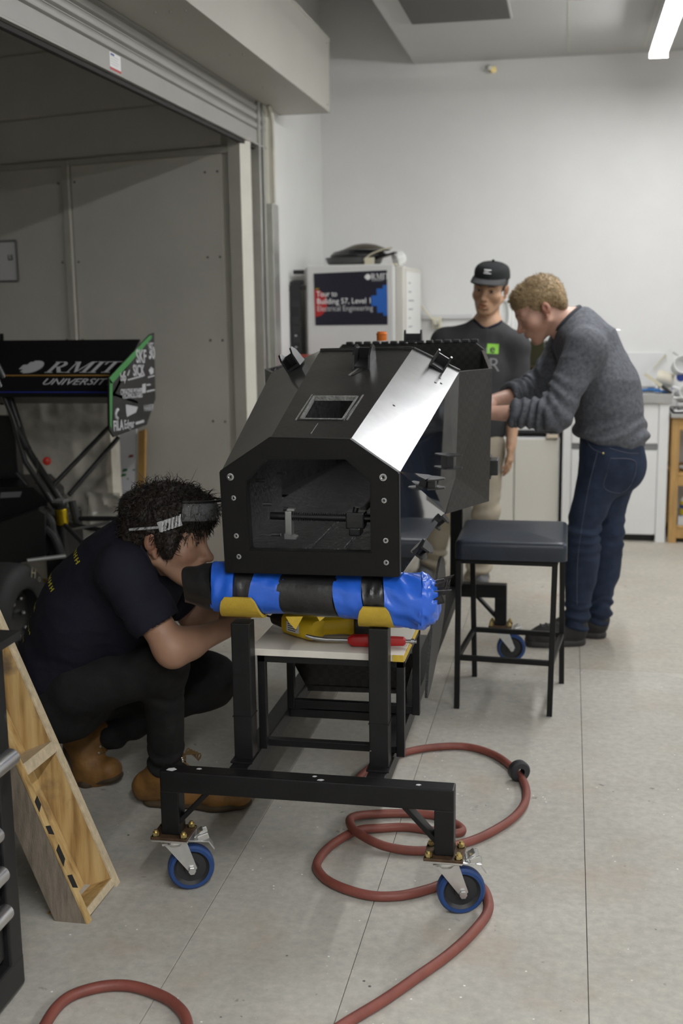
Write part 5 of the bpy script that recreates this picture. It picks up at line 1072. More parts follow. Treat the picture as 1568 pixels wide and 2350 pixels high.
# sweater with pushed-up sleeves
cfn = np.array(en_) * .40 + np.array(wn) * .60; cff = np.array(ef) * .48 + np.array(wf) * .52
swC = [U(.06, fcone(nc + np.array([.015, 0, -.035]), t1, .082, .125, None)), U(.07, fcone(t1 + np.array([-.022, 0, .0]), t2 + np.array([-.012, 0, 0]), .168, .174, bk, .72)), U(.07, fcone(t2 + np.array([-.008, 0, 0]), t3, .176, .182, (1, 0, 0), .80)), U(.05, fell(t3 + np.array([.0, 0, -.01]), (.155, .185, .075))), U(.06, fcone(nc + np.array([.01, 0, -.03]), sn, .075, .082)), U(.06, fcone(nc + np.array([.01, 0, -.03]), sf, .075, .082)),
       U(.035, fcone(sn, en_, .082, .068)), U(.03, fcone(en_, cfn, .070, .056)), U(.035, fcone(sf, ef, .080, .066)), U(.03, fcone(ef, cff, .068, .056)), U(.02, fell(en_, (.078, .072, .070))), ('s', .012, fcone(TC(0, -.03, -.02), nc + np.array([-.008, 0, .004]), .064, .073))]
hem_n = nrm([-.17, 0, -1]); swC.append(('i', .006, fplane(np.array((0.1843, 5.27, 0.9237)), hem_n)))
dfn = nrm(cfn - en_); dff = nrm(cff - ef)
swC += [('s', .005, fcone(cfn + dfn * .006, cfn + dfn * .08, .046, .048)), ('s', .005, fcone(cff + dff * .006, cff + dff * .08, .046, .048))]
def dS(v):
    d = creases(v, .0045, 8, (1, .8, 1.1))
    for a, b_, c in ((sn, en_, cfn), (sf, ef, cff)):
        t, r = along(v, b_, c); d = d + (r < .11) * np.clip((t + .1) / .4, 0, 1) * (.0055 * np.sin(t * 24 + 5 * vnoise(v * 9)) + .003); t, r = along(v, a, b_); d = d + (r < .11) * np.clip((t - .35) / .4, 0, 1) * .004 * np.sin(t * 30 + 6 * vnoise(v * 7))
    t = (v[:, 2] - t3[2]); d = d + np.exp(-((t + .01) / .07) ** 2) * .0065 * np.sin(t * 95 - v[:, 0] * 22 + 5 * vnoise(v * 6)); return d
sw_ = organic('sweater', swC, .0055, *box_of([nc, t1, t3, sn, sf, en_, ef, cfn, cff], .22), 'heather_knit', pc, disp=dS)
nt, bs = mnode(MATS['heather_knit']); wv = nt.nodes.new('ShaderNodeTexWave'); wv.inputs['Scale'].default_value = 90; wv.inputs['Distortion'].default_value = 2.5; wv.inputs['Detail'].default_value = 2; wv.bands_direction = 'Z'; tcn = nt.nodes.new('ShaderNodeTexCoord'); nt.links.new(tcn.outputs['Object'], wv.inputs['Vector']); bp = nt.nodes.new('ShaderNodeBump'); bp.inputs['Strength'].default_value = .35; bp.inputs['Distance'].default_value = .004; nt.links.new(wv.outputs['Fac'], bp.inputs['Height']); nt.links.new(bp.outputs['Normal'], bs.inputs['Normal'])
fabric('knit_dark', (.05, .052, .06)); collar(sw_, TC(0, -.03, -.02), nc + np.array([-.008, 0, .004]), .064, .073, .0105, 'knit_dark')
for c, d, r in ((cfn, dfn, .054), (cff, dff, .054)):
    u1 = nrm(np.cross(d, (0, 1, 0))); u2 = np.cross(d, u1); obj('cuff', MB().tube([tuple(c + (u1 * math.cos(a) + u2 * math.sin(a)) * r) for a in np.linspace(0, 2 * PI, 25)[:-1]], .009, 8, closed=True), 'heather_knit', sw_, smooth=True)
# jeans
pv = np.array((0.1887, 5.275, 0.9075))
jC = [U(.05, fcone(pv + np.array([0, 0, .06]), pv + np.array([0, 0, -.05]), .165, .168, (1, 0, 0), .80)), U(.06, fell(pv + np.array([.045, .075, -.08]), (.105, .10, .12))), U(.06, fell(pv + np.array([.045, -.075, -.08]), (.105, .10, .12)))]
for a, b_, c in (m1, m2): jC += [U(.05, fcone(a, b_, .106, .070)), U(.03, fcone(b_, np.array(c) + np.array([0, 0, -.012]), .069, .052)), U(.04, fcone(np.array(b_) * .8 + np.array(c) * .2 + np.array([.012, 0, 0]), np.array(b_) * .5 + np.array(c) * .5 + np.array([.010, 0, 0]), .064, .062))]
jC.append(('i', .004, fplane(pv + np.array([0, 0, .05]), (0, 0, 1))))
def dC(v):
    d = creases(v, .0032, 9)
    for l in (m1, m2):
        t, r = along(v, l[1], l[2]); d = d + (r < .12) * (np.clip((t - .72) / .2, 0, 1) * .008 * np.sin(t * 60 + 5 * vnoise(v * 11)) + np.exp(-((t - .02) / .2) ** 2) * .005 * np.sin(t * 52 + 6 * vnoise(v * 9)))
        t, r = along(v, l[0], l[1]); d = d + (r < .15) * .004 * np.sin(t * 14 + 5 * vnoise(v * 6)) * np.exp(-((t - .75) / .3) ** 2)
    return d
jn = organic('jeans', jC, .0055, *box_of([pv + np.array([0, 0, .1]), *m1, *m2], .2), 'indigo_denim', pc, disp=dC)
bvJ = BVHTree.FromObject(jn, bpy.context.evaluated_depsgraph_get()); mat('denim_stitch', (.10, .10, .14), .8)
def seam(pts, r=.0014): return MB().tube([snap(bvJ, p, .0006, (0, 1, 0)) for p in spline(pts, 8)], r, 5)
pk_ = [(0.1823, 5.05, 0.8728), (0.2877, 5.05, 0.8554), (0.2762, 5.05, 0.7576), (0.234, 5.05, 0.7134), (0.1603, 5.05, 0.7424), (0.1694, 5.05, 0.8124)]
pm = MB(); c_ = sum((np.array(p) for p in pk_)) / 6
for i in range(6):
    a, b_ = np.array(pk_[i]), np.array(pk_[(i + 1) % 6])
    for u in range(4):
        for w in range(4):
            f = lambda s_, t_: (a * (1 - s_) + b_ * s_) * (1 - t_) + c_ * t_
            pm.add([snap(bvJ, f(x, y), .0025, (0, 1, 0)) for x, y in ((u / 4, w / 4), (u / 4 + .25, w / 4), (u / 4 + .25, w / 4 + .25), (u / 4, w / 4 + .25))], [(0, 1, 2, 3)])
obj('back_pocket', pm, 'indigo_denim', jn, smooth=True)
sm_ = seam(pk_ + [pk_[0]]); sm_.tube([snap(bvJ, p, .0006, (0, 1, 0)) for p in spline([(0.07665, 5.05, 0.9485), (0.1049, 5.05, 0.9113), (0.1509, 5.05, 0.893)], 6)], .0013, 5); sm_.tube([snap(bvJ, p, .0006, (0, 1, 0)) for p in spline([(0.1271, 5.05, 0.8965), (0.09431, 5.05, 0.745), (0.06747, 5.05, 0.5531), (0.05427, 5.05, 0.3977), (0.05678, 5.05, 0.2016)], 12)], .0012, 5); sm_.tube([snap(bvJ, p, .0006, (0, 1, 0)) for p in spline([(0.1775, 5.05, 0.9158), (0.2504, 5.05, 0.8942), (0.3011, 5.05, 0.8873)], 6)], .0013, 5)
o = obj('stitching', sm_, 'denim_stitch', jn); o['kind'] = 'stuff'
obj('rivet', MB().ball(tuple(snap(bvJ, (0.1509, 5.05, 0.893), .001, (0, 1, 0))), .005, 8, 6), 'brass_bolt', jn, smooth=True)
shoe(pc, (0.09717, 5.214, 0), (-0.1749, 5.145, -2.22e-16), (0.06174, 5.19, 0.09956), 'black_canvas', 'black_rubber'); shoe(pc, (0.1934, 5.327, 0), (-0.06389, 5.377, 0), (0.1657, 5.34, 0.09131), 'black_canvas', 'black_rubber')
# ================================================================ BACK OF THE ROOM: FRIDGE, SINK BENCH, SHELF
mat('fridge_white', (.66, .66, .645), .38, noise=.02, nscale=4); mat('fridge_side', (.60, .585, .53), .45); mat('seal_black', (.015, .015, .016), .6)
mat('poster_navy', (.010, .009, .022), .45); mat('poster_red', (.42, .020, .020), .45); mat('poster_blue', (.020, .125, .48), .45); mat('orange_plastic', (.80, .21, .03), .4)
mat('pan_grey', (.12, .12, .12), .4, metal=.5); mat('pan_black', (.015, .015, .016), .35); mat('lid_bronze', (.055, .040, .014), .3, metal=.5); mat('cream', (.62, .58, .44), .5); mat('paper', (.74, .74, .72), .7); mat('ink_grey', (.25, .26, .30), .7); mat('kitchen_white', (.70, .70, .69), .45, noise=.02); mat('panel_beige', (.62, .60, .54), .5)
mat('stainless', (.52, .52, .51), .28, metal=.9, noise=.06, nscale=20); mat('strip_grey', (.24, .245, .25), .35, metal=.5); mat('oven_glass', (.035, .034, .018), .12); mat('box_red', (.30, .045, .025), .5); mat('box_blue', (.02, .05, .30), .5); mat('box_gold', (.45, .30, .03), .5)
mat('pine', (.42, .25, .085), .6, noise=.22, nscale=5, stretch=(9, 9, 1.2), bump=.06, bscale=40); mat('blue_cloth', (.05, .20, .50), .8, bump=.3, bscale=40); mat('mug_cream', (.62, .57, .46), .3); mat('white_china', (.78, .78, .77), .25); mat('clear_tub', (.72, .74, .75), .15, alpha=.45); mat('label_yellow', (.62, .48, .03), .5); mat('grey_plastic', (.16, .16, .165), .5)
fr = thing('fridge', 'white fridge freezer with a navy poster on its door, against the far wall', 'fridge', (-1.34, 7.6, 0))
obj('body', MB().box(-1.636, -1.012, 7.215, 8.1, .03, 1.765, .008), 'fridge_side', fr)
dr_ = obj('upper_door', MB().box(-1.606, -1.062, 7.14, 7.195, .62, 1.775, .01), 'fridge_white', fr); obj('lower_door', MB().box(-1.606, -1.062, 7.14, 7.195, .06, .605, .01), 'fridge_white', fr)
obj('door_seal', MB().box(-1.60, -1.068, 7.194, 7.216, .07, 1.765), 'seal_black', fr); obj('hinge_cap', MB().box(-1.10, -1.05, 7.15, 7.24, 1.766, 1.778, .003), 'cream', fr)
obj('door_edge', MB().box(-1.063, -1.0605, 7.145, 7.19, .63, 1.768), 'kitchen_white', dr_)
for x in (-1.62, -1.06): obj('foot', MB().cyl((x, 7.3, 0), (x, 7.3, .035), .02), 'seal_black', fr)
ps = thing('poster', 'navy poster with red disc, blue pixels and white lettering on the fridge door', 'poster', (-1.34, 7.13, 1.57))
Yp = 7.1375; pc0, pc1, pc2, pc3 = (-1.553, 7.138, 1.409), (-1.099, 7.138, 1.41), (-1.102, 7.137, 1.737), (-1.559, 7.137, 1.725)
obj('sheet', MB().prism([pc0, pc1, pc2, pc3], (0, .0015, 0)), 'poster_navy', ps)
PW = Vector(pc1) - Vector(pc0); PH = Vector(pc3) - Vector(pc0); Po = Vector(pc0) + Vector((0, -.0006, 0)); pw_, ph_ = PW.length, PH.length
pp = lambda u, v: (u * pw_, v * ph_)
obj('red_disc', flat(MB(), [[pp(0, .165)] + [pp(.012 + .163 * math.cos(a), .43 + .262 * math.sin(a)) for a in np.linspace(-PI / 2, PI / 2, 20)] + [pp(0, .69)]], Po, PW, PH, .0006), 'poster_red', ps)
obj('gold_tick', flat(MB(), [[pp(.02, .695), pp(.07, .695), pp(.07, .715), pp(.02, .715)]], Po, PW, PH, .0008), 'box_gold', ps)
st_ = [(1, .17), (.945, .17), (.945, .23), (.86, .23), (.86, .36), (.785, .36), (.785, .56), (.86, .56), (.86, .69), (.945, .69), (.945, .755), (1, .755)]
obj('blue_block', flat(MB(), [[pp(*p) for p in st_][::-1]], Po, PW, PH, .0006), 'poster_blue', ps)
To = lambda u, v: Po + PW.normalized() * (u * pw_) + PH.normalized() * (v * ph_) + Vector((0, -.0012, 0))
for tx, u, v, s_, b_, fw_ in (('Tour to', .03, .555, .048, .0003, .285), ('Building 57, Level 1', .03, .415, .048, .0003, .745), ('Electrical Engineering', .03, .275, .048, -.0003, .775)): obj('lettering', text_mb(tx, s_, To(u, v), PW, PH, bold=b_, fit=fw_ * pw_), 'white_print' if b_ > 0 else 'grey_print', ps)
def serif_rmit(h):
    """the letters R M I T with slab serifs, cap height h, as polygons"""
    P = []; R4 = lambda x0, y0, x1, y1: P.append([(x0, y0), (x1, y0), (x1, y1), (x0, y1)])
    x = 0.; st = .17; sf = .055
    R4(x + .08, 0, x + .08 + st, 1); R4(x, 0, x + .36, sf); R4(x, 1 - sf, x + .3, 1)
    P.append([(x + .2, 1 - sf)] + [(x + .42 + .26 * math.cos(a), .74 + .26 * math.sin(a)) for a in np.linspace(PI / 2, -PI / 2, 12)] + [(x + .2, .48), (x + .2, .54)] + [(x + .40 + .10 * math.cos(a), .745 + .195 * math.sin(a)) for a in np.linspace(-PI / 2, PI / 2, 9)] + [(x + .2, .94)])
    P.append([(x + .30, .5), (x + .48, .5), (x + .80, .0), (x + .60, 0)]); R4(x + .58, 0, x + .90, sf); x += .95
    R4(x + .09, 0, x + .15, 1); R4(x, 0, x + .25, sf); R4(x, 1 - sf, x + .25, 1); P.append([(x + .09, 1), (x + .27, 1), (x + .56, .12), (x + .47, 0)]); P.append([(x + .47, 0), (x + .56, .12), (x + .86, 1), (x + .80, 1)]); R4(x + .80, 0, x + .80 + st, 1); R4(x + .72, 0, x + 1.06, sf); R4(x + .85, 1 - sf, x + 1.06, 1); x += 1.12
    R4(x + .10, 0, x + .10 + st, 1); R4(x, 0, x + .37, sf); R4(x, 1 - sf, x + .37, 1); x += .43
    R4(x + .32, 0, x + .32 + st, 1); R4(x + .2, 0, x + .6, sf); R4(x, 1 - sf, x + .80, 1); P.append([(x, 1), (x, .72), (x + .05, .72), (x + .09, .95)]); P.append([(x + .80, 1), (x + .71, .95), (x + .75, .72), (x + .80, .72)])
    return [[(a * h, b_ * h) for a, b_ in p] for p in P], (x + .8) * h
def pixel_disc(r):
    """half disc to the right, stepped edge to the left"""
    s = r / 3.; return [[(r * .55 * 0 + r * math.cos(a), r * math.sin(a)) for a in np.linspace(-PI / 2, PI / 2, 18)] + [(-s, r), (-s, r * .8), (-2 * s, r * .8), (-2 * s, r * .35), (-3.2 * s, r * .35), (-3.2 * s, -r * .35), (-2 * s, -r * .35), (-2 * s, -r * .8), (-s, -r * .8), (-s, -r)]]
def shear2(P, k): return [[(x + y * k, y) for x, y in p] for p in P]
rm, rw = serif_rmit(.034); obj('lettering', flat(MB(), rm, To(.79, .87), PW, PH), 'white_print', ps); obj('logo', flat(MB(), pixel_disc(.018), To(.745, .915), PW, PH), 'white_print', ps); obj('lettering', text_mb('UNIVERSITY', .014, To(.80, .835), PW, PH), 'grey_print', ps)
wb = obj('paper_sheet', MB().box(-1.0118, -1.0105, 7.34, 8.05, .9, 1.735), 'paper', fr, label='white sheet with handwritten notes'); nt_ = MB(); g_ = np.random.default_rng(3)
for k in range(11):
    z = 1.66 - k * .055; nt_.box(-1.0106, -1.0102, 7.44, 7.44 + g_.uniform(.08, .3), z, z + .008)
obj('handwriting', nt_, 'ink_grey', wb)['kind'] = 'stuff'
obj('sheet_edge', MB().box(-1.0115, -1.0095, 7.30, 7.345, .9, 1.74).box(-1.0115, -1.0095, 7.30, 8.06, 1.735, 1.75), 'fridge_side', fr)
for i, (x, y, w, h) in enumerate(((686, 624.5, 25, 10), (685.5, 648.5, 26, 10), (692, 660, 20, 10), (669, 662, 14, 11))):
    p = {0: (-1.65, 7.13, 1.735), 1: (-1.653, 7.13, 1.672), 2: (-1.636, 7.13, 1.641), 3: (-1.7, 7.13, 1.637)}[i]; w2, h2 = w * .00134, h * .00134
    c = thing('bulldog_clip', 'black clip on the left edge of the fridge door, ' + ('topmost of four', 'second from the top', 'third from the top', 'lowest and leftmost of four')[i], 'clip', p, 'black clips on the fridge door')
    obj('jaw', MB().box(p[0] - w2, p[0] + w2, 7.118, 7.138, p[2] - h2, p[2] + h2, .003), 'seal_black', c); obj('lever', MB().bar((p[0] + w2 * .3, 7.112, p[2]), (p[0] + w2 * .95, 7.112, p[2]), .004, h2 * 1.2), 'seal_black', c)
# pans on the fridge
p_ = thing('frying_pan', 'grey frying pan on top of the fridge, lowest of the pile', 'pan', (-1.33, 7.45, 1.766)); obj('bowl', MB().lathe([(.001, 1.766), (.125, 1.766), (.165, 1.792), (.182, 1.826), (.186, 1.826), (.170, 1.790), (.128, 1.761 + .005), (.001, 1.772)], (-1.36, 7.45, 0), seg=36), 'pan_grey', p_, smooth=True); obj('handle', MB().bar((-1.20, 7.36, 1.815), (-1.06, 7.22, 1.845), .026, .012), 'pan_black', p_)
p_ = thing('black_pan', 'black pan lying upside down on the grey frying pan', 'pan', (-1.33, 7.45, 1.827)); obj('bowl', MB().lathe([(.172, 1.828), (.182, 1.832), (.182, 1.842), (.16, 1.862), (.14, 1.868), (.001, 1.868)], (-1.33, 7.45, 0), seg=36), 'pan_black', p_, smooth=True); obj('handle', MB().bar((-1.19, 7.36, 1.836), (-1.08, 7.30, 1.84), .024, .012), 'pan_black', p_)
p_ = thing('wok_lid', 'dark bronze domed lid on the very top of the pans', 'lid', (-1.30, 7.45, 1.87)); obj('dome', MB().lathe([(.158, 1.869), (.150, 1.874), (.12, 1.888), (.07, 1.907), (.02, 1.914), (.001, 1.915)], (-1.29, 7.45, 0), seg=36), 'lid_bronze', p_, smooth=True); obj('rim', MB().lathe([(.150, 1.869), (.162, 1.869), (.162, 1.873), (.150, 1.875)], (-1.29, 7.45, 0), seg=36), 'pan_grey', p_)
p_ = thing('spatula', 'pale plastic spatula slanting out of the pans on the fridge', 'spatula', (-1.15, 7.3, 1.83)); obj('handle', MB().tube(spline([(-1.269, 7.28, 1.805), (-1.222, 7.28, 1.841), (-1.151, 7.28, 1.866), (-1.091, 7.28, 1.878)], 5), .0085, 8, ry=.005), 'cream', p_, smooth=True); obj('blade', MB().box(-1.262, -1.20, 7.262, 7.27, 1.775, 1.82, .002), 'cream', p_)
bg = []; g_ = np.random.default_rng(8); bgm = MB().ball((-1.085, 7.50, 1.815), (.045, .055, .05), 18, 12); bgm.v = [tuple(np.array(v) + .012 * np.array([ridge(np.array([v]) * 26 + k * 9)[0] for k in range(3)])) for v in bgm.v]; bgm.v = [(x, y, max(z, 1.767)) for x, y, z in bgm.v]
tag(obj('plastic_bag', bgm, 'paper', smooth=True, auto=20), 'crumpled white plastic bag beside the pans on the fridge', 'bag')
# dark cabinet with boxes left of the fridge
cb = thing('low_cabinet', 'dark low cabinet against the left wall, in front of the fridge', 'cabinet', (-1.6, 6.9, 0)); obj('carcass', MB().box(-1.668, -1.42, 6.765, 7.10, .03, 1.05, .004), 'hub_black', cb); obj('door', MB().box(-1.66, -1.43, 6.757, 6.767, .08, 1.02, .003), 'hub_black', cb); obj('plinth', MB().box(-1.66, -1.43, 6.79, 7.08, 0, .03), 'seal_black', cb)
wx = thing('white_carton', 'white cardboard box with small print standing on the dark cabinet', 'box', (-1.63, 6.82, 1.05)); q = MB().box(-1.665, -1.575, 6.775, 6.87, 1.051, 1.155, .002); obj('carton', q, 'paper', wx); lt = MB()
for k in range(5): lt.box(-1.657 + .004 * k, -1.655 + .004 * k, 6.7735, 6.7745, 1.075, 1.125 - .012 * (k % 2))
obj('print', lt, 'ink_grey', wx); obj('grey_panel', MB().box(-1.615, -1.577, 6.7735, 6.7745, 1.055, 1.11), 'strip_grey', wx)
rx = thing('red_box', 'red cardboard box with blue and gold print behind the white box', 'box', (-1.53, 6.95, 1.05)); obj('carton', MB().box(-1.665, -1.45, 6.90, 7.05, 1.051, 1.235, .003), 'box_red', rx); obj('print', MB().lathe([(.001, 0), (.036, 0), (.036, .001), (.001, .001)], (-1.535, 6.8985, 1.175), (0, -1, 0), 18), 'box_blue', rx); obj('print_badge', MB().lathe([(.001, .001), (.018, .001), (.018, .002), (.001, .002)], (-1.53, 6.8985, 1.172), (0, -1, 0), 14), 'box_gold', rx); obj('white_print', MB().box(-1.64, -1.60, 6.8985, 6.8995, 1.12, 1.22), 'white_print', rx)
ub = thing('black_tower', 'tall narrow black equipment case left of the fridge door', 'case', (-1.66, 7.08, 1.05)); obj('case', MB().box(-1.702, -1.642, 7.105, 7.135, .06, 1.68, .003), 'seal_black', ub)
for z in (1.30, 1.36, 1.42, 1.52): obj('bay', MB().box(-1.697, -1.647, 7.102, 7.106, z, z + .045, .002), 'hub_black', ub)
obj('button', MB().box(-1.677, -1.664, 7.100, 7.104, 1.345, 1.352, .001).box(-1.677, -1.664, 7.100, 7.104, 1.275, 1.281, .001), 'grey_print', ub); obj('foot', MB().box(-1.70, -1.645, 7.11, 7.13, 0, .06), 'seal_black', ub)
oc = thing('orange_cap', 'bright orange plastic cap standing on the rear rim of the chassis', 'cap', (-0.7554, 4.75, 1.38)); c = (-0.7531, 4.735, 1.373)
obj('cap_body', MB().lathe([(.0001, 1.3895), (.020, 1.3895), (.021, 1.392), (.021, 1.412), (.0225, 1.414), (.0225, 1.419), (.019, 1.421), (.019, 1.426), (.0001, 1.427)], (c[0], 4.73, 0), seg=20), 'orange_plastic', oc, smooth=True, auto=30); obj('cap_seal', MB().lathe([(.0001, 1.3865), (.023, 1.3865), (.023, 1.3895), (.0001, 1.3895)], (c[0], 4.73, 0), seg=20), 'paper', oc)
# socket, conduit, cable on the back wall
so_ = thing('power_outlet', 'cream power outlet on the back wall beside the fridge', 'outlet', (-0.905, 8.14, 1.403)); p = (-0.905, 8.14, 1.403); obj('box', MB().box(p[0] - .03, p[0] + .03, 8.10, 8.149, p[2] - .04, p[2] + .035, .005), 'cream', so_); obj('switch', MB().box(p[0] - .012, p[0] + .012, 8.095, 8.101, p[2] + .01, p[2] + .022, .001), 'paper', so_)
obj('plug', MB().box(p[0] - .014, p[0] + .014, 8.075, 8.10, p[2] - .028, p[2] - .004, .004), 'grey_plastic', so_)
cd = obj('power_cable', MB().tube(spline([(-1.015, 8.1, 1.524), (-0.973, 8.1, 1.47), (-0.9356, 8.09, 1.428), (p[0], 8.07, p[2] - .016)], 8), .006, 8), 'cream', smooth=True); tag(cd, 'cream power cable running from the fridge to the wall outlet', 'cable')
q0, q1 = (-1.014, 8.14, 1.443), (-0.661, 8.14, 1.439); struct('trim_7', MB().box(q0[0], q1[0], 8.128, 8.151, q0[2] - .015, q0[2] + .015, .002), 'grey_print')
# sink bench
kb = thing('sink_cabinet', 'white sink cabinet with stainless steel top and grey pull strip', 'cabinet', (.3, 7.9, 0))
obj('carcass', MB().box(.005, .622, 7.60, 8.145, .06, .895, .002), 'kitchen_white', kb); obj('end_stile', MB().box(.565, .626, 7.577, 7.60, 0, .897, .002), 'kitchen_white', kb); obj('end_stile', MB().box(-.03, .022, 7.577, 7.60, 0, .897, .002), 'kitchen_white', kb)
obj('drawer_front', MB().box(.026, .561, 7.58, 7.60, .638, .893, .002), 'kitchen_white', kb); obj('door', MB().box(.026, .561, 7.58, 7.60, .05, .595, .002), 'kitchen_white', kb); obj('pull_strip', MB().box(.026, .561, 7.586, 7.60, .598, .635, .002), 'strip_grey', kb); obj('kick_board', MB().box(.02, .56, 7.63, 7.65, 0, .06), 'seal_black', kb)
tp_ = MB().ring([(-.035, 7.565, .945), (.64, 7.565, .945), (.64, 8.145, .945), (-.035, 8.145, .945)], [(.10, 7.64, .945), (.56, 7.64, .945), (.56, 8.03, .945), (.10, 8.03, .945)], (0, 0, .010)); tp_.box(-.035, .64, 7.562, 7.575, .897, .955, .002); obj('steel_top', tp_, 'stainless', kb)
bs_ = MB()
for (x0, x1, y0, y1) in ((.10, .56, 7.632, 7.64), (.10, .56, 8.03, 8.038), (.092, .10, 7.632, 8.038), (.56, .568, 7.632, 8.038)): bs_.box(x0, x1, y0, y1, .80, .945)
bs_.box(.092, .568, 7.632, 8.038, .795, .80); obj('basin', bs_, 'stainless', kb)
clm = MB(); n = 10
for i in range(n):
    for j in range(n):
        f = lambda a, b_: (.44 + .19 * a, 7.585 + .10 * b_, .962 + .006 * math.sin(a * 9 + b_ * 5) * .5 + .004 + .012 * math.sin(a * 4))
        clm.add([f(i / n, j / n), f((i + 1) / n, j / n), f((i + 1) / n, (j + 1) / n), f(i / n, (j + 1) / n)], [(0, 1, 2, 3)])
o = obj('dish_cloth', clm, 'blue_cloth', smooth=True); tag(o, 'blue dish cloth folded over the front edge of the sink', 'cloth'); o.modifiers.new('t', 'SOLIDIFY').thickness = .006
struct('trim_8', MB().box(-.02, .62, 8.138, 8.151, .96, 1.19, .002), 'kitchen_white')
tpw = thing('wall_tap', 'chrome tap with a crossbar on the wall over the sink', 'tap', (0.2883, 8.13, 1.29)); a = (0.2928, 8.05, 1.336); obj('body', MB().cyl((a[0], 8.05, a[2] - .11), (a[0], 8.05, a[2]), .012).cyl((a[0], 8.05, a[2] - .06), (a[0], 8.15, a[2] - .06), .014), 'stainless', tpw, smooth=True); obj('lever', MB().bar((a[0] - .045, 8.05, a[2] + .006), (a[0] + .04, 8.05, a[2] + .006), .014, .008), 'stainless', tpw); obj('spout', MB().tube(spline([(a[0], 8.05, a[2] - .09), (a[0] + .02, 7.98, a[2] - .10), (a[0] + .025, 7.92, a[2] - .14)], 6), .009, 10), 'stainless', tpw, smooth=True)
# microwave etc. on a low white cupboard
lc_ = thing('white_cupboard', 'low white cupboard with beige front behind the bending person', 'cupboard', (-.25, 7.85, 0)); obj('carcass', MB().box(-.62, -.05, 7.64, 8.145, .05, .665, .003), 'kitchen_white', lc_); obj('door', MB().box(-.615, -.345, 7.62, 7.64, .06, .655, .003), 'panel_beige', lc_); obj('door', MB().box(-.337, -.055, 7.62, 7.64, .06, .655, .003), 'panel_beige', lc_); obj('kick_board', MB().box(-.6, -.07, 7.68, 7.70, 0, .05), 'seal_black', lc_)
ov = thing('bench_oven', 'white bench oven with a black frame under the microwave', 'oven', (-.25, 7.85, .67)); obj('body', MB().box(-.60, -.058, 7.66, 8.10, .695, 1.00, .006), 'kitchen_white', ov); obj('frame', MB().ring([(-.60, 7.65, .69), (-.05, 7.65, .69), (-.05, 7.65, 1.0), (-.60, 7.65, 1.0)], [(-.57, 7.65, .712), (-.068, 7.65, .712), (-.068, 7.65, .98), (-.57, 7.65, .98)], (0, .012, 0)), 'seal_black', ov)
for x in (-.56, -.10): obj('foot', MB().box(x - .02, x + .02, 7.70, 8.05, .666, .695), 'seal_black', ov)
wt = tag(obj('wood_offcut', MB().box(-.135, -.06, 7.60, 7.64, .666, .688, .002), 'bare_wood'), 'small pale wood offcut on the edge of the white cupboard', 'wood')
mw = thing('microwave', 'dark glass fronted microwave between the two standing people', 'microwave', (-.25, 7.85, 1.0)); obj('case', MB().box(-.52, -.07, 7.64, 8.05, 1.012, 1.30, .008), 'stainless', mw); obj('door', MB().box(-.51, -.16, 7.622, 7.64, 1.025, 1.285, .004), 'oven_glass', mw); obj('handle', MB().bar((-.50, 7.612, 1.125), (-.17, 7.612, 1.125), .012, .012), 'lid_bronze', mw); obj('control_panel', MB().box(-.155, -.075, 7.624, 7.64, 1.025, 1.285, .003), 'oven_glass', mw)
for x in (-.48, -.11): obj('foot', MB().box(x - .015, x + .015, 7.70, 8.0, 1.0, 1.012), 'seal_black', mw)
hb_ = thing('hanging_loop', 'white plastic loop hanging on the back wall between the two heads', 'holder', (-0.4429, 8.12, 1.473)); a = (-0.4415, 8.1, 1.452); obj('loop', MB().tube([(a[0] + .035 * math.sin(t), 8.09 + .02 * math.cos(t), a[2] + .10 * math.cos(t)) for t in np.linspace(0, 2 * PI, 25)[:-1]], .010, 8, closed=True), 'paper', hb_, smooth=True); obj('back_plate', MB().box(a[0] - .05, a[0] + .06, 8.125, 8.15, a[2] - .13, a[2] + .12, .006), 'paper', hb_)
# dish rack and its contents on a pine shelf unit
sh = thing('pine_shelf', 'pine shelf unit right of the sink cabinet, holding bottles and a dish rack', 'shelf', (.85, 7.8, 0))
for x in (.645, 1.16):
    for y in (7.57, 8.08): obj('post', MB().box(x, x + .05, y, y + .045, 0, .80, .003), 'pine', sh)
for z in (.06, .40, .755):
    for y in (7.578, 8.085): obj('rail', MB().box(.695, 1.16, y, y + .03, z - .03, z + .035, .003), 'pine', sh)
    for k in range(5): obj('slat', MB().box(.65, 1.205, 7.575 + .115 * k, 7.665 + .115 * k, z + .036, z + .05, .002), 'pine', sh)
obj('worktop', MB().box(.635, 1.22, 7.55, 8.14, .806, .83, .003), 'stainless', sh)
rk = thing('dish_rack', 'white wire dish rack crowded with cups at the right edge', 'dish rack', (.85, 7.8, .83)); w_ = MB()
w_.tube([(.66, 7.6, .845), (1.1, 7.6, .845), (1.1, 8.0, .845), (.66, 8.0, .845)], .005, 6, closed=True).tube([(.65, 7.59, .93), (1.11, 7.59, .93), (1.11, 8.01, .93), (.65, 8.01, .93)], .005, 6, closed=True)
obj('rim_wire', w_, 'stainless', rk); w2_ = MB()
for k in range(10): x = .67 + .045 * k; w2_.tube([(x, 7.59, .93), (x, 7.6, .845), (x, 8.0, .845), (x, 8.01, .93)], .003, 6)
obj('cross_wire', w2_, 'stainless', rk)['kind'] = 'stuff'; obj('drip_tray', MB().box(.65, 1.1, 7.59, 8.01, .831, .838, .003), 'hub_black', rk)
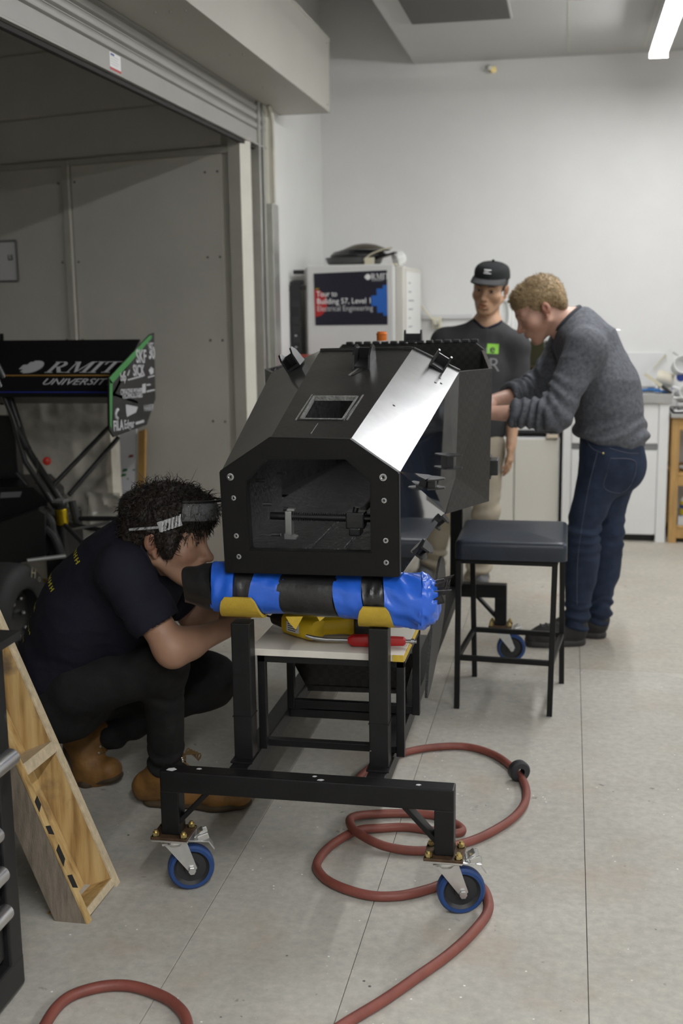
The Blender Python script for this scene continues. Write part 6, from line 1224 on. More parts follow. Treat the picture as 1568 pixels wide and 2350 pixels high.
def cup(name, label, c, ax, r, h, m, mi=None, handle=True, grp='cups in the dish rack'):
    t = thing(name, label, 'cup', c, grp); obj('bowl', MB().lathe([(.001, 0), (r * .8, 0), (r * .86, h * .06), (r, h), (r * .93, h), (r * .82, h * .1), (.001, h * .08)], c, ax, 24), m, t, smooth=True)
    ax = Vector(ax).normalized(); s_ = ax.cross(Vector((0, 1, .3))).normalized(); c = Vector(c)
    if handle: obj('handle', MB().tube(spline([c + ax * h * .8 + s_ * r * .95, c + ax * h * .75 + s_ * r * 1.6, c + ax * h * .35 + s_ * r * 1.55, c + ax * h * .25 + s_ * r * .9], 5), r * .14, 8), m, t, smooth=True)
cup('tall_cup', 'white cup facing the viewer, highest in the dish rack', (0.679, 7.68, 1.11), (.2, -.9, .3), .058, .10, 'white_china', handle=False); cup('cream_mug', 'cream mug lying on its side in the dish rack', (0.6559, 7.72, 1.027), (-.93, .2, .2), .052, .10, 'mug_cream'); cup('white_mug', 'white mug tilted towards the viewer, lowest in the dish rack', (0.6963, 7.68, 0.9303), (.35, -.8, .35), .05, .09, 'white_china')
b_ = obj('blue_lid', MB().lathe([(.001, 0), (.028, 0), (.028, .012), (.001, .012)], (0.6953, 7.66, 1.053), (0, -1, .2), 18), 'box_blue', smooth=True); tag(b_, 'small blue lid between the cups in the dish rack', 'lid')
kn = thing('kitchen_knife', 'knife with black handle sticking out of the dish rack to the left', 'knife', (0.5772, 7.58, 0.979)); obj('blade', MB().bar((0.4688, 7.6, 1.079), (0.5737, 7.58, 1.004), .003, .022), 'cream', kn); obj('handle', MB().bar((0.5737, 7.58, 1.004), (0.6337, 7.58, 0.9572), .014, .022), 'seal_black', kn)
bo = tag(obj('chopping_board', MB().prism([(0.4908, 7.95, 1.046), (0.6064, 7.95, 0.9229), (0.7117, 7.95, 1.08), (0.651, 7.95, 1.231)], (0, .012, 0)), 'kitchen_white'), 'white chopping board leaning on the splashback above the sink', 'board'); sp = tag(obj('white_spoon', MB().tube([(0.5437, 7.93, 1.093), (0.6076, 7.93, 1.167), (0.6209, 7.93, 1.181)], [.004, .005, .010], 8), 'cream', smooth=True), 'cream spoon hanging before the white chopping board', 'spoon')
wh = thing('whisk', 'wire whisk handle upright at the top of the dish rack', 'whisk', (0.6751, 7.7, 1.191)); obj('handle', MB().tube([(0.6953, 7.7, 1.15), (0.686, 7.7, 1.183), (0.645, 7.7, 1.21)], .005, 8), 'stainless', wh)
tb_ = thing('storage_tub', 'clear plastic tub on the lowest pine shelf', 'tub', (.83, 7.7, .11)); obj('wall', MB().ring([(.705, 7.60, .112), (1.0, 7.60, .112), (1.0, 7.9, .112), (.705, 7.9, .112)], [(.709, 7.604, .112), (.996, 7.604, .112), (.996, 7.896, .112), (.709, 7.896, .112)], (0, 0, .06)), 'clear_tub', tb_); obj('base', MB().box(.705, 1.0, 7.60, 7.9, .111, .114), 'clear_tub', tb_)
bt = thing('cleaner_bottle', 'white bottle with yellow and blue label in the clear tub', 'bottle', (.765, 7.68, .115)); bc = (.765, 7.68, 0); obj('bottle_body', MB().lathe([(.001, .115), (.042, .115), (.045, .125), (.045, .265), (.038, .285), (.02, .295), (.018, .315), (.001, .315)], bc, seg=22), 'white_china', bt, smooth=True); obj('cap', MB().lathe([(.02, .305), (.02, .335), (.001, .335)], bc, seg=16), 'white_china', bt, smooth=True); obj('label', MB().lathe([(.0455, .13), (.0455, .26)], bc, seg=22), 'label_yellow', bt, smooth=True); obj('label_band', MB().lathe([(.046, .213), (.046, .235)], bc, seg=22).lathe([(.046, .15), (.046, .17)], bc, seg=22), 'box_blue', bt, smooth=True)
pl = tag(obj('white_plate', MB().lathe([(.001, .452), (.07, .452), (.12, .47), (.121, .474), (.07, .458), (.001, .458)], (.83, 7.72, 0), seg=28), 'white_china', smooth=True), 'white plate on the middle pine shelf', 'plate'); pk2 = tag(obj('black_pot', MB().lathe([(.001, .459), (.06, .459), (.065, .465), (.065, .50), (.001, .51)], (.84, 7.72, 0), seg=24), 'pan_black', smooth=True), 'small black pot standing on the white plate', 'pot')
# wall stub on the back wall
ws = thing('wall_bracket', 'small brass and grey pipe stub high on the back wall', 'bracket', (-0.5419, 8.13, 3.057)); obj('stub', MB().cyl((-0.5718, 8.145, 3.075), (-0.5536, 8.09, 3.056), .014), 'galvanised', ws, smooth=True); obj('plug', MB().cyl((-0.5429, 8.145, 3.057), (-0.5313, 8.1, 3.046), .02), 'brass_bolt', ws, smooth=True)
# ================================================================ STORE: RACE CAR, WRAPPED STACK, BOARDS
mat('body_black', (.018, .0175, .017), .4, noise=.2, nscale=8); mat('wing_black', (.0075, .0075, .008), .35); mat('tube_black', (.02, .02, .02), .3, spec=.6); mat('tyre_rubber', (.020, .0195, .019), .7, noise=.2, bump=.05); mat('gold_alloy', (.62, .44, .02), .25, metal=.9); mat('wing_green', (.045, .22, .055), .5); mat('gold_line', (.26, .14, .03), .5); mat('blue_line', (.02, .03, .22), .4); mat('decal_white', (.42, .42, .43), .55); mat('red_button', (.50, .03, .015), .4)
mat('plastic_wrap', (.52, .49, .42), .28, noise=.25, nscale=5, coat=.6, bump=.3, bscale=30); mat('green_tape', (.012, .13, .035), .6); mat('red_tape', (.22, .02, .02), .6); mat('ochre_wood', (.33, .19, .05), .6, noise=.15); mat('board_white', (.58, .58, .60), .5)
rc = thing('race_car', 'black open wheel race car with big lettered rear wing, parked in the store at left', 'car', (-2.6, 4.6, 0))
XE = -1.95
ep_ = [(-1.95, 4.751, 1.237), (-1.95, 5.283, 1.408), (-1.95, 5.337, 1.414), (-1.95, 5.318, 1.102), (-1.95, 5.185, 0.9898), (-1.95, 4.778, 0.9784), (-1.95, 4.729, 1.018)]
e1_ = obj('wing_endplate', MB().prism(ep_, (-.008, 0, 0)), 'wing_black', rc)
gs_ = MB(); o_ = Vector((.0012, 0, 0)); L2 = lambda l: [Vector(p) + o_ for p in l]
gs_.prism(L2([(-1.95, 4.758, 1.214), (-1.95, 4.757, 1.24), (-1.95, 5.265, 1.404), (-1.95, 5.306, 1.401), (-1.95, 5.286, 1.387), (-1.95, 4.788, 1.212)]), (-.0008, 0, 0)).prism(L2([(-1.95, 4.756, 1.236), (-1.95, 4.788, 1.215), (-1.95, 4.753, 1.016), (-1.95, 4.736, 1.036)]), (-.0008, 0, 0)); obj('green_stripe', gs_, 'wing_green', e1_)
def deco(t, px, s_, px2, bold=.0, sx=1.0):
    """sponsor lettering on the endplate, reading along +y"""
    p = Vector(px) + Vector((.0014, 0, 0)); m_ = text_mb(t, s_, p, (0, 1, -.05), (0, 0, 1), bold=bold, depth=.0004); return m_
for t, px, s_, b_ in (('SKF', (-1.95, 5.08, 1.287), .085, .002), ('SICK', (-1.95, 5.035, 1.23), .070, .002), ('bsp', (-1.95, 4.879, 1.217), .05, .0012), ('CREATIVE POWER', (-1.95, 4.872, 1.156), .034, .001), ('TECHNOLOGIES', (-1.95, 4.89, 1.137), .034, .001), ('FILA', (-1.95, 4.772, 1.006), .062, .002), ('Edgar', (-1.95, 4.899, 1.002), .055, .001), ('HABER', (-1.95, 5.153, 1.057), .042, 0), ('VSE', (-1.95, 5.239, 1.338), .05, .001), ('30', (-1.95, 5.246, 1.297), .085, .003)):
    obj('sponsor_lettering', deco(t, px, s_, None, b_), 'decal_white', e1_)
dm = MB(); P3 = lambda l: dm.prism([Vector(p) + Vector((.0014, 0, 0)) for p in l], (-.0006, 0, 0))
P3([(-1.95, 5.146, 1.183), (-1.95, 5.192, 1.184), (-1.95, 5.186, 1.141), (-1.95, 5.14, 1.141)]); P3([(-1.95, 4.928, 1.108), (-1.95, 5.077, 1.084), (-1.95, 5.052, 1.062), (-1.95, 4.937, 1.051), (-1.95, 4.93, 1.077)]); P3([(-1.95, 5.239, 1.242), (-1.95, 5.271, 1.257), (-1.95, 5.305, 1.247), (-1.95, 5.302, 1.224), (-1.95, 5.26, 1.22)]); P3([(-1.95, 4.908, 1.238), (-1.95, 4.926, 1.256), (-1.95, 4.947, 1.257), (-1.95, 4.929, 1.239)]); P3([(-1.95, 4.96, 1.235), (-1.95, 4.989, 1.258), (-1.95, 5, 1.258), (-1.95, 4.976, 1.234)])
for a_, b__, hh in (((-1.95, 4.968, 1.215), (-1.95, 5.173, 1.222), .012), ((-1.95, 5.224, 1.21), (-1.95, 5.313, 1.213), .012), ((-1.95, 5.04, 1.011), (-1.95, 5.148, 1.012), .025), ((-1.95, 5.202, 1.175), (-1.95, 5.255, 1.175), .015), ((-1.95, 5.198, 1.145), (-1.95, 5.311, 1.146), .015)): dm.bar(Vector(a_) + Vector((.0012, 0, 0)), Vector(b__) + Vector((.0012, 0, 0)), .0006, hh * .5, bev=0)
dm.tube([(XE + .001, y, z) for _, y, z in [(-1.95, 4.833, 1.094), (-1.95, 4.812, 1.09), (-1.95, 4.801, 1.077), (-1.95, 4.804, 1.062), (-1.95, 4.823, 1.056)]], .008, 6); obj('sponsor_mark', dm, 'decal_white', e1_)['kind'] = 'stuff'
# flap and main plane
fa, fb_ = Vector((-1.95, 5.148, 1.39)), Vector((-1.95, 4.782, 1.168)); ey_ = (fa - fb_).normalized(); exw = Vector((1, 0, 0)); nw = exw.cross(ey_).normalized()
def wingpt(px, pt):                                   # onto the flap plane
    return Vector(pt)
fl0 = fb_ + ey_ * .135
obj('wing_flap', MB().prism([fa, fl0, fl0 + Vector((-1.05, 0, 0)), fa + Vector((-1.05, 0, 0))], -nw * .012), 'wing_black', rc); obj('wing_plane', MB().prism([fl0 - ey_ * .006, fb_, fb_ + Vector((-1.05, 0, 0)), fl0 - ey_ * .006 + Vector((-1.05, 0, 0))], -nw * .02), 'wing_black', rc)
obj('wing_underside', MB().prism([fb_ - nw * .01, fb_ + Vector((0, .30, -.07)), fb_ + Vector((-1.05, .30, -.07)), fb_ + Vector((-1.05, 0, 0)) - nw * .01], (0, 0, .012)), 'wing_black', rc)
ln_ = MB().bar(fl0 + Vector((-.05, 0, 0)) + nw * .002, fl0 + Vector((-.70, 0, 0)) + nw * .002, .002, .009, up=tuple(ey_), bev=0); obj('gold_line', ln_, 'gold_line', rc); obj('blue_line', MB().bar(fb_ + nw * .001 + ey_ * .008, fb_ + nw * .001 + ey_ * .008 + Vector((-.7, 0, 0)), .002, .006, up=tuple(ey_), bev=0), 'blue_line', rc)
rm2, rw2 = serif_rmit(.088); rm2 = shear2([[(x * 1.14, y) for x, y in p] for p in rm2], .28); tb0 = fl0 + ey_ * .022 + nw * .0015; obj('wing_lettering', flat(MB(), rm2, tb0 + Vector((-.375, 0, 0)), exw, ey_), 'decal_white', rc)
obj('wing_logo', flat(MB(), shear2(pixel_disc(.05), .25), tb0 + ey_ * .046 + Vector((-.452, 0, 0)), exw, ey_), 'decal_white', rc)
obj('wing_lettering', text_mb('UNIVERSITY', .068, fl0 - ey_ * .07 + nw * .0015 + Vector((-.36, 0, 0)), exw, ey_, shear=.25, fit=.345), 'decal_white', rc)
obj('wing_mount', MB().bar((-2.78, 5.42, 1.406), (-2.638, 5.1, 1.098), .02, .03), 'wing_black', rc)
# roll hoop, stays, harness box
obj('roll_hoop', MB().tube(fillet([(-2.589, 4.9, 1.361), (-2.523, 4.9, 1.243), (-2.399, 4.85, 0.9129), (-2.226, 4.8, 0.6849)], .05), .0165, 14), 'tube_black', rc, smooth=True)
obj('hoop_stay', MB().tube([(-2.542, 4.84, 1.286), (-2.443, 4.82, 1.054), (-2.377, 4.78, 0.863), (-2.225, 4.74, 0.6656)], .0125, 12), 'tube_black', rc, smooth=True)
obj('stay_sleeve', MB().tube([(-2.425, 4.82, 1.005), (-2.375, 4.8, 0.9193)], .021, 12), 'tube_black', rc, smooth=True)
for a, b_ in (((-2.078, 5.1, 1.012), (-2.283, 4.86, 0.7498)), ((-2.06, 5.1, 0.9387), (-2.214, 4.86, 0.703)), ((-2.644, 5.1, 1.139), (-2.423, 5.15, 1.15))): obj('wing_strut', MB().tube([a, b_], .011, 10), 'tube_black', rc, smooth=True)
rb_ = Vector((-2.272, 4.78, 0.8683)); obj('kill_button', MB().lathe([(.006, -.03), (.006, 0), (.018, .002), (.019, .010), (.012, .015), (.001, .016)], rb_, (.35, -.9, .1), 18), 'red_button', rc, smooth=True)
obj('electrics_box', MB().box(-2.85, (-2.511, 4.97, 0.9577)[0], 4.97, 5.03, (-2.56, 4.97, 0.757)[2], (-2.54, 4.97, 1.049)[2], .006), 'body_black', rc)
obj('cable', MB().tube(spline([(-2.331, 4.8, 0.8806), (-2.332, 4.8, 0.8018), (-2.343, 4.8, 0.762), (-2.362, 4.8, 0.732)], 5), .004, 6), 'tube_black', rc, smooth=True); obj('hoop_brace', MB().tube([(-2.432, 4.8, 0.8102), (-2.37, 4.8, 0.7378)], .010, 8), 'tube_black', rc)
dpt = Vector((-2.189, 4.72, 0.6288)); obj('damper_body', MB().lathe([(.001, -.036), (.026, -.036), (.028, -.033), (.028, .033), (.026, .036), (.001, .036)], dpt, (-.06, 0, 1), 22), 'gold_alloy', rc, smooth=True, auto=30, label='gold damper reservoir')
obj('damper_cap', MB().lathe([(.024, .036), (.026, .05), (.030, .055), (.030, .066), (.001, .068)], dpt, (-.06, 0, 1), 20), 'tube_black', rc, smooth=True); obj('damper_mount', MB().box(dpt.x - .028, dpt.x + .025, 4.69, 4.75, dpt.z + .066, dpt.z + .078, .002), 'dull_alloy', rc); obj('damper_shaft', MB().cyl(dpt - Vector((.0, 0, .036)), dpt - Vector((-.004, 0, .17)), .016), 'tube_black', rc)
for a, b_, r, m_ in (((-2.154, 4.75, 0.6162), (-1.879, 4.75, 0.6224), .011, 'tube_black'), ((-2.143, 4.72, 0.571), (-1.959, 4.72, 0.6105), .007, 'dull_alloy'), ((-2.168, 4.75, 0.5883), (-1.903, 4.75, 0.5514), .011, 'tube_black'), ((-2.233, 4.45, 0.488), (-2.104, 4.55, 0.4907), .010, 'dull_alloy'), ((-2.166, 4.7, 0.5958), (-2.025, 4.6, 0.5225), .010, 'tube_black'), ((-2.21, 4.7, 0.5458), (-2.129, 4.6, 0.4521), .013, 'tube_black'), ((-2.151, 4.75, 0.6948), (-2.13, 4.75, 0.597), .018, 'tyre_rubber')): obj('suspension_link', MB().tube([a, b_], r, 10), m_, rc, smooth=True)
# bodywork and gearbox
bw = [(-2.593, 4.6, 0.5657), (-2.237, 4.6, 0.6765), (-2.213, 4.6, 0.6616), (-2.219, 4.6, 0.4785), (-2.396, 4.6, 0.4245), (-2.606, 4.6, 0.3983)]; obj('side_body', MB().prism(bw, (-.12, .5, 0)), 'body_black', rc); obj('engine_cover', MB().prism([(-2.602, 4.72, 0.7503), (-2.319, 4.72, 0.7592), (-2.255, 4.72, 0.6978), (-2.253, 4.72, 0.5998), (-2.619, 4.72, 0.5314)], (-.1, .4, 0)), 'wing_black', rc); obj('panel_badge', MB().prism([(-2.47, 4.715, 0.7338), (-2.37, 4.715, 0.7395), (-2.38, 4.715, 0.7139), (-2.476, 4.715, 0.7081)], (0, .002, 0)), 'grey_plastic', rc)
obj('gearbox', MB().box((-2.279, 4.75, 0.534)[0], (-2.191, 4.75, 0.5363)[0], 4.72, 4.95, (-2.266, 4.75, 0.3342)[2], (-2.248, 4.75, 0.6338)[2], .012), 'body_black', rc); obj('floor_tray', MB().box(-3.0, -2.0, 4.4, 5.2, .12, .15, .004), 'wing_black', rc)
hs_ = MB().tube(spline([(-2.271, 4.68, 0.6654), (-2.217, 4.66, 0.6216), (-2.21, 4.66, 0.5732), (-2.184, 4.66, 0.4959)], 5), .02, 10).tube(spline([(-2.24, 4.64, 0.5958), (-2.183, 4.62, 0.5528), (-2.157, 4.62, 0.476)], 5), .016, 10); obj('coolant_hose', hs_, 'tyre_rubber', rc, smooth=True)['kind'] = 'stuff'
def wheel(c, ax, R, w, text=None):
    c = Vector(c); ax = Vector(ax).normalized(); t = obj('tyre', MB().lathe([(R * .58, -w / 2), (R * .72, -w / 2 - .008), (R * .92, -w / 2 + .004), (R * .985, -w / 2 + .03), (R, 0), (R * .985, w / 2 - .03), (R * .92, w / 2 - .004), (R * .72, w / 2 + .008), (R * .58, w / 2)], c, ax, 56), 'tyre_rubber', rc, smooth=True, auto=60)
    rm_ = MB().lathe([(R * .60, -w / 2), (R * .585, w / 2), (R * .55, w / 2 - .004), (R * .53, w / 2 - .05), (.001, w / 2 - .075)], c, ax, 40); obj('wheel_rim', rm_, 'body_black', t, smooth=True)
    e1 = Vector((0, 1, 0)); e2 = ax.cross(e1)
    for k in range(8):
        a = k * PI / 4 + .2; q = c + ax * (w / 2 - .05) + (e1 * math.cos(a) + e2 * math.sin(a)) * R * (.40 if k % 2 else .30); obj('wheel_bolt', MB().lathe([(.001, .008), (.006, .008), (.009, .004), (.009, -.004)], q, ax, 8), 'steel_bolt', t)
    if text:
        n_ = len(text)
        for i, chh in enumerate(text):
            a = math.radians(72 - i * 20); rad = e1 * math.cos(a) + e2 * math.sin(a); tan = e1 * math.sin(a) - e2 * math.cos(a)
            s_ = .066 if i == 0 else .05; q = c + ax * (w / 2 + .0105) + rad * R * .74 - tan * (s_ * .3); obj('tyre_lettering', text_mb(chh, s_, q, tan, rad, bold=-.001), 'cream' if False else 'tyre_cream', t)
    return t
mat('tyre_cream', (.34, .31, .20), .7)
wheel((-2.31, 4.38, .245), (1, 0, 0), .245, .19, 'Hoosier'); wheel((-3.3, 4.38, .245), (-1, 0, 0), .245, .19)
obj('axle', MB().cyl((-3.2, 4.38, .245), (-2.36, 4.38, .245), .02), 'tube_black', rc)
# black chair behind the crouching person
oc_ = thing('office_chair', 'black padded chair back showing behind the dark haired head', 'chair', (-1.80, 5.15, 0)); a, b_ = (-2.071, 5.1, 0.5326), (-1.76, 5.1, 0.5398); zt = (-1.946, 5.1, 0.6976)[2]; xm = (a[0] + b_[0]) / 2
def rrect(x0, x1, z0, z1, r, y): 
    return [(cx + r * math.cos(t), y, cz + r * math.sin(t)) for cx, cz, s_ in ((x1 - r, z1 - r, 0), (x0 + r, z1 - r, 1), (x0 + r, z0 + r, 2), (x1 - r, z0 + r, 3)) for t in np.linspace(s_ * PI / 2, (s_ + 1) * PI / 2, 7)]
obj('backrest', MB().prism(rrect(a[0], b_[0], zt - .36, zt, .09, 5.08), (0, .06, 0)), 'tyre_rubber', oc_); obj('seat', MB().box(a[0] + .01, b_[0] - .01, 5.12, 5.50, .40, .46, .02), 'tyre_rubber', oc_); obj('back_bar', MB().box(xm - .03, xm + .03, 5.135, 5.15, .38, zt - .1, .003), 'tube_black', oc_); obj('column', MB().cyl((xm, 5.31, .08), (xm, 5.31, .40), .025), 'tube_black', oc_, smooth=True)
for k in range(5): ang_ = 2 * PI * k / 5; obj('base_arm', MB().bar((xm, 5.31, .08), (xm + .24 * math.cos(ang_), 5.31 + .24 * math.sin(ang_), .05), .035, .03), 'tube_black', oc_); obj('castor', MB().ball((xm + .24 * math.cos(ang_), 5.31 + .24 * math.sin(ang_), .027), .027, 10, 8), 'tyre_rubber', oc_)
# plastic wrapped stack, boards, sign
wp = thing('wrapped_stack', 'stack wrapped in crumpled clear plastic behind the race car', 'wrapped pallet', (-2.5, 5.75, 0)); x0, x1 = (-2.87, 5.62, 0.6503)[0], (-2.322, 5.62, 0.886)[0]; zt = (-2.552, 5.62, 1.054)[2]; wm = MB(); NX, NZ = 46, 40; grid = []
pts = []
for (fx, fy, face) in (('f', 0, 0),):
    for i in range(NX + 1):
        for k in range(NZ + 1):
            p = np.array([x0 + (x1 - x0) * i / NX, 5.62, .12 + (zt - .12) * k / NZ]); d = ridge(p[None] * np.array([5, 1, 9]))[0] * .018 + ridge(p[None] * np.array([11, 1, 24]) + 3)[0] * .010; pts.append((p[0], p[1] - d - .03 * math.sin(PI * k / NZ), p[2]))
wm.add(pts, [(i * (NZ + 1) + k, (i + 1) * (NZ + 1) + k, (i + 1) * (NZ + 1) + k + 1, i * (NZ + 1) + k + 1) for i in range(NX) for k in range(NZ)])
wm.prism([(x0, 5.64, .12), (x1, 5.64, .12), (x1, 5.64, zt), (x0, 5.64, zt)], (0, .12, 0)); obj('plastic_film', wm, 'plastic_wrap', wp, smooth=True, auto=60)
for k in range(3): obj('pallet_block', MB().box(x0 + (x1 - x0 - .1) * k / 2, x0 + (x1 - x0 - .1) * k / 2 + .1, 5.64, 5.75, 0, .12, .004), 'ochre_wood', wp)
fw = MB(); pts = [];  c_ = (-2.339, 5.58, 0.4591)
for i in range(17):
    for k in range(17):
        p = np.array([c_[0] - .09 + .18 * i / 16, 5.55, .40 + .20 * k / 16]); pts.append((p[0] + .03 * (1 - k / 16) * (i / 16), 5.56 - .02 * ridge(p[None] * 16)[0], p[2]))
fw.add(pts, [(i * 17 + k, (i + 1) * 17 + k, (i + 1) * 17 + k + 1, i * 17 + k + 1) for i in range(16) for k in range(16)]); obj('film_tail', fw, 'plastic_wrap', wp, smooth=True)
bd = thing('leaning_board', 'white board with green tape scraps leaning by the wrapped stack', 'board', (-2.1, 5.95, 0)); qa, qb = (-2.49, 5.9, 0.9003), (-2.266, 5.9, 0.9137); obj('sheet', MB().prism([(qa[0] - .12, 5.80, .0), (qb[0] - .05, 5.80, .0), (qb[0] - .012, 5.92, .98), (qa[0] - .02, 5.92, .98)], (0, .012, 0)), 'board_white', bd); obj('sheet_seam', MB().bar((-2.398, 5.878, 0.8562), (-2.412, 5.83, 0.4114), .002, .004, bev=0), 'grey_plastic', bd)
for p, w, m_ in (((-2.439, 5.86, 0.7541), .016, 'green_tape'), ((-2.414, 5.86, 0.707), .018, 'green_tape'), ((-2.348, 5.86, 0.6676), .017, 'green_tape'), ((-2.355, 5.86, 0.6414), .017, 'green_tape'), ((-2.313, 5.86, 0.7438), .016, 'red_tape'), ((-2.296, 5.86, 0.6708), .009, 'green_tape'), ((-2.356, 5.83, 0.5201), .009, 'green_tape'), ((-2.331, 5.86, 0.6228), .007, 'green_tape')):
    g0 = Vector(p); y_ = 5.80 + .12 * g0.z / .98 - .0015; obj('tape_scrap', MB().prism([(g0.x - w, y_, g0.z - w * .5), (g0.x + w * .7, y_, g0.z - w * .2), (g0.x + w, y_, g0.z + w * .6), (g0.x - w * .5, y_, g0.z + w * .5)], (0, .0012, 0)), m_, bd)
tag(obj('wood_batten', MB().prism([(-2.267, 5.9, 0.8784), (-2.23, 5.9, 0.8905), (-2.239, 5.85, 0.4355), (-2.276, 5.85, 0.4347)], (0, .03, 0)).prism([(-2.276, 5.85, 0.4347), (-2.239, 5.85, 0.4355), (-1.93, 5.80, 0), (-1.98, 5.80, 0)], (0, .03, 0)), 'ochre_wood'), 'ochre wooden batten standing beside the white board', 'batten')
sg = thing('wall_sign', 'framed white sign cut by the left edge, on the store wall', 'sign', (-3.314, 6.5, 1.812)); w0 = 1.55
def swp(t, z, d=.012): return sw(t, d, z)
zs0, zs1 = (-3.335, 6.58, 1.7)[2], (-3.319, 6.58, 1.937)[2]
tR = (Vector((-3.291, 6.575, 1.814)) - Vector(sw(0))).length; tR = math.hypot((-3.291, 6.575, 1.814)[0] - O.x, (-3.291, 6.575, 1.814)[1] - O.y)
obj('sheet', MB().prism([sw(tR, .006, zs0), sw(tR + .38, .006, zs0), sw(tR + .38, .006, zs1), sw(tR, .006, zs1)], sw(0, .004) - sw(0, 0)), 'white_print', sg)
fm = MB(); 
for a, b_ in (((tR - .008, zs0), (tR - .008, zs1)), ((tR - .008, zs0), (tR + .38, zs0)), ((tR - .008, zs1), (tR + .38, zs1))): fm.bar(sw(a[0], .009, a[1]), sw(b_[0], .009, b_[1]), .012, .012)
obj('frame', fm, 'grey_plastic', sg); obj('lettering', text_mb('LS', .042, sw(tR + .062, .0115, zs0 + .125), (.96, -.28, 0), (0, 0, 1), bold=.001), 'hub_black', sg)
# ================================================================ FOREGROUND LEFT: WOODEN FRAME, TOOL CHEST
m = mat('pallet_wood', (.40, .24, .085), .62, spec=.3); nt, bs = mnode(m); tc = nt.nodes.new('ShaderNodeTexCoord'); mp = nt.nodes.new('ShaderNodeMapping'); mp.inputs['Scale'].default_value = (34, 34, 3.2); mp.inputs['Rotation'].default_value = (0, .38, 0); nt.links.new(tc.outputs['Object'], mp.inputs['Vector'])
nz = nt.nodes.new('ShaderNodeTexNoise'); nz.inputs['Scale'].default_value = 1.1; nz.inputs['Detail'].default_value = 7; nt.links.new(mp.outputs['Vector'], nz.inputs['Vector']); rp = nt.nodes.new('ShaderNodeValToRGB'); e = rp.color_ramp.elements; e[0].position = .32; e[0].color = (.27, .155, .055, 1); e[1].position = .68; e[1].color = (.60, .43, .20, 1); e_ = rp.color_ramp.elements.new(.5); e_.color = (.48, .32, .13, 1); nt.links.new(nz.outputs['Fac'], rp.inputs['Fac'])
n2 = nt.nodes.new('ShaderNodeTexNoise'); n2.inputs['Scale'].default_value = 9; n2.inputs['Detail'].default_value = 5; nt.links.new(tc.outputs['Object'], n2.inputs['Vector']); r2 = nt.nodes.new('ShaderNodeValToRGB'); r2.color_ramp.elements[0].position = .58; r2.color_ramp.elements[1].position = .72; nt.links.new(n2.outputs['Fac'], r2.inputs['Fac']); mx = nt.nodes.new('ShaderNodeMix'); mx.data_type = 'RGBA'; nt.links.new(r2.outputs['Color'], mx.inputs['Factor']); nt.links.new(rp.outputs['Color'], mx.inputs[6]); mx.inputs[7].default_value = (.15, .11, .07, 1); nt.links.new(mx.outputs[2], bs.inputs['Base Color'])
bp = nt.nodes.new('ShaderNodeBump'); bp.inputs['Strength'].default_value = .35; bp.inputs['Distance'].default_value = .006; nt.links.new(nz.outputs['Fac'], bp.inputs['Height']); nt.links.new(bp.outputs['Normal'], bs.inputs['Normal'])
mat('wood_grey', (.20, .165, .125), .7, noise=.35, nscale=4, stretch=(20, 20, 3), bump=.2, bscale=30); mat('wood_pale', (.56, .46, .31), .65, noise=.2, nscale=7, stretch=(8, 8, 8), bump=.1, bscale=50); mat('paint_black', (.014, .014, .014), .6)
wf = thing('wooden_frame', 'rough pine pallet frame leaning at the left with black paint marks on one rail', 'pallet', (-1.2, 2.65, 0))
N0 = Vector((-1.167, 2.538, 0)); Fq = Vector((-1.173, 2.758, 0)); UP = (Vector((-1.491, 2.8, 0.7494)) - Vector((-1.178, 2.77, -0.004025))); UP.y = 0.02; UP.normalize(); AC = (Fq - N0).normalized(); AC = (AC - UP * AC.dot(UP)).normalized(); NN = UP.cross(AC); NN = NN if NN.x > 0 else -NN
def wbox(a0, a1, u0, u1, n0, n1, bev=.002):
    """board in the frame's own axes: across, up along the rails, out of the frame"""
    M = Matrix(((AC.x, UP.x, NN.x, N0.x), (AC.y, UP.y, NN.y, N0.y), (AC.z, UP.z, NN.z, N0.z), (0, 0, 0, 1))); return MB().box(a0, a1, u0, u1, n0, n1, bev, M)
Wd = (Fq - N0).length; D_ = .085
LW = 1.05
obj('near_rail', wbox(0, .021, .0, LW, -D_, -.004), 'wood_grey', wf, label='greyed side of the near rail'); nr = obj('near_rail_face', wbox(-.001, .0225, .0, LW, -.006, .0005, .001), 'pallet_wood', wf)
for u, w, sk in ((.205, .030, 1), (.165, .022, -1), (.115, .046, 1), (.075, .034, -1)):
    M = Matrix(((AC.x, UP.x, NN.x, N0.x), (AC.y, UP.y, NN.y, N0.y), (AC.z, UP.z, NN.z, N0.z), (0, 0, 0, 1))); q = [(0, u * 1.6 - w / 2), (.022, u * 1.6 - w / 2 + sk * .012), (.022, u * 1.6 + w / 2 + sk * .008), (0, u * 1.6 + w / 2)]
    obj('paint_mark', MB().prism([M @ Vector((a, b_, .0004)) for a, b_ in q], NN * .0006), 'paint_black', nr)
obj('far_rail', wbox(Wd - .026, Wd, .0, LW + .1, -D_, .002), 'pallet_wood', wf)
obj('far_rail_face', wbox(Wd - .0265, Wd + .0005, .0, LW + .1, -.004, .0035, .001), 'wood_pale', wf); obj('bottom_cross', wbox(.022, Wd - .026, .012, .034, -D_, -.002), 'pallet_wood', wf); obj('cross_end', wbox(.022, Wd - .026, .013, .033, -.003, .0005, .0005), 'wood_pale', wf)
obj('middle_cross', wbox(.022, Wd - .026, .408, .440, -D_ - .0, .004), 'wood_pale', wf); obj('top_cross', wbox(.022, Wd - .026, .90, .925, -D_, 0), 'pallet_wood', wf)
nb_ = 2
for k in range(nb_):
    a0 = .022 + (Wd - .048) * k / nb_; obj('back_slat', wbox(a0 + .002, a0 + (Wd - .048) / nb_ - .002, .036, LW, -D_ - .012 - .002 * k, -D_ + .004), 'pallet_wood', wf)
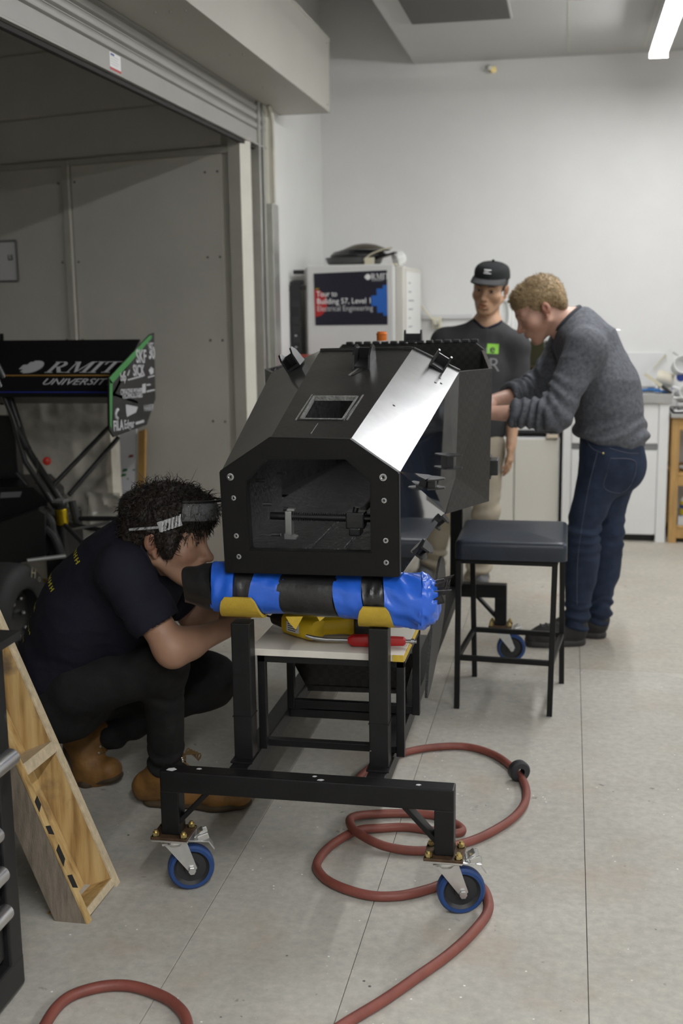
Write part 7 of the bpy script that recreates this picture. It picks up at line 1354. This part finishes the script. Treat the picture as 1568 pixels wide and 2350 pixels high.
obj('foot_slat', wbox(.03, .17, .03, .05, -D_ - .15, -D_ - .012), 'pallet_wood', wf)
tcst = thing('tool_chest', 'black tool chest with shiny tubular drawer handles, cut by the left edge', 'tool chest', (-1.35, 1.9, 0))
mat('chest_black', (.012, .012, .0125), .4, noise=.3, nscale=8, wear=((.06, .06, .06), .66, 14)); mat('chrome', (.85, .85, .87), .3, metal=1.)
xf = -1.197
obj('carcass', MB().box(-1.75, xf - .03, 1.35, 2.235, .09, .80, .004), 'chest_black', tcst); obj('corner_post', MB().box(xf - .04, xf, 2.19, 2.248, .085, .815, .005), 'chest_black', tcst); obj('base_skirt', MB().box(-1.75, xf + .0, 1.35, 2.25, .015, .09, .006), 'chest_black', tcst); obj('top_tray', MB().box(-1.75, xf - .025, 1.35, 2.25, .80, .83, .005), 'chest_black', tcst); obj('lid', MB().prism([(-1.75, 1.35, (-1.144, 2.22, 0.8589)[2]), ((-1.144, 2.22, 0.8589)[0], 1.35, (-1.144, 2.22, 0.8589)[2]), ((-1.144, 2.22, 0.8589)[0], 1.35, (-1.145, 2.22, 0.8415)[2]), ((-1.186, 2.22, 0.794)[0], 1.35, .831), (-1.75, 1.35, .831)], (0, .88, 0)), 'chest_black', tcst)
for z0, z1 in ((.63, .78), (.44, .62), (.345, .43), (.25, .335), (.11, .24)):
    d_ = obj('drawer_front', MB().box(xf - .032, xf - .012, 1.40, 2.186, z0, z1, .004), 'chest_black', tcst); 
for (p) in ((-1.134, 2.17, 0.6013), (-1.182, 2.17, 0.4197), (-1.176, 2.17, 0.3287), (-1.172, 2.17, 0.2406)):
    h = obj('drawer_handle', MB().cyl((p[0] - .012, 1.42, p[2]), (p[0] - .012, 2.16, p[2]), .0185, seg=18), 'chrome', tcst, smooth=True); b = MB()
    for y in (1.5, 2.08): b.box(xf - .02, p[0] - .012, y, y + .03, p[2] - .008, p[2] + .008, .002)
    obj('handle_stand', b, 'chest_black', tcst)['kind'] = 'stuff'
for y in (1.45, 2.15):
    for x in (-1.70, -1.25): obj('glide', MB().cyl((x, y, 0), (x, y, .016), .02), 'hub_black', tcst)
